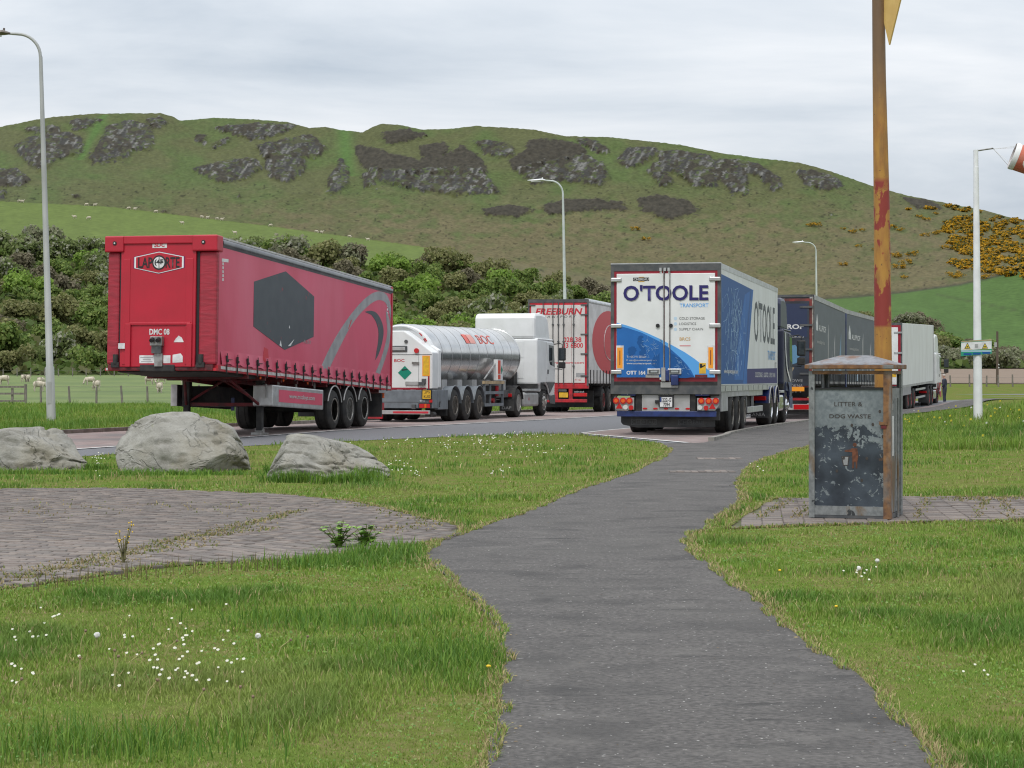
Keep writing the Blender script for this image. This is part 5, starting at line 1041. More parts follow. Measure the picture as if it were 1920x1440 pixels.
q2 = D(q[0], q[1], WA, 0.12, 14.0)
tractor(q2[0], q2[1], WA, 'white tractor unit with red lower panels at the head of the row', m_white, m_plred, None, [-3.0, -1.7], 2.3, 3.8, 'r', hub='r', z=-.36, slope=.0)
# ------------------------------------------------------------------ boulders
def node_mat(name, rough, metal, fn):
    mt = bpy.data.materials.new(name); mt.use_nodes = True; t = mt.node_tree; P = t.nodes['Principled BSDF']; P.inputs['Roughness'].default_value = rough; P.inputs['Metallic'].default_value = metal
    lk = t.links.new; tcn = t.nodes.new('ShaderNodeTexCoord'); obj = tcn.outputs['Object']
    class K:
        def noise(s, sc_, det=5, st=None, dist=0, rough=.55):
            v = obj
            if st: m_ = t.nodes.new('ShaderNodeMapping'); m_.inputs['Scale'].default_value = st; lk(v, m_.inputs[0]); v = m_.outputs[0]
            n = t.nodes.new('ShaderNodeTexNoise'); n.inputs['Scale'].default_value = sc_; n.inputs['Detail'].default_value = det; n.inputs['Distortion'].default_value = dist; n.inputs['Roughness'].default_value = rough; lk(v, n.inputs['Vector']); return n.outputs['Fac']
        def vor(s, sc_, st=None):
            v = obj
            if st: m_ = t.nodes.new('ShaderNodeMapping'); m_.inputs['Scale'].default_value = st; lk(v, m_.inputs[0]); v = m_.outputs[0]
            n = t.nodes.new('ShaderNodeTexVoronoi'); n.feature = 'DISTANCE_TO_EDGE'; n.inputs['Scale'].default_value = sc_; lk(v, n.inputs['Vector']); return n.outputs['Distance']
        def axis(s, i): n = t.nodes.new('ShaderNodeSeparateXYZ'); lk(obj, n.inputs[0]); return n.outputs[i]
        def rng(s, v, a, b_, c=0, d=1): n = t.nodes.new('ShaderNodeMapRange'); lk(v, n.inputs[0]); n.inputs[1].default_value = a; n.inputs[2].default_value = b_; n.inputs[3].default_value = c; n.inputs[4].default_value = d; return n.outputs[0]
        def op(s, o_, a, b_):
            n = t.nodes.new('ShaderNodeMath'); n.operation = o_
            for i, v in enumerate((a, b_)):
                if isinstance(v, (int, float)): n.inputs[i].default_value = v
                else: lk(v, n.inputs[i])
            return n.outputs[0]
        def mix(s, f, a, b_):
            n = t.nodes.new('ShaderNodeMix'); n.data_type = 'RGBA'
            if isinstance(f, (int, float)): n.inputs['Factor'].default_value = f
            else: lk(f, n.inputs['Factor'])
            for k_, v in (('A', a), ('B', b_)):
                if isinstance(v, tuple): n.inputs[k_].default_value = (*v, 1)
                else: lk(v, n.inputs[k_])
            return n.outputs['Result']
        def bump(s, h, st_, dist=.02):
            n = t.nodes.new('ShaderNodeBump'); n.inputs['Strength'].default_value = st_; n.inputs['Distance'].default_value = dist; lk(h, n.inputs['Height']); lk(n.outputs[0], P.inputs['Normal'])
        def col(s, c): lk(c, P.inputs['Base Color'])
    fn(K()); return mt
def rockfn(k):
    a = k.noise(2.2, 8, dist=.6); b_ = k.noise(9, 7, rough=.7); c = k.noise(30, 4); w = k.noise(.8, 4, st=(1, 1, 2.2), dist=1.2)
    base = k.mix(k.rng(a, .32, .68), (.20, .192, .168), (.34, .332, .30)); base = k.mix(k.rng(k.noise(1.3, 4), .46, .66, 0, .8), base, (.205, .185, .138))
    base = k.mix(k.rng(b_, .54, .74, 0, .55), base, (.095, .095, .088)); base = k.mix(k.rng(c, .6, .75, 0, .4), base, (.34, .34, .32)); vein = k.op('ABSOLUTE', k.op('SUBTRACT', w, .5), 0)
    base = k.mix(k.rng(vein, .006, 0, 0, .35), base, (.12, .115, .10)); base = k.mix(k.rng(k.noise(5, 3), .68, .74, 0, .5), base, (.20, .21, .10)); k.col(base)
    k.bump(k.op('ADD', k.op('MULTIPLY', a, 1.0), k.op('ADD', k.op('MULTIPLY', b_, .7), k.rng(vein, 0, .02, 0, .3))), 1.0, .05)
m_rock = node_mat('weathered_grey_rock', .9, 0, rockfn)
def boulder(name, px0, px1, top, Y, prof, seed, label, depth=.85):
    r_ = np.random.default_rng(seed); bm = bmesh.new(); bmesh.ops.create_icosphere(bm, subdivisions=6, radius=1)
    v = np.array([w.co[:] for w in bm.verts]); w0 = (px1-px0)/2/FOC*Y; h = EYE+(HOR-top)/FOC*Y
    sg = np.sign(v)*np.abs(v)**.72; sg /= np.maximum(np.abs(sg).max(), 1)
    for k_ in range(16):                                  # broken faces
        n = r_.normal(size=3); n[2] = n[2]*.6+.15; n /= np.linalg.norm(n); d = r_.uniform(.72, .98)
        e_ = sg@n-d; sg -= np.outer(np.clip(e_, 0, None)*.9, n)
    x, y, z = sg.T
    nz = fbm(x*2.2+seed, z*2.2+y*1.7, 5, seed)-.5; nz2 = np.abs(fbm(x*1.6+y*2+z*2.6, z*3.2-x*.8+seed, 4, seed+3)-.5)
    sg = sg*(1+.13*nz-.10*np.clip(.07-nz2, 0, 1)/.07)[:, None]; x, y, z = sg.T
    x = x/np.abs(x).max(); pf = np.interp(x, [p[0] for p in prof], [p[1] for p in prof]); zz = np.where(z > 0, z/z.max()*pf*h, z*.25)
    yy = y*depth*(1-.25*np.clip(z, 0, 1))
    cx = ((px0+px1)/2-960)/FOC*Y
    for i, w in enumerate(bm.verts): w.co = (x[i]*w0, yy[i], zz[i])
    me = bpy.data.meshes.new(name); bm.to_mesh(me); bm.free(); me.materials.append(m_rock); me.polygons.foreach_set('use_smooth', [True]*len(me.polygons))
    o = link(name, me); o.location = (cx, Y, -.02); tag(o, label, 'boulder', 'boulders on the grass verge'); return o
boulder('boulder', -72, 178, 797, 32.0, [(-1, .80), (-.3, .98), (.35, 1.0), (.6, .92), (.8, .62), (1, .35)], 3, 'long low grey boulder cut by the left edge of the frame')
boulder('boulder', 209, 470, 770, 31.6, [(-1, .55), (-.85, .80), (-.55, .95), (-.2, 1.0), (.25, 1.0), (.5, .93), (.75, .78), (.92, .55), (1, .35)], 8, 'biggest pale grey boulder, middle of the three on the verge')
boulder('boulder', 476, 732, 808, 29.2, [(-1, .55), (-.8, .84), (-.5, 1.0), (-.1, .95), (.3, .82), (.7, .66), (1, .42)], 21, 'smallest boulder, sloping down towards the path with long grass at its foot')
# ------------------------------------------------------------------ street lamps
m_col = M('galvanised_column', (.33, .34, .33), .55, .2, c2=(.42, .43, .42), ns=3, lo=.35, hi=.7, stretch=(1, 1, .3)); m_colp = M('pale_painted_column', (.50, .54, .52), .5, c2=(.42, .46, .44), ns=3)
m_lumd = M('brown_lamp_housing', (.12, .10, .09), .5, c2=(.17, .15, .13), ns=6); m_lumw = M('white_lamp_housing', (.62, .63, .63), .4)
def lamp(bx_, by, tx, top, Y, mat, hm, label, arm=1.0):
    x0 = (bx_-960)/FOC*Y; z0 = EYE+(HOR-by)/FOC*Y; x1 = (tx-960)/FOC*Y; H = EYE+(HOR-top)/FOC*Y-z0
    t = empty('street_lamp', (x0, Y, z0)); tag(t, label, 'street lamp', 'street lamps along the road'); lean = x1-x0
    def P_(z, dx_=0): return (lean*z/H+dx_, 0, z)
    col = MB().tube([P_(-.3), P_(1.6), P_(1.65), P_(H*.6), P_(H-.75)], [.145, .14, .115, .085, .058], 14).build('column', mat, t, smooth=True)
    if bx_ < 200: MB().box(lean*.1-.06, lean*.1+.06, -.15, -.125, .45, 1.15).build('inspection_door', mat, col)
    pts = [P_(H-.76)] + [(lean*(H-.4)/H-.72*(1-math.cos(a)), 0, H-.75+.72*math.sin(a)) for a in np.linspace(0, math.pi/2, 10)] + [(lean-1.0-(arm-.9)*.5, 0, H-.01)]
    MB().tube(pts, [.058]+[.05]*10+[.04], 10).build('bracket_arm', mat, t, smooth=True)
    a = pts[-1][0]
    hd = MB().tube([(a+.1, 0, H-.02), (a+.0, 0, H), (a-.12, 0, H+.03), (a-.45, 0, H-.01), (a-.75, 0, H-.03), (a-.95, 0, H-.01)], [.05, .09, .13, .12, .09, .03], 10); 
    hd.v = [(x, y*1.6, H+(z-H)*.62) for x, y, z in hd.v]; h = hd.build('luminaire', hm, t, smooth=True)
    MB().cyl((a-.1, 0, H+.05), (a-.1, 0, H+.16), .035, n=8).build('photocell', hm, h); MB().box(a-.75, a-.2, -.12, .12, H-.10, H-.06).build('lamp_lens', m_lwh, h)
    return t
lamp(96, 783, 75, 62, 66.5, m_col, m_lumd, 'tall grey street lamp at the left with a brown lamp head')
lamp(1063, 775, 1055, 338, 118, m_colp, m_lumw, 'pale street lamp rising behind the tanker and the white and red trailer')
lamp(1533, 762, 1530, 454, 175.5, m_colp, m_lumw, 'small far street lamp rising above the slate grey trailer')
# ------------------------------------------------------------------ litter bin
def binfn(k):
    z = k.axis(2); x = k.axis(0); n = k.noise(5.5, 6, dist=1.0, rough=.6); n2 = k.noise(24, 4); f = k.noise(2.2, 4)
    galv = k.mix(k.rng(n2, .35, .65), (.135, .160, .172), (.215, .240, .250)); galv = k.mix(k.rng(f, .45, .65, 0, .6), galv, (.105, .125, .135))
    dark = k.mix(k.rng(k.noise(3, 4), .4, .65), (.020, .026, .036), (.055, .070, .090))
    wgt = k.op('ADD', k.op('ADD', k.op('ADD', k.rng(z, .55, 1.12, 0, .34), k.rng(z, .90, .99, 0, .3)), k.rng(x, .0, .40, 0, .17)), k.op('ADD', n, k.rng(k.noise(38, 3), .3, .7, -.10, .10)))
    chips = k.rng(k.noise(9, 5, dist=.8, rough=.65), .61, .62); mask = k.rng(wgt, .725, .738); mask = k.op('MAXIMUM', mask, chips)
    c = k.mix(mask, dark, galv); rust = k.rng(k.op('ADD', k.noise(7, 5), k.rng(z, .0, .10, .10, 0)), .68, .74); c = k.mix(rust, c, (.11, .06, .035)); k.col(c); k.bump(k.op('ADD', mask, k.op('MULTIPLY', n2, .4)), .5, .006)
m_bin = node_mat('peeling_bin_paint', .45, .1, binfn)
def rustfn(k):
    n = k.noise(4, 6, st=(1, 1, .35)); n2 = k.noise(14, 5)
    c = k.mix(k.rng(n2, .35, .65), (.11, .058, .034), (.25, .125, .05)); c = k.mix(k.rng(n, .54, .66), c, (.17, .175, .17)); k.col(c); k.bump(n2, .5, .01)
m_rust = node_mat('rusty_galvanised_steel', .75, .1, rustfn)
def postfn(k):
    n = k.noise(3.2, 6, st=(1, 1, .35), dist=.5); n2 = k.noise(20, 5)
    c = k.mix(k.rng(n2, .35, .65), (.14, .15, .15), (.22, .23, .23)); c = k.mix(k.rng(n, .53, .60), c, (.15, .10, .055)); c = k.mix(k.rng(k.noise(9, 3), .66, .68), c, (.03, .033, .035)); k.col(c); k.bump(n2, .4, .008)
m_binpost = node_mat('stained_steel_post', .6, .1, postfn)
def lidfn(k):
    n = k.noise(4, 5); n2 = k.noise(18, 5); c = k.mix(k.rng(n2, .35, .65), (.15, .155, .165), (.23, .235, .25)); c = k.mix(k.rng(n, .50, .64), c, (.15, .075, .04)); k.col(c); k.bump(n2, .3, .006)
m_lid = node_mat('weathered_lid', .5, .2, lidfn)
m_cut = M('cut_letter_shadow', (.050, .042, .038), .9); m_rustf = M('rust_brown', (.16, .058, .03), .9, c2=(.09, .035, .02), ns=20)
t = empty('litter_bin', (3.50, 21.15, .024), -R(19.5)); tag(t, 'square metal litter bin with peeling dark paint and pyramid lid', 'litter bin')
bw, bd, bh = .375, .36, 1.30
fp = MB().box(-bw, bw, -bd, -bd+.02, .05, bh).build('front_panel', m_bin, t); MB().box(-bw, bw, bd-.02, bd, .05, bh).build('back_panel', m_bin, t); MB().box(bw-.0, bw+.018, -bd, bd, .05, bh).build('side_panel', m_binpost, t); MB().box(-bw-.018, -bw, -bd, bd, .05, bh).build('side_panel', m_binpost, t)
for sx in (-1, 1):
    for sy in (-1, 1):
        w_ = .055 if (sx > 0 and sy < 0) else .045; m_ = MB(); xa, ya = sx*(bw+.035), sy*(bd+.025)
        m_.box(min(xa, xa-sx*w_*1.3), max(xa, xa-sx*w_*1.3), min(ya, ya-sy*.022), max(ya, ya-sy*.022), 0, 1.475).box(min(xa, xa-sx*.022), max(xa, xa-sx*.022), min(ya-sy*.0221, ya-sy*w_*2), max(ya-sy*.0221, ya-sy*w_*2), 0, 1.475)
        m_.build('corner_post', m_rust if (sx > 0 and sy < 0) else m_binpost, t)
MB().box(-bw-.02, bw+.02, -bd-.018, -bd, .03, .12).build('skirting_rail', m_binpost, t); MB().box(-bw-.03, bw+.03, -bd-.015, bd+.015, .0, .045).build('base_plate', m_dkgrey, t)
for sy in (-1, 1): MB().box(-bw, bw, sy*(bd+.015)-.012, sy*(bd+.015)+.012, 1.44, 1.475).build('aperture_rail', m_rust, t); MB().box(-bw, bw, sy*(bd)-.012, sy*(bd)+.012, bh-.012, bh+.004).build('aperture_sill', m_black, t)
for sx in (-1, 1): MB().box(sx*(bw+.02)-.012, sx*(bw+.02)+.012, -bd, bd, 1.441, 1.474).build('aperture_rail', m_rust, t)
MB().box(-bw+.01, bw-.01, -bd+.02, bd-.02, .06, 1.05).build('liner', m_black, t)
ew, ed = .445, .43; MB().box(-ew, ew, -ed, ed, 1.492, 1.535).build('lid_edge', m_rust, t, bevel=.008)
MB().add([(-ew, -ed, 1.536), (ew, -ed, 1.536), (ew, ed, 1.536), (-ew, ed, 1.536), (-.14, -.13, 1.63), (.14, -.13, 1.63), (.14, .13, 1.63), (-.14, .13, 1.63)], [(0,3,2,1),(4,5,6,7),(0,1,5,4),(1,2,6,5),(2,3,7,6),(3,0,4,7)]).build('lid', m_lid, t)
text(fp, 'LITTER &', 'B', -bd, -.155, .125, 1.12, 1.163, m_cut, .0, th=.003); text(fp, 'DOG WASTE', 'B', -bd, -.205, .21, 1.0, 1.04, m_cut, .01, th=.003)
hl = MB()
for x, z in ((.30, 1.07), (.23, .94), (.33, .82), (.35, .74), (.17, .60), (-.13, .47), (.02, .93), (-.06, .60), (.12, .38)): MB().disc('B', -bd, x, z, .013, .003, 10, .017).build('bolt_hole', m_cut, fp)
pic = MB().plate('B', -bd, [(.02, .70), (.075, .70), (.085, .62), (.075, .565), (.075, .50), (.06, .50), (.058, .565), (.045, .565), (.042, .50), (.025, .50), (.025, .66), (-.05, .665), (-.05, .68), (.01, .69)], .003).build('tidy_figure', m_rustf, fp); MB().disc('B', -bd, .05, .735, .02, .003, 14).build('figure_head', m_rustf, pic); MB().plate('B', -bd, [(-.085, .62), (-.005, .62), (-.015, .525), (-.068, .525)], .0022).build('figure_basket', m_cut, pic); MB().plate('B', -bd, [(-.075, .613), (-.015, .613), (-.023, .533), (-.06, .533)], .003).build('basket_inside', m_greyp, pic)
MB().box(bw-.075, bw+.005, -bd-.035, -bd-.0, .935, .965).build('lock_tab', m_rust, t); MB().box(bw-.06, bw-.005, -bd-.032, -bd, .90, .93).build('lock_face', m_dkred, t)
MB().rect('S', bw+.018, -.28, -.10, .62, 1.02, .004).build('white_notice', m_sticker, t); MB().rect('S', bw+.018, -.26, -.14, 1.08, 1.14, .004).build('torn_notice', m_greyp, t); MB().rect('S', bw+.018, -.28, -.22, 1.2, 1.28, .004).build('torn_notice', m_sticker, t)
MB().tube([(bw+.045, .02, .0), (bw+.045, .02, 1.2)], .012, 6).build('hinge_rod', m_binpost, t)
# ------------------------------------------------------------------ leaning painted pole with its yellow triangle
def polefn(k):
    z = k.axis(2); n = k.noise(2.6, 6, st=(2.2, 2.2, .4), dist=.6); n2 = k.noise(16, 5, st=(1, 1, .3)); n3 = k.noise(5, 5, st=(1, 1, .18))
    c = k.mix(k.rng(n2, .35, .7), (.40, .205, .038), (.30, .135, .032)); c = k.mix(k.rng(n3, .57, .68, 0, .8), c, (.16, .085, .035)); c = k.mix(k.rng(k.noise(30, 3), .68, .72), c, (.07, .04, .025))
    win = k.op('MULTIPLY', k.rng(z, 1.93, 1.96), k.rng(z, 3.52, 3.46)); red = k.op('MULTIPLY', win, k.rng(k.op('ADD', n, k.rng(k.noise(9, 4), .3, .7, -.08, .08)), .50, .53)); edge = k.op('MAXIMUM', k.op('MULTIPLY', k.rng(z, 1.93, 1.95), k.rng(z, 2.02, 1.99)), k.op('MULTIPLY', k.rng(z, 3.38, 3.40), k.rng(z, 3.50, 3.48)))
    c = k.mix(k.op('MAXIMUM', red, k.op('MULTIPLY', edge, .55)), c, (.235, .030, .022)); top = k.rng(k.op('ADD', z, k.op('MULTIPLY', n, 1.2)), 4.6, 5.4, 0, .85); c = k.mix(top, c, (.13, .085, .055)); k.col(c); k.bump(n2, .4, .01)
m_pole = node_mat('mustard_painted_steel', .6, .05, polefn); m_ytri = M('faded_yellow_plate', (.62, .42, .14), .6, c2=(.54, .35, .11), ns=4)
t = empty('sign_pole', (3.93, 21.95, .02)); tag(t, 'leaning mustard and rust-red pole with a yellow triangle, behind the bin', 'pole')
MB().tube([(0, 0, -.2), (-.012, 0, 1.5), (-.028, 0, 3.2), (-.055, 0, 4.6), (-.075, 0, 6.6)], [.094, .092, .084, .070, .060], 20).build('post', m_pole, t, smooth=True)
tri = MB(); c0 = Vector((.045, -.10, 4.90)); u_ = Vector((.55, -.83, 0)).normalized(); n_ = Vector((.83, .55, 0)).normalized()
pts = [c0, c0+u_*.42+Vector((0, 0, 1.35))+Vector((.05, 0, 0)), c0-u_*.42+Vector((0, 0, 1.35))]
tri.add([p for p in pts]+[p+n_*-.02 for p in pts], [(0, 2, 1), (3, 4, 5), (0, 1, 4, 3), (1, 2, 5, 4), (2, 0, 3, 5)]).build('triangle_plate', m_ytri, t); MB().box(-.11, .05, -.09, .09, 5.7, 5.76).build('clamp', m_steel, t)
# ------------------------------------------------------------------ windsock mast and notice
m_mast = M('white_mast_paint', (.74, .75, .75), .4, c2=(.66, .67, .67), ns=3); m_sock = M('faded_orange_cloth', (.52, .125, .075), .8, c2=(.46, .16, .11), ns=3, b=.4, bs=8); m_sockw = M('white_cloth', (.68, .68, .68), .8)
WX = (1830-960)/FOC*55.7
t = empty('windsock_mast', (WX, 55.7, float(gz(WX, 55.7)))); tag(t, 'slim white mast with short arm holding an orange windsock', 'windsock mast')
MB().tube([(.06, 0, -.2), (.05, 0, .6), (.0, 0, 6.9)], [.125, .12, .07], 14).build('mast', m_mast, t, smooth=True); MB().tube([(0, 0, 6.88), (-.005, 0, 7.36)], [.065, .065], 12).build('mast_head', m_mast, t, smooth=True)
MB().tube([(0, 0, 7.33), (.25, 0, 7.37), (.46, 0, 7.40)], .022, 6).build('swing_arm', m_steel, t)
s = empty('windsock', (WX+.47, 55.7, float(gz(WX, 55.7))+7.38)); tag(s, 'faded orange windsock with white collar blown out to the right', 'windsock')
axd = Vector((.93, -.10, -.36)).normalized()
def sockring(d, r, n=20):
    a = axd.orthogonal().normalized(); b_ = axd.cross(a); c = Vector((.50, 0, -.17))+axd*d; return [c+(a*math.cos(2*math.pi*i/n)+b_*math.sin(2*math.pi*i/n))*r for i in range(n)]
def sockpart(name, ds, mat, par):
    vs = []; 
    for d, r in ds: vs += sockring(d, r)
    return MB().add(vs, [(k_*20+i, k_*20+(i+1) % 20, (k_+1)*20+(i+1) % 20, (k_+1)*20+i) for k_ in range(len(ds)-1) for i in range(20)]).build(name, mat, par, smooth=True)
sl_ = sockpart('sleeve', [(.14, .36), (.5, .35), (.9, .33), (1.5, .30), (2.3, .25), (3.0, .2)], m_sock, s); sockpart('collar', [(0, .36), (.05, .375), (.145, .362)], m_sockw, s)
for i in (0, 5, 10, 15): MB().tube([(0, 0, 0), sockring(.02, .36)[i]], .006, 4).build('bridle_cord', m_sockw, s)
MB().tube([(-.03, 0, .01), (.03, 0, 0)], .012, 6).build('swivel', m_steel, s)
cuv = text(sl_, 'CAA', 'S', 0, .30, 1.2, 0, 1, m_sockw, .0)
me = cuv.data; v = np.empty(len(me.vertices)*3, np.float32); me.vertices.foreach_get('co', v); v = v.reshape(-1, 3); a_ = axd.orthogonal().normalized(); b_ = axd.cross(a_)
down = Vector((0, -.75, -.45)); ang0 = math.atan2(down.dot(b_), down.dot(a_)); sgn = 1 if (a_*math.cos(ang0+.4)+b_*math.sin(ang0+.4)).z > (a_*math.cos(ang0)+b_*math.sin(ang0)).z else -1
nv = []
for p in v:
    d = float(p[1]); an = ang0+sgn*(float(p[2])-.3)*1.0; r_ = np.interp(d, [.14, .5, .9, 1.5], [.36, .35, .33, .30])+.006; c = Vector((.50, 0, -.17))+axd*d; nv.append(c+(a_*math.cos(an)+b_*math.sin(an))*r_)
me.vertices.foreach_set('co', np.array([w[:] for w in nv], np.float32).ravel()); me.update()
m_gsign = M('green_sign', (.02, .26, .15), .5); m_ysign = M('hazard_yellow', (.62, .46, .03), .5)
g = empty('warning_sign', (WX, 55.7, float(gz(WX, 55.7))), R(-6)); tag(g, 'white and green warning sign with two yellow triangles strapped to the windsock mast', 'sign')
b0 = MB().hexa([(-.41, -.125, 1.83), (.40, -.125, 1.90), (.40, -.09, 1.90), (-.41, -.09, 1.83), (-.41, -.125, 2.24), (.40, -.125, 2.29), (.40, -.09, 2.29), (-.41, -.09, 2.24)]).build('board', m_gsign, g)
MB().plate('B', -.125, [(-.405, 1.99), (.395, 2.03), (.395, 2.235), (-.405, 2.195)], .004).build('white_panel', m_sticker, b0); MB().plate('B', -.125, [(-.405, 2.21), (.395, 2.25), (.395, 2.285), (-.405, 2.235)], .004).build('brown_top_edge', m_wood, b0)
for x in (-.24, .22):
    MB().plate('B', -.129, [(x-.08, 2.035), (x+.08, 2.04), (x, 2.19)], .003).build('warning_triangle', m_black, b0); MB().plate('B', -.132, [(x-.055, 2.048), (x+.055, 2.052), (x, 2.165)], .003).build('triangle_field', m_ysign, b0); MB().rect('B', -.129, x-.12, x+.12, 2.018, 2.03, .003).build('caption', m_ysign, b0)
    MB().rect('B', -.135, x-.02, x+.022, 2.07, 2.10, .002).build('triangle_symbol', m_black, b0)
MB().rect('B', -.129, -.045, .035, 2.06, 2.16, .003).build('grey_emblem', m_lgrey, b0)
for x0, x1, z in ((-.34, -.13, 1.86), (-.10, .11, 1.875), (.15, .36, 1.895)): MB().rect('B', -.125, x0, x1, z, z+.055, .003).build('caption_block', m_dblue, b0)
MB().rect('B', -.125, -.40, .39, 1.955, 1.985, .003).build('blue_strip', m_pale, b0)
MB().cyl((.02, 0, 1.93), (.02, 0, 1.97), .125, n=16).build('mounting_band', m_steel, g)
# ------------------------------------------------------------------ fences, gate, telegraph pole
m_post = M('grey_fence_timber', (.20, .18, .155), .9, c2=(.13, .115, .10), ns=5, stretch=(3, 3, .5)); m_wire = M('fence_wire', (.16, .16, .16), .5, .5)
def fence(label, us, Y, h, r, wires=(.35, .7, 1.0), dYdu=0):
    x0 = (us[0]-960)/FOC*Y; root = empty('wire_fence', (x0, Y, float(gz(x0, Y)))); tag(root, label, 'fence'); me = MB().tube([(0, 0, -.2), (.01, 0, h*.5), (0, 0, h)], [r, r*.95, r*.85], 7).mesh('post', m_post); tops = []
    for i, u in enumerate(us):
        y = Y+dYdu*(u-us[0]); x = (u-960)/FOC*y; o = link('post', me, root); z = float(gz(x, y)); o.location = (x-x0, y-Y, z-float(gz(x0, Y))); o.rotation_euler = (random.gauss(0, .03), random.gauss(0, .04), random.random()*6); o.scale.z = random.uniform(.92, 1.05); tops.append(o.location.copy())
    for w_ in wires: MB().tube([(p.x, p.y-r, p.z+h*w_*.95) for p in tops], .008, 4).build('wire', m_wire, root)
    return root
fence('grey timber posts and wire fencing the sheep field from the road verge', [77, 131, 181, 229.5, 277, 326, 374, 422, 470, 518, 566, 614, 662, 710], 134, 1.2, .075)
fence('far row of thin posts along the foot of the scrub bank', [-20+26*i for i in range(34)], 214, .95, .06, (.4, .8))
fence('dark posts and wire in front of the ploughed field', [1722, 1752, 1782, 1818, 1850, 1872, 1899, 1930, 1962, 1995], 166, .95, .07, (.4, .8), .0)
gt = empty('field_gate', ((22-960)/FOC*132, 132, float(gz(-31, 132)))); tag(gt, 'low grey timber rail gate at the left end of the field fence', 'gate')
for z in (.15, .62, 1.05): MB().box(-1.9, .85, -.03, .03, z, z+.12).build('rail', m_post, gt)
for x in (.80, -.05, -1.8): MB().box(x, x+.14, .04 if x != .80 else -.04, .16, -.2, 1.28 if x > .5 else 1.02).build('gate_post', m_post, gt)
t = empty('telegraph_pole', ((1870-960)/FOC*172, 172, float(gz(40, 172)))); tag(t, 'thin brown telegraph pole beside the ploughed field', 'pole')
MB().tube([(0, 0, -.3), (0, 0, 4.4)], [.12, .09], 8).build('post', M('tarred_timber', (.09, .065, .05), .9), t); MB().box(-.28, -.07, -.12, -.08, 3.1, 3.5).build('notice_plate', m_lgrey, t); 
for z in (1.35, 1.6): MB().cyl((.10, -.1, z), (.10, -.1, z+.1), .045, n=8).build('insulator', m_white, t)
# ------------------------------------------------------------------ sheep
m_wool = M('sheep_wool', (.52, .47, .38), .95, c2=(.42, .37, .29), ns=7, b=.8, bs=14); m_face = M('sheep_face', (.42, .37, .31), .9)
def sheep_mesh(graze):
    bm = bmesh.new(); me = bpy.data.meshes.new('sheep')
    J = [(-.5, .66, .15), (-.35, .68, .24), (-.05, .66, .27), (.28, .68, .235), (.45, .72, .16)]
    J += ([(.58, .52, .115), (.66, .30, .095), (.72, .14, .06)] if graze else [(.56, .90, .12), (.66, 1.0, .105), (.82, .95, .06)])
    V = [(x, 0, z) for x, z, r in J]; rr = [r for *_, r in J]; E = [(i, i+1) for i in range(len(J)-1)]
    for x, sy, b_ in ((-.33, .13, 1), (-.33, -.13, 1), (.3, .12, 3), (.3, -.12, 3)):
        n = len(V); V += [(x, sy, .48), (x+(-.05 if b_ == 1 else .01), sy*1.05, .25), (x, sy*1.05, .02)]; rr += [.085, .045, .04]; E += [(b_, n), (n, n+1), (n+1, n+2)]
    hd = len(J)-2; n = len(V); hx_, _, hz_ = V[hd]
    for s_ in (-1, 1): V.append((hx_-.05, s_*.17, hz_+.07)); rr.append(.03); E.append((hd, len(V)-1))
    me.from_pydata(V, E, []); o = bpy.data.objects.new('tmp', me); COL.objects.link(o); m = o.modifiers.new('s', 'SKIN')
    for i, r_ in enumerate(rr): me.skin_vertices[0].data[i].radius = (r_, r_)
    me.skin_vertices[0].data[2].use_root = True; o.modifiers.new('d', 'SUBSURF').levels = 1
    dg = bpy.context.evaluated_depsgraph_get(); m2 = bpy.data.meshes.new_from_object(o.evaluated_get(dg)); bpy.data.objects.remove(o)
    m2.materials.clear(); m2.materials.append(m_wool); m2.materials.append(m_face); m2.name = 'sheep'
    for p in m2.polygons:
        c = p.center; p.use_smooth = True; p.material_index = 1 if (c.z < .40 and c.x < .5) or (graze and c.x > .6 and c.z < .33) or (not graze and c.x > .70) else 0
    return m2
sm = [sheep_mesh(True), sheep_mesh(False)]
def sheep(px, py, rot, kind, sc_, label, group, hillside=False):
    if hillside:
        ts = np.linspace(1, 2, 200); tv = float(ts[np.argmin(np.abs(hill_py(np.full(200, float(px)), ts)-py))]); x, y, z = [float(a) for a in hill_pt(px, tv)]; z -= .1
    else:
        ys_ = np.linspace(140, 216, 600); f = HOR+(EYE-np.interp(ys_, GY, GZ))*FOC/ys_; y = float(ys_[np.argmin(np.abs(f-py))]); x = (px-960)/FOC*y; z = float(gz(x, y))-.02
    o = link('sheep', sm[kind]); o.location = (x, y, z); o.rotation_euler = (0, 0, R(rot)); o.scale = (sc_,)*3; tag(o, label, 'sheep', group)
near = [(8, 722, 185, 0, .95, 'sheep grazing at the far left edge above the gate'), (46, 717, 60, 0, .8, 'left sheep of the close pair standing behind the gate'), (52, 717, 110, 0, .8, 'right sheep of the close pair standing behind the gate'), (77, 724, 70, 0, .85, 'sheep just left of the tall street lamp, the farther of two'), (73, 735, 20, 0, .95, 'sheep just left of the tall street lamp, nearer the fence'), (169, 723, 200, 0, .85, 'sheep between lamp and red trailer, the farther of the middle two'), (180, 733, 120, 0, .95, 'sheep between lamp and red trailer standing behind a fence post'), (280, 722, 0, 0, .85, 'sheep head down under the left corner of the red trailer'), (303, 720, 190, 0, .8, 'smaller sheep under the nose of the red trailer'), (299, 738, 100, 0, .95, 'sheep under the red trailer closest to the fence'), (347, 722, 10, 0, .8, 'sheep half hidden by the red trailer landing gear')]
for p in near: sheep(*p, 'sheep in the near field')
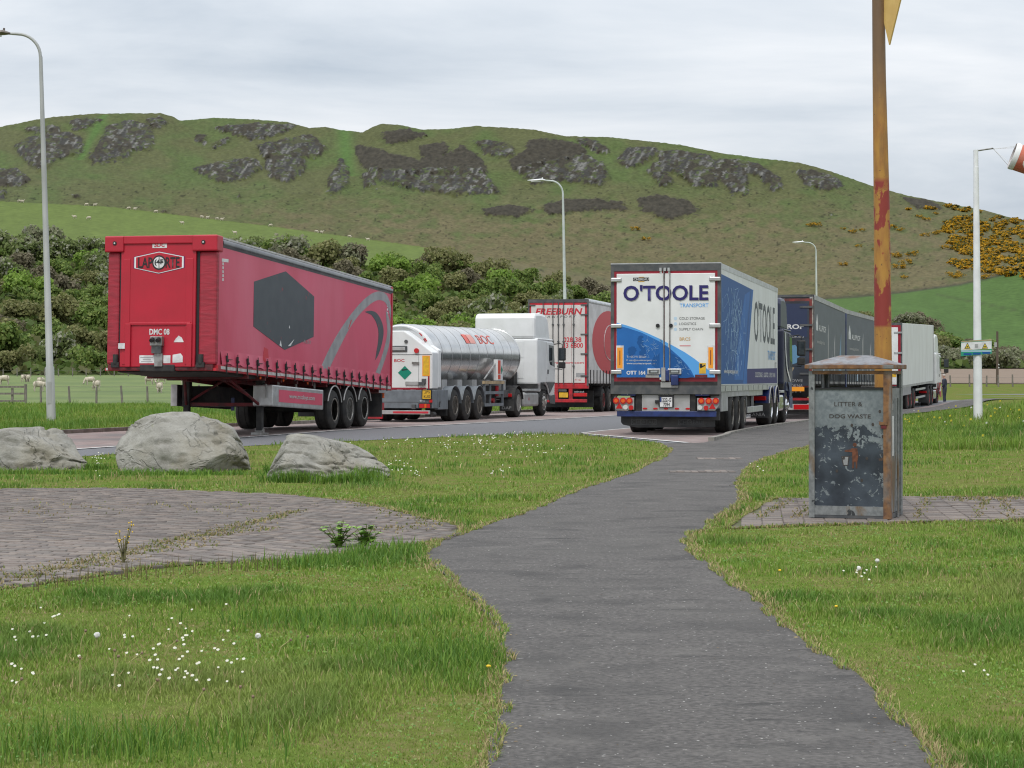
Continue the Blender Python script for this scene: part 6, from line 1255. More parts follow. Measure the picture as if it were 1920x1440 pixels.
for i, (a, b_) in enumerate([(36,378),(42,378),(163,384),(178,384),(242,389),(253,390),(293,398),(140,410),(167,412),(342,421),(378,403),(389,405),(407,408),(416,408),(508,420),(441,440),(593,437),(603,438),(655,446),(690,452)]):
    sheep(a, b_, random.choice([0, 180, 30, 200]), i % 2, 1.05, 'tiny distant white sheep on the bright green upper field', 'distant sheep on the upper field', True)
# ------------------------------------------------------------------ person by the farthest cab
m_cloth = M('dark_navy_clothes', (.022, .026, .042), .9, c2=(.03, .034, .05), ns=8); m_skin = M('skin', (.42, .24, .17), .6); m_hair = M('pale_grey_hair', (.38, .35, .32), .8)
def person(loc, rz):
    bm = bpy.data.meshes.new('person'); V = []; E = []; rr = []
    def add(p, r_, par=None):
        V.append(p); rr.append(r_); 
        if par is not None: E.append((par, len(V)-1))
        return len(V)-1
    pel = add((0, 0, .95), .15); wa = add((0, .0, 1.10), .145, pel); ch = add((0, .02, 1.32), .165, wa); nk0 = add((0, .01, 1.46), .10, ch); nk = add((0, .02, 1.53), .055, nk0); h1 = add((0, .04, 1.60), .085, nk); h2 = add((0, .03, 1.69), .095, h1); add((0, .02, 1.76), .06, h2)
    for s_ in (-1, 1):
        sh_ = add((s_*.17, 0, 1.42), .075, nk0); el_ = add((s_*.25, -.03, 1.16), .05, sh_); wr = add((s_*.22, .14, .96), .034, el_); hd_ = add((s_*.20, .19, .90), .036, wr)
        for f in range(4): add((s_*(.18+.018*f), .235, .85+.004*f), .010, hd_)
        add((s_*.16, .21, .90), .011, hd_)
        hp = add((s_*.10, 0, .88), .105, pel); kn = add((s_*.11, .03 if s_ > 0 else .0, .50), .07, hp); an = add((s_*.12, -.02, .10), .048, kn); add((s_*.13, .10, .035), .04, an)
    bm.from_pydata(V, E, []); o = bpy.data.objects.new('tmp', bm); COL.objects.link(o); o.modifiers.new('s', 'SKIN')
    for i, r_ in enumerate(rr): bm.skin_vertices[0].data[i].radius = (r_, r_*.82 if i < 4 else r_)
    bm.skin_vertices[0].data[0].use_root = True; o.modifiers.new('d', 'SUBSURF').levels = 2
    m2 = bpy.data.meshes.new_from_object(o.evaluated_get(bpy.context.evaluated_depsgraph_get())); bpy.data.objects.remove(o)
    m2.materials.clear()
    for m_ in (m_cloth, m_skin, m_hair, m_black): m2.materials.append(m_)
    for p in m2.polygons:
        c = p.center; p.use_smooth = True
        p.material_index = 2 if (c.z > 1.66 and (c.y < .07 or c.z > 1.73)) else 1 if c.z > 1.515 else 1 if (c.z < 1.10 and c.z > .8 and abs(c.x) > .13 and c.y > .06) else 3 if c.z < .09 else 0
    o = link('person', m2); o.location = loc; o.rotation_euler = (0, 0, rz); return o
pr_ = person(((1771-960)/FOC*115, 115, -.44), R(60)); tag(pr_, 'person in dark clothes standing beside the farthest white cab', 'person')
for a, z, r_, m_ in ((-.032, 1.665, .012, m_black), (.032, 1.665, .012, m_black)): MB().lathe([(-.012, .001), (0, r_), (.012, .001)], 'y', (a, .125, z), 8).build('eye', m_, pr_)
# ------------------------------------------------------------------ vegetation helpers
def leafmat(name, tr=.35, rough=.6):
    mt = bpy.data.materials.new(name); mt.use_nodes = True; t = mt.node_tree; lk = t.links.new; P = t.nodes['Principled BSDF']; out = t.nodes['Material Output']
    an = t.nodes.new('ShaderNodeAttribute'); an.attribute_name = 'col'; lk(an.outputs['Color'], P.inputs['Base Color']); P.inputs['Roughness'].default_value = rough; P.inputs['Specular IOR Level'].default_value = .25
    tl = t.nodes.new('ShaderNodeBsdfTranslucent'); lk(an.outputs['Color'], tl.inputs['Color']); ms = t.nodes.new('ShaderNodeMixShader'); ms.inputs[0].default_value = tr
    lk(P.outputs[0], ms.inputs[1]); lk(tl.outputs[0], ms.inputs[2]); lk(ms.outputs[0], out.inputs['Surface']); return mt
m_blade = leafmat('grass_blade', .35); m_leaf = leafmat('foliage', .45)
def blades(name, x, y, h, w, cols, lean=.5, mat=None, z0=0):
    n = len(x); z = gz(x, y)-.015+z0; a = rng.uniform(0, 2*np.pi, n); ln = rng.uniform(.15, 1, n)*lean; dx_, dy_ = np.cos(a), np.sin(a); b_ = a+np.pi/2+rng.uniform(-.5, .5, n); wx_, wy_ = np.cos(b_)*w/2, np.sin(b_)*w/2
    base = np.stack([x, y, z], -1); W_ = np.stack([wx_, wy_, 0*w], -1); D_ = np.stack([dx_, dy_, 0*w], -1); up_ = np.array([0, 0, 1.])
    mid = base+D_*(h*ln*.30)[:, None]+up_*(h*.55)[:, None]; tip = base+D_*(h*ln)[:, None]+up_*(h*np.sqrt(np.clip(1-(ln*.6)**2, .2, 1)))[:, None]
    V = np.stack([base-W_, base+W_, mid-W_*.8, mid+W_*.8, tip], 1).reshape(-1, 3); i0 = (np.arange(n)*5)[:, None]
    F = np.concatenate([i0+np.array([0, 1, 3]), i0+np.array([0, 3, 2]), i0+np.array([2, 3, 4])], 0); C = np.repeat(cols[:, None], 5, 1).reshape(-1, 3)
    o = mesh_np(name, V, F, mat or m_blade, cols=np.clip(C, 0, 1)); return o
HARD = [PATH_POLY, FOOT_POLY, ROAD_POLY, PLAZA, BINPAD]
def hard(x, y):
    r_ = np.zeros(x.shape, bool)
    for p in HARD: r_ |= inside(p, x, y)
    return r_
def edge(x, y):
    return np.minimum.reduce([polydist(pl, x, y, False), polydist(pr, x, y, False), polydist(PLAZA, x, y), polydist(BINPAD, x, y)])
g1, g2, g3, straw, lush = [np.array(c) for c in ((.155, .262, .036), (.212, .315, .048), (.30, .33, .095), (.46, .37, .19), (.096, .200, .030))]
def lawn(n, y0, y1, pw):
    t = rng.uniform(0, 1, n); e_ = 2-pw; y = (y0**e_+t*(y1**e_-y0**e_))**(1/e_); x = rng.uniform(-1, 1, n)*(.29*y+.6); k_ = ~hard(x, y); x, y = x[k_], y[k_]
    d = edge(x, y); cl = fbm(x*1.1, y*1.1, 3, 5); cl2 = fbm(x*4, y*4, 2, 6); clb = fbm(x*.35, y*.35, 2, 7)
    h = (.026+.030*rng.random(len(x)))*(.50+1.25*np.clip((cl-.36)*2.6, 0, 1))*(.8+.5*cl2)*np.clip(.75+y/60, .8, 1.3); w = .0052*(y/8)**.72*rng.uniform(.7, 1.3, len(x))
    r_ = rng.random(len(x))[:, None]; c = np.where(r_ < .5, g1, g2); c = np.where((r_ > .82) & (clb[:, None]+.35*r_ > .70), g3, c); c = lerp(c, lush, np.clip((cl-.52)*4.5, 0, .85)[:, None]); c = lerp(c, g3, np.clip((.46-clb)*3.2, 0, .55)[:, None])
    st = rng.random(len(x)) < np.clip(.75-d/.16, 0, .75)+.05+.10*np.clip((.47-cl2)*5, 0, 1)*(clb < .5); c = np.where(st[:, None], straw*rng.uniform(.7, 1.1, (len(x), 1)), c); h = np.where(d < .12, h*.85, h); c = c*rng.uniform(.80, 1.15, (len(x), 1))
    return x, y, h, w, c
parts = [lawn(290000, 6.6, 15, 1.55), lawn(150000, 15, 27, 1.4), lawn(90000, 27, 62, 1.35)]
x, y, h, w, c = [np.concatenate([p[i] for p in parts]) for i in range(5)]
w8 = (x > 4.2+.0*y) & (y > 39.5+.0*x) & (x > np.interp(y, [p[1] for p in FOOT_R], [p[0] for p in FOOT_R])); kz = ~w8
tag(blades('grass', x[kz], y[kz], h[kz], w[kz], c[kz], .8), 'mown lawn grass either side of the path', 'grass', kind='stuff')
# blades hanging over the tarmac edge
E = []
for ln_, sg_ in ((pl, -1), (pr, 1), (PLAZA+PLAZA[:1], 0), (BINPAD+BINPAD[:1], 0)):
    q = np.array(ln_); sgl = np.hypot(*(q[1:]-q[:-1]).T); cum = np.concatenate([[0], np.cumsum(sgl)]); s_ = rng.random(9000)**1.3*cum[-1]; X_ = np.interp(s_, cum, q[:, 0]); Y_ = np.interp(s_, cum, q[:, 1]); k_ = fbm(s_*3.0, s_*0+sg_, 3, 77); E.append((X_+sg_*(rng.exponential(.03, 9000)-.055*np.clip((k_-.40)*4, 0, 1)), Y_+rng.normal(0, .02, 9000), k_))
x = np.concatenate([q[0] for q in E]); y = np.concatenate([q[1] for q in E]); kk = np.concatenate([q[2] for q in E]); n = len(x); r_ = rng.random((n, 1)); c = np.where(r_ < .42, straw*rng.uniform(.6, 1.05, (n, 1)), np.where(r_ < .75, g1, g3))
tag(blades('fringe_grass', x, y, rng.uniform(.015, .045, n)*(.6+kk), .0055*(y/8)**.7*rng.uniform(.7, 1.3, n), c, 1.3, z0=.012), 'dry and green grass creeping over the path edges', 'grass', kind='stuff')
# longer grass round the boulders, bin and lawn hollows
def tufts(cx, cy, sx, sy, n, h0, h1, cols, lean=.7):
    x = rng.normal(cx, sx, n); y = rng.normal(cy, sy, n); k_ = ~hard(x, y); x, y = x[k_], y[k_]; m = len(x); q = rng.random(m); c = np.where(q[:, None] < .5, cols[0], cols[1])*rng.uniform(.8, 1.15, (m, 1)); return x, y, rng.uniform(h0, h1, m), .0075*(y/14)**.7*rng.uniform(.7, 1.3, m), c
T = []
for px, py_, sx, sy, n, h0, h1 in ((545, 904, .22, .06, 520, .10, .22), (655, 907, .22, .06, 480, .10, .22), (690, 900, .15, .1, 260, .1, .26), (520, 890, .10, .1, 260, .1, .25), (180, 880, .12, .12, 300, .06, .16), (340, 890, .8, .10, 900, .05, .12), (60, 888, .7, .1, 700, .05, .12), (690, 1040, .45, .3, 1100, .08, .17), (600, 1060, .3, .2, 500, .06, .14), (855, 1240, .22, .4, 1500, .06, .13), (150, 1400, .35, .22, 1300, .06, .14), (620, 1165, .4, .3, 1300, .06, .12), (1420, 985, .3, .1, 300, .04, .1), (730, 880, .2, .2, 300, .05, .1)):
    gx_, gy_ = gp(px, py_); T.append(tufts(gx_, gy_, sx, sy, n, h0, h1, (lush, g1)))
x, y, h, w, c = [np.concatenate([p[i] for p in T]) for i in range(5)]
tag(blades('long_grass', x, y, h, w, c, .8), 'long dark green grass tufts around boulders and lawn hollows', 'grass', kind='stuff')
# clover and other small leaves in the turf, grit and litter on the tarmac
n = 15000; t_ = rng.uniform(0, 1, n); y = 6.8+t_**1.5*20; x = rng.uniform(-1, 1, n)*(.28*y+.5); k_ = (~hard(x, y)) & (fbm(x*.8, y*.8, 3, 44) > .46); x, y = x[k_], y[k_]; n = len(x); s_ = rng.uniform(.004, .009, n)*(y/10)**.5; z = rng.uniform(.012, .034, n); a = rng.uniform(0, 6.28, n); tl = rng.uniform(-.4, .4, n)
V = np.stack([np.stack([x+s_*np.cos(a+k2), y+s_*np.sin(a+k2), z+s_*np.sin(a+k2+tl)*.5], -1) for k2 in (0, 1.57, 3.14, 4.71)], 1).reshape(-1, 3); C = np.array([(.12, .24, .05), (.16, .28, .05), (.20, .27, .08)])[rng.integers(0, 3, n)]*rng.uniform(.8, 1.15, (n, 1))
tag(mesh_np('clover', V, np.arange(n*4).reshape(-1, 4), m_blade, cols=np.repeat(C, 4, 0)), 'clover and small broad leaves among the lawn grass', 'clover', kind='stuff')
n = 9000; y = 6.5+rng.random(n)**1.7*34; x = rng.uniform(-1, 1, n)*(.28*y+.5); k_ = inside(PATH_POLY, x, y); x, y = x[k_], y[k_]; d = np.minimum(polydist(pl, x, y, False), polydist(pr, x, y, False)); k_ = rng.random(len(x)) < .16+.84*np.exp(-d/.10); x, y, d = x[k_], y[k_], d[k_]; n = len(x); s_ = rng.uniform(.002, .0065, n)*(1+1.2*np.exp(-d/.08))*(y/9)**.45; a = rng.uniform(0, 6.28, n)
V = np.stack([np.stack([x+s_*np.cos(a+k2)*r2_, y+s_*np.sin(a+k2)*r2_, np.full(n, .0085)+q_*s_], -1) for k2, r2_, q_ in ((0, 1.3, .2), (1.4, .7, .5), (3.14, 1.2, .2), (4.6, .8, .0))], 1).reshape(-1, 3); C = np.where(rng.random((n, 1)) < .45, np.array((.38, .36, .33)), np.array((.17, .13, .085)))*rng.uniform(.6, 1.2, (n, 1)); C = np.where((d < .10)[:, None] & (rng.random((n, 1)) < .5), np.array((.36, .28, .15)), C)
tag(mesh_np('path_grit', V, np.arange(n*4).reshape(-1, 4), m_blade, cols=np.repeat(C, 4, 0)), 'grit, soil crumbs and dry clippings on the tarmac path', 'grit', kind='stuff')
# tall weeds on the right bank
def weeds(n):
    y = rng.uniform(39.5, 112, n)**1.0; y = 39.5+(y-39.5)*rng.random(n)**.8; lo_ = np.interp(y, [p[1] for p in FOOT_R], [p[0] for p in FOOT_R])+.15; hi_ = np.maximum(.30*y+2, lo_+3); x = lo_+(hi_-lo_)*rng.random(n); k_ = ~hard(x, y); x, y = x[k_], y[k_]
    d = x-np.interp(y, [p[1] for p in FOOT_R], [p[0] for p in FOOT_R]); cl = fbm(x*.5, y*.3, 3, 15); h = np.clip(.10+.16*np.clip(d/3, 0, 1)+.42*np.clip((x-10.5)/4, 0, 1)*np.clip((70-y)/12, .1, 1), .1, .8)*(.4+1.0*cl)*rng.uniform(.5, 1.2, len(x)); w = .016*(y/45)**.8*rng.uniform(.6, 1.5, len(x))
    r_ = rng.random((len(x), 1)); c = np.where(r_ < .45, g1, np.where(r_ < .85, g2, g3))*rng.uniform(.75, 1.15, (len(x), 1)); c = lerp(c, lush*.9, np.clip((cl-.5)*4, 0, .9)[:, None]); c = np.where(r_ > .965, straw*.8, c); return x, y, h, w, c
x, y, h, w, c = weeds(70000); tag(blades('tall_weeds', x, y, h, w, c, .8), 'tall weeds and rough grass on the right bank', 'weeds', kind='stuff')
# rough verge and pasture on the far side of the road
n = 60000; y = 48+87*rng.random(n)**.9; kx = np.interp(y, [p[1] for p in KERB_L], [p[0] for p in KERB_L]); x = kx-.2-rng.random(n)*(kx+.30*y+3); k_ = ~hard(x, y); x, y = x[k_], y[k_]; r_ = rng.random((len(x), 1)); cl = fbm(x*.5, y*.25, 3, 25); d = kx[k_]-x
h = (.08+.30*np.clip(cl-.35, 0, 1)*np.clip((d-1.2)/3, 0, 1)*2)*rng.uniform(.5, 1.3, len(x)); c = np.where(r_ < .5, g1, g2)*rng.uniform(.7, 1.05, (len(x), 1)); c = np.where(r_ > .93, g3, c); c = lerp(c, lush, np.clip((cl-.5)*4, 0, .8)[:, None])
tag(blades('verge_grass', x, y, h, .026*(y/90)**.7*rng.uniform(.6, 1.4, len(x)), c, .8), 'rough grass verge between road and sheep field', 'grass', kind='stuff')
m_past = M('pasture', (.105, .148, .036), .95, c2=(.125, .165, .044), ns=.9, b=.8, bs=6); mulc(m_past, (.088, .130, .032), .12, .45, .62); mulc(m_past, (.135, .16, .055), .3, .58, .75)
sheet('pasture', [(-75, 128), (16, 134), (24, 160), (26, 219.5), (-85, 219.5)], m_past, .05)
# moss and dry grass in the paving joints
X_ = []; 
def moss(px0, py0, px1, py1, n, sp=.05):
    a, b_ = gp(px0, py0), gp(px1, py1); t = rng.random(n); return lerp(a[0], b_[0], t)+rng.normal(0, sp, n), lerp(a[1], b_[1], t)+rng.normal(0, sp*2.5, n)
for q in ((0, 1097, 480, 984, 1100, .09), (480, 984, 560, 962, 260, .06), (250, 1040, 400, 1025, 120, .08), (0, 955, 200, 962, 120, .3), (280, 950, 520, 960, 90, .2), (380, 1010, 520, 995, 150, .05), (700, 1000, 820, 985, 160, .12), (640, 940, 830, 985, 260, .1), (1420, 975, 1480, 940, 160, .04), (1490, 975, 1530, 945, 120, .05), (1720, 975, 1740, 936, 120, .03), (1780, 940, 1920, 936, 260, .08), (1830, 975, 1850, 940, 100, .03), (1900, 980, 1880, 938, 120, .04), (0, 1085, 250, 1055, 250, .12)): X_.append(moss(*q))
x = np.concatenate([q[0] for q in X_]); y = np.concatenate([q[1] for q in X_]); c = np.where(rng.random((len(x), 1)) < .6, straw*.75, np.array((.16, .19, .05)))*rng.uniform(.7, 1.1, (len(x), 1))
tag(blades('joint_moss', x, y, rng.uniform(.025, .045, len(x)), .016*(y/18)**.7*np.ones(len(x)), c, 1.3, z0=.025), 'dry moss and grass growing in the paving joints', 'moss', kind='stuff')
# daisies
def daisies():
    P = []
    for px, py_, sx, sy, n in ((325, 1245, 75, 32, 42), (100, 1163, 14, 8, 6), (45, 1208, 22, 6, 7), (40, 1290, 18, 20, 8), (440, 1262, 22, 12, 6), (310, 1190, 60, 20, 8), (330, 1285, 20, 10, 7), (755, 885, 25, 8, 26), (900, 835, 70, 16, 60), (950, 818, 40, 6, 40), (185, 868, 8, 10, 22), (1000, 845, 30, 10, 14), (940, 888, 12, 5, 9), (1615, 1095, 22, 8, 8), (1830, 1278, 14, 4, 4), (780, 830, 60, 8, 24), (1420, 880, 10, 6, 4)):
        for _ in range(n): P.append(gp(rng.normal(px, sx), rng.normal(py_, sy)))
    V = []; F = []; C = []
    for x, y in P:
        if hard(np.array([x]), np.array([y]))[0] or y < 6: continue
        r_ = .0078*(1+.02*max(0, y-12))*rng.uniform(.8, 1.15); z = .052+rng.uniform(-.01, .025); n = len(V); k_ = 8; tl = rng.uniform(-.5, .2)
        for i in range(k_): a = 2*np.pi*i/k_; V.append((x+r_*np.cos(a), y+r_*np.sin(a), z+r_*np.sin(a)*.6-r_*.1)); C.append((.78, .78, .76))
        V.append((x, y, z+r_*.55)); C.append((.75, .70, .45))
        for i in range(k_): F.append((n+i, n+(i+1) % k_, n+k_))
        V += [(x-.001, y, 0), (x+.001, y, 0), (x, y, z)]; C += [(.12, .17, .04)]*3; F.append((n+k_+1, n+k_+2, n+k_+3))
    return mesh_np('daisies', V, F, m_blade, cols=np.array(C))
tag(daisies(), 'small white daisies scattered in clusters over the lawn', 'daisies', kind='stuff')
m_stalk = M('pale_flower_stalk', (.28, .27, .10), .8); m_seed = M('dandelion_fluff', (.62, .61, .58), .95, b=.6, bs=60); m_bud = M('brown_seed_head', (.20, .14, .09), .9); m_dand = M('dandelion_yellow', (.72, .46, .02), .8)
def stalk(px, py_, h, lx, head, label):
    x, y = gp(px, py_); t = empty('dandelion', (x, y, 0)); tag(t, label, 'dandelion', 'dandelions in the lawn')
    MB().tube([(0, 0, 0), (lx*.3, 0, h*.6), (lx, 0, h)], .0035, 5).build('stem', m_stalk, t)
    r_ = {'clock': .017, 'bud': .008, 'yellow': .012}[head]; m_ = {'clock': m_seed, 'bud': m_bud, 'yellow': m_dand}[head]
    b_ = bmesh.new(); bmesh.ops.create_icosphere(b_, subdivisions=2, radius=r_)
    for v in b_.verts: v.co *= random.uniform(.85, 1.1); v.co += Vector((lx, 0, h)); v.co.z = (v.co.z-h)*(1 if head != 'yellow' else .6)+h
    me = bpy.data.meshes.new('flower_head'); b_.to_mesh(me); b_.free(); me.materials.append(m_); link('flower_head', me, t)
for i, a in enumerate([(1645, 1085, .13, .0, 'clock', 'round white dandelion clock on the lawn below the bin'), (1608, 1092, .10, .01, 'clock', 'half blown dandelion clock left of the round one below the bin'), (484, 1228, .10, .0, 'clock', 'ragged white dandelion clock in the left lawn'), (182, 1215, .07, .0, 'clock', 'low white dandelion clock among the daisies at left'), (916, 1272, .06, .0, 'yellow', 'yellow dandelion beside the left edge of the path'), (1462, 1082, .05, 0, 'yellow', 'yellow dandelion on the right lawn near the path'), (1568, 1152, .05, 0, 'yellow', 'yellow dandelion on the right lawn farther from the path')]): stalk(*a)
for px, py_, h, lx in ((150, 1302, .17, .0), (214, 1290, .15, .02), (215, 1265, .12, .0), (240, 1258, .09, .07), (150, 1225, .12, .03), (270, 1330, .13, .06), (365, 1340, .11, .04), (520, 1232, .09, .07), (447, 1330, .10, .01), (570, 1225, .09, .02), (20, 1310, .09, .05), (310, 1230, .08, .06), (470, 1345, .09, .01), (975, 858, .35, .02), (845, 850, .3, .0), (935, 855, .3, .05)): stalk(px, py_, h, lx, 'bud', 'bare dandelion stalk with a small brown seed head')
# weeds at the paving edge
def plant(name, px, py_, h, stems, label, leafc, flower=None, lw=.05, ll=.09, spread=.35):
    x, y = gp(px, py_); t = empty(name, (x, y, 0)); tag(t, label, 'plant'); r2 = random.Random(px)
    V = []; F = []
    for s_ in range(stems):
        a = r2.uniform(0, 6.28); sp = r2.uniform(.05, spread)*h; hh = h*r2.uniform(.55, 1); top = (sp*math.cos(a), sp*math.sin(a)*.5, hh); st = MB().tube([(0, 0, 0), (top[0]*.4, top[1]*.4, hh*.55), top], [.006, .005, .003], 5).build('stem', m_wstem, t)
        for k_ in range(9):
            f = r2.uniform(.15, 1); c = Vector((top[0]*f**1.3, top[1]*f**1.3, hh*f)); an = r2.uniform(0, 6.28); d = Vector((math.cos(an), math.sin(an), r2.uniform(-.2, .7))).normalized(); sd_ = d.cross(Vector((0, 0, 1))).normalized(); L_ = ll*r2.uniform(.5, 1.1)*(1.2-f*.5); W_ = lw*.5*(1.2-f*.5)
            m_ = MB().add([c, c+d*L_*.5+sd_*W_, c+d*L_+Vector((0, 0, -.15*L_)), c+d*L_*.5-sd_*W_], [(0, 1, 2, 3)]).build('leaf', leafc, t)
        if flower:
            for k_ in range(3): c = Vector(top)+Vector((r2.uniform(-.03, .03), 0, r2.uniform(-.04, .02))); MB().lathe([(-.006, .002), (0, .0065), (.006, .002)], 'z', c, 7).build('flower', flower, t)
m_wstem = M('weed_stem', (.13, .12, .05), .8); m_wleaf = M('weed_leaf', (.20, .36, .055), .6, c2=(.15, .28, .04), ns=6); m_wleafd = M('dull_weed_leaf', (.12, .13, .045), .7)
plant('ragwort_plant', 232, 1062, .37, 6, 'straggly weed with small orange-yellow buds at the paving edge', m_wleafd, m_dand, .02, .05)
plant('leafy_weed', 635, 1030, .25, 9, 'bright green broad-leaved weed at the paving edge, left stem cluster', m_wleaf, None, .08, .10, .75); plant('leafy_weed', 685, 1028, .20, 12, 'bright green broad-leaved weed at the paving edge, right leafy cluster', m_wleaf, None, .08, .10, .8)
n = 130; T = [gp(rng.uniform(60, 560), 0) if False else gp(px, np.interp(px, [0, 150, 300, 430, 560], [1108, 1088, 1068, 1060, 1054])+rng.uniform(2, 16)) for px in rng.uniform(60, 560, n)]
x = np.array([q[0] for q in T]); y = np.array([q[1] for q in T]); tag(blades('plantain_stalks', x, y, rng.uniform(.07, .17, n), np.full(n, .007), np.tile(np.array((.14, .12, .055)), (n, 1)), .2), 'thin brown plantain stalks along the paving edge', 'weeds', kind='stuff')
# yellow flowers in the right bank
n = 170; y = rng.uniform(41, 62, n); x = rng.uniform(8.2, 17, n); k_ = (~hard(x, y)) & (x/y < .27) & (fbm(x*.6, y*.4, 2, 33) > .47); x, y = x[k_], y[k_]; V = []; F = []; C = []
for a, b_ in zip(x, y):
    z = float(gz(a, b_))+rng.uniform(.15, .35)+.35*np.clip((a-11)/4, 0, 1); r_ = rng.uniform(.012, .028); i = len(V); V += [(a-r_, b_, z-r_), (a+r_, b_-.01, z-r_*.6), (a+r_*.8, b_, z+r_), (a-r_*.9, b_, z+r_*.7)]; F.append((i, i+1, i+2, i+3)); q = (.62, .52, .05) if rng.random() < .85 else (.7, .7, .66); C += [q]*4
tag(mesh_np('yellow_flowers', V, F, m_leaf, cols=np.array(C)), 'small yellow flowers among the weeds on the right bank', 'flowers', kind='stuff')
# ------------------------------------------------------------------ scrub
def bush_data(kind, seed, n=2600, leaf=.18):
    r_ = np.random.default_rng(seed); nl = r_.integers(8, 15); lobes = np.stack([r_.uniform(-.62, .62, nl), r_.uniform(-.62, .62, nl), r_.uniform(.18, .78, nl)], -1); lr = r_.uniform(.18, .44, nl); li = r_.integers(0, nl, n)
    d = r_.normal(size=(n, 3)); d /= np.linalg.norm(d, axis=1)[:, None]; d[:, 2] = np.where(d[:, 2] < -.3, -d[:, 2], d[:, 2]); rad = lr[li]*(.35+.85*r_.random(n)**.7); c = lobes[li]+d*rad[:, None]; c[:, 2] = np.maximum(c[:, 2], .02)
    nn = d+r_.normal(0, .55, (n, 3)); nn /= np.linalg.norm(nn, axis=1)[:, None]; u = np.cross(nn, r_.normal(size=(n, 3))); u /= np.linalg.norm(u, axis=1)[:, None]; v = np.cross(nn, u); s_ = leaf*.16*r_.uniform(.5, 1.3, n)[:, None]*2
    V = np.stack([c-u*s_-v*s_*.3, c+u*s_*.2-v*s_, c+u*s_+v*s_*.3, c-u*s_*.2+v*s_], 1); pal = {'green': [(.085, .135, .030), (.115, .165, .036), (.15, .19, .05)], 'olive': [(.115, .125, .044), (.145, .15, .056), (.18, .175, .075)], 'grey': [(.155, .165, .095), (.20, .20, .13), (.13, .145, .075)], 'bright': [(.14, .225, .035), (.18, .26, .05), (.11, .18, .03)], 'blossom': [(.100, .135, .042), (.135, .16, .06), (.12, .15, .05)], 'brown': [(.14, .125, .08), (.17, .15, .10), (.115, .105, .062)], 'gorse': [(.050, .065, .018), (.09, .085, .02), (.07, .075, .02)]}[kind]
    C = np.array(pal)[r_.integers(0, 3, n)]*r_.uniform(1.05, 1.65, (n, 1)); nz = vnoise(c[:, 0]*4+seed, c[:, 1]*4+c[:, 2]*5, seed)
    if kind == 'blossom': k_ = (nz > .54) & (c[:, 2] > .32) & (r_.random(n) < .42); C[k_] = np.array((.38, .385, .29))*r_.uniform(.7, 1.1, (k_.sum(), 1))
    if kind == 'grey': k_ = (nz > .66) & (r_.random(n) < .3); C[k_] = np.array((.30, .30, .235))
    if kind == 'gorse': k_ = (nz+.25*c[:, 2] > .50) & (r_.random(n) < .8); C[k_] = np.array((.60, .34, .018))*r_.uniform(.6, 1.15, (k_.sum(), 1))
    return V.reshape(-1, 3), np.repeat(C, 4, 0)
def quads(n): return np.arange(n*4).reshape(-1, 4)
BM = {}
for kd, cnt in (('green', 4), ('olive', 3), ('grey', 3), ('bright', 2), ('blossom', 4), ('brown', 2), ('gorse', 3)):
    BM[kd] = []
    for i in range(cnt):
        V, C = bush_data(kd, hash_ := 100*len(BM)+i, 2600 if kd != 'gorse' else 600); o = mesh_np('bush', V, quads(len(V)//4), m_leaf, cols=C); BM[kd].append(o.data); bpy.data.objects.remove(o)
NAME = {'green': ('green_bush', 'dense dark green bush'), 'olive': ('olive_bush', 'dull olive green bush'), 'grey': ('grey_bush', 'grey-green leafing bush'), 'bright': ('bright_bush', 'fresh bright green bush'), 'blossom': ('hawthorn_bush', 'hawthorn bush with white blossom'), 'brown': ('brown_bush', 'brownish bare-twigged bush'), 'gorse': ('gorse_bush', 'gorse bush in orange-yellow flower')}
def where(u):
    return 'left of the tall lamp' if u < 88 else 'between tall lamp and red trailer' if u < 195 else 'behind the red trailer front' if u < 415 else 'behind the red trailer middle' if u < 590 else 'behind the red trailer rear end' if u < 735 else 'above the tanker rear' if u < 850 else 'above the white tanker cab' if u < 985 else 'left of the second lamp' if u < 1060 else 'between second lamp and refrigerated trailer' if u < 1450 else 'right of the farthest lorry' if u < 1830 else 'right of the windsock mast'
def bush(kd, u, pos, r_, zs, label=None, group='bushes on the scrub bank', tv_=.9):
    o = link(NAME[kd][0], random.choice(BM[kd])); o.location = (pos[0], pos[1], pos[2]-.25); o.rotation_euler = (0, 0, random.uniform(0, 6.28)); o.scale = (r_, r_, r_*zs); tag(o, label or NAME[kd][1]+' '+('low on the bank ' if tv_ < .3 else 'midway up the bank ' if tv_ < .7 else 'high on the bank ')+where(u), 'bush', group); return o
cand = []; tries = 0; taken = []
r3 = random.Random(21)
def place(u0, u1, t0, t1, n, sp, rmin, rmax, kinds):
    k_ = 0; c = 0
    while k_ < n and c < n*40:
        c += 1; u = r3.uniform(u0, u1); tv = r3.uniform(t0, t1); X, Y, Z = [float(a) for a in hill_pt(u, tv)]
        if any((X-a)**2+((Y-b_)*.75)**2 < sp*sp for a, b_ in taken): continue
        taken.append((X, Y)); rr = r3.uniform(rmin, rmax); bush(r3.choices([q[0] for q in kinds], [q[1] for q in kinds])[0], u, (X, Y, Z), rr, r3.uniform(.8, 1.15), tv_=tv); k_ += 1
KS = [('green', 42), ('olive', 26), ('grey', 5), ('bright', 8), ('blossom', 15), ('brown', 7)]
random.seed(4)
place(-60, 560, .93, 1.03, 16, 6, 3.2, 4.4, [('blossom', 5), ('grey', 3), ('green', 2)])
place(560, 1180, .9, 1.0, 16, 6, 2.8, 4.0, [('green', 4), ('olive', 3), ('grey', 2), ('brown', 1)])
place(-60, 1230, .02, .12, 34, 5.0, 2.6, 3.6, [('blossom', 3), ('green', 5), ('olive', 3)])
place(-70, 1230, .08, .98, 190, 5.2, 2.7, 4.0, KS)
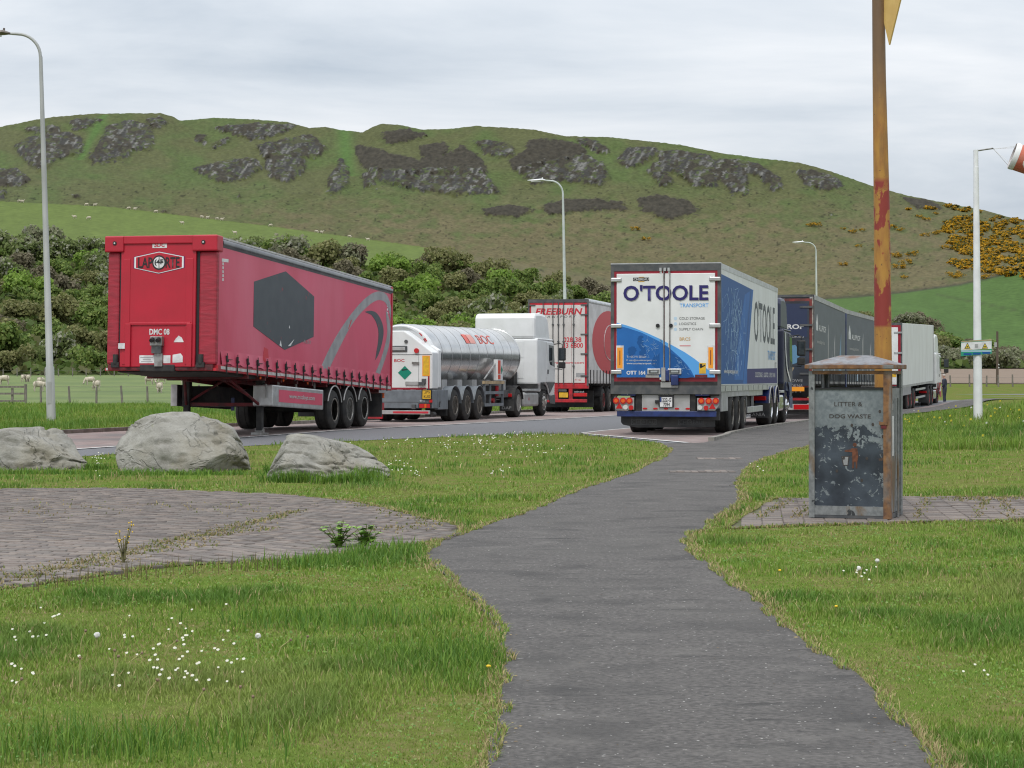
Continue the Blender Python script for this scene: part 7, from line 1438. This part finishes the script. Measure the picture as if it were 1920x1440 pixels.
place(1560, 1850, .05, 1.0, 22, 4.5, 2.2, 3.4, [('grey', 4), ('olive', 4), ('brown', 3), ('green', 2)])
place(1840, 2010, .0, .9, 16, 4.5, 2.0, 3.0, [('grey', 3), ('olive', 3), ('brown', 3), ('blossom', 2), ('green', 3)])
for u, py_, kd, rr in ((20, 452, 'blossom', 5.2), (62, 448, 'grey', 4.6), (112, 466, 'blossom', 4.2), (205, 452, 'grey', 2.3), (545, 480, 'grey', 4.8), (600, 488, 'olive', 4.4), (650, 492, 'grey', 4.2), (830, 500, 'olive', 4.4), (800, 500, 'brown', 3.6)):
    X, Y, Z = [float(a) for a in hill_pt(u, .97)]; bush(kd, u, (X, Y, Z-.5), rr, 1.0)
# undergrowth between the bushes
n = 26000; u = rng.uniform(-80, 2000, n); tv = rng.uniform(.0, 1.0, n); k_ = (u < 1240) | (u > 1560); u, tv = u[k_], tv[k_]; X, Y, Z = hill_pt(u, tv); n = len(u); s_ = rng.uniform(.25, .6, (n, 1)); c0 = np.stack([X, Y, Z+rng.uniform(0, .9, n)], -1); nn = rng.normal(size=(n, 3))+np.array([0, -.8, .8]); nn /= np.linalg.norm(nn, axis=1)[:, None]; uu_ = np.cross(nn, rng.normal(size=(n, 3))); uu_ /= np.linalg.norm(uu_, axis=1)[:, None]; vv = np.cross(nn, uu_)
V = np.stack([c0-uu_*s_-vv*s_*.4, c0+uu_*s_*.3-vv*s_, c0+uu_*s_+vv*s_*.4, c0-uu_*s_*.3+vv*s_], 1).reshape(-1, 3); C = np.array([(.085, .135, .03), (.115, .16, .036), (.125, .13, .05)])[rng.integers(0, 3, n)]*rng.uniform(.7, 1.2, (n, 1))
tag(mesh_np('undergrowth', V, quads(n), m_leaf, cols=np.repeat(C, 4, 0)), 'low green undergrowth covering the scrub bank', 'undergrowth', kind='stuff')
# gorse on the hill
def hill_at(u, py_):
    ts = TS[(TS >= 1) & (TS <= 3)]; i = int(np.argmin(np.abs(US-u))); j0 = int(np.argmax(TS >= 1)); j = j0+int(np.argmin(np.abs(hill_py(np.full(len(ts), float(US[i])), ts)-py_))); return (float(hx2[j, i]), float(hy2[j, i]), float(hz2[j, i]))
GL = [(1532,425,5),(1520,424,3.5),(1579,430,2.6),(1600,437,4),(1616,434,3),(1672,428,5),(1690,434,4),(1611,463,3),(1678,482,5),(1713,480,5.5),(1700,496,5),(1683,504,5),(1725,408,4),(1738,414,4),(1753,402,3),(1737,443,4.5),(1756,440,5),(1772,467,4),(1788,520,5),(1798,522,4),(1579,498,3.5),(1849,522,4),(1191,432,4),(1212,450,3.5),(1693,522,3),(1640,470,3)]
for i, (u, py_, rr) in enumerate(GL): bush('gorse', u, hill_at(u, py_), rr*.62, .75, 'single gorse bush in orange-yellow flower '+('above the slate trailer' if u < 1640 else 'right of the leaning pole' if u < 1765 else 'at the foot of the gorse slope') if u > 1300 else 'small gorse bush on the slope above the O letter trailer' if False else 'small dark gorse bush on the open slope left of the refrigerated trailer top', 'single gorse bushes on the hillside')
GP = [[(1775,418),(1800,405),(1850,405),(1920,420),(2010,445),(2010,520),(1920,505),(1850,495),(1790,470),(1765,440)], [(1780,488),(1850,495),(1930,505),(1930,522),(1800,505)], [(1700,395),(1780,392),(1930,425),(1930,412),(1850,398),(1790,386)]]
V = []; C = []; cnt = 0
tmpl = [bush_data('gorse', 900+i, 110, .75) for i in range(5)]
while cnt < 900:
    u, py_ = r3.uniform(1660, 2010), r3.uniform(384, 525)
    if not any(inside(p, np.array([u]), np.array([py_]))[0] for p in GP) or float(vnoise(np.array([u/13]), np.array([py_/8]), 3)[0]) < .37: continue
    p = hill_at(u, py_); v, c = tmpl[cnt % 5]; s_ = r3.uniform(1.1, 2.3); a = r3.uniform(0, 6.28); ca, sa = math.cos(a), math.sin(a); V.append(np.stack([(v[:, 0]*ca-v[:, 1]*sa)*s_+p[0], (v[:, 0]*sa+v[:, 1]*ca)*s_+p[1], v[:, 2]*s_*.7+p[2]-.2], -1)); C.append(c*r3.uniform(.75, 1.1)); cnt += 1
V = np.concatenate(V); C = np.concatenate(C); tag(mesh_np('gorse', V, quads(len(V)//4), m_leaf, cols=C), 'mass of orange-yellow gorse covering the right end of the hill', 'gorse', kind='stuff')

# ------------------------------------------------------------------ look-alikes that stand in a row: labels told apart by their order from the left
ORD = ['leftmost', 'second-from-left', 'third-from-left', 'fourth-from-left', 'fifth-from-left', 'sixth-from-left', 'seventh-from-left', 'eighth-from-left', 'ninth-from-left', 'tenth-from-left'] + [w+'-from-left' for w in ('eleventh', 'twelfth', 'thirteenth', 'fourteenth', 'fifteenth', 'sixteenth', 'seventeenth', 'eighteenth', 'nineteenth', 'twentieth', 'twenty-first', 'twenty-second', 'twenty-third', 'twenty-fourth')]
same = {}
for o in COL.objects:
    if o.parent is None and o.get('label') and o.get('kind') is None: same.setdefault(o['label'], []).append(o)
for lb, os_ in same.items():
    if len(os_) > 1:
        os_.sort(key=lambda o: o.location.x/max(o.location.y, 1))
        for i, o in enumerate(os_): o['label'] = (ORD[i] if i < len(os_)-1 else 'rightmost')+' '+lb
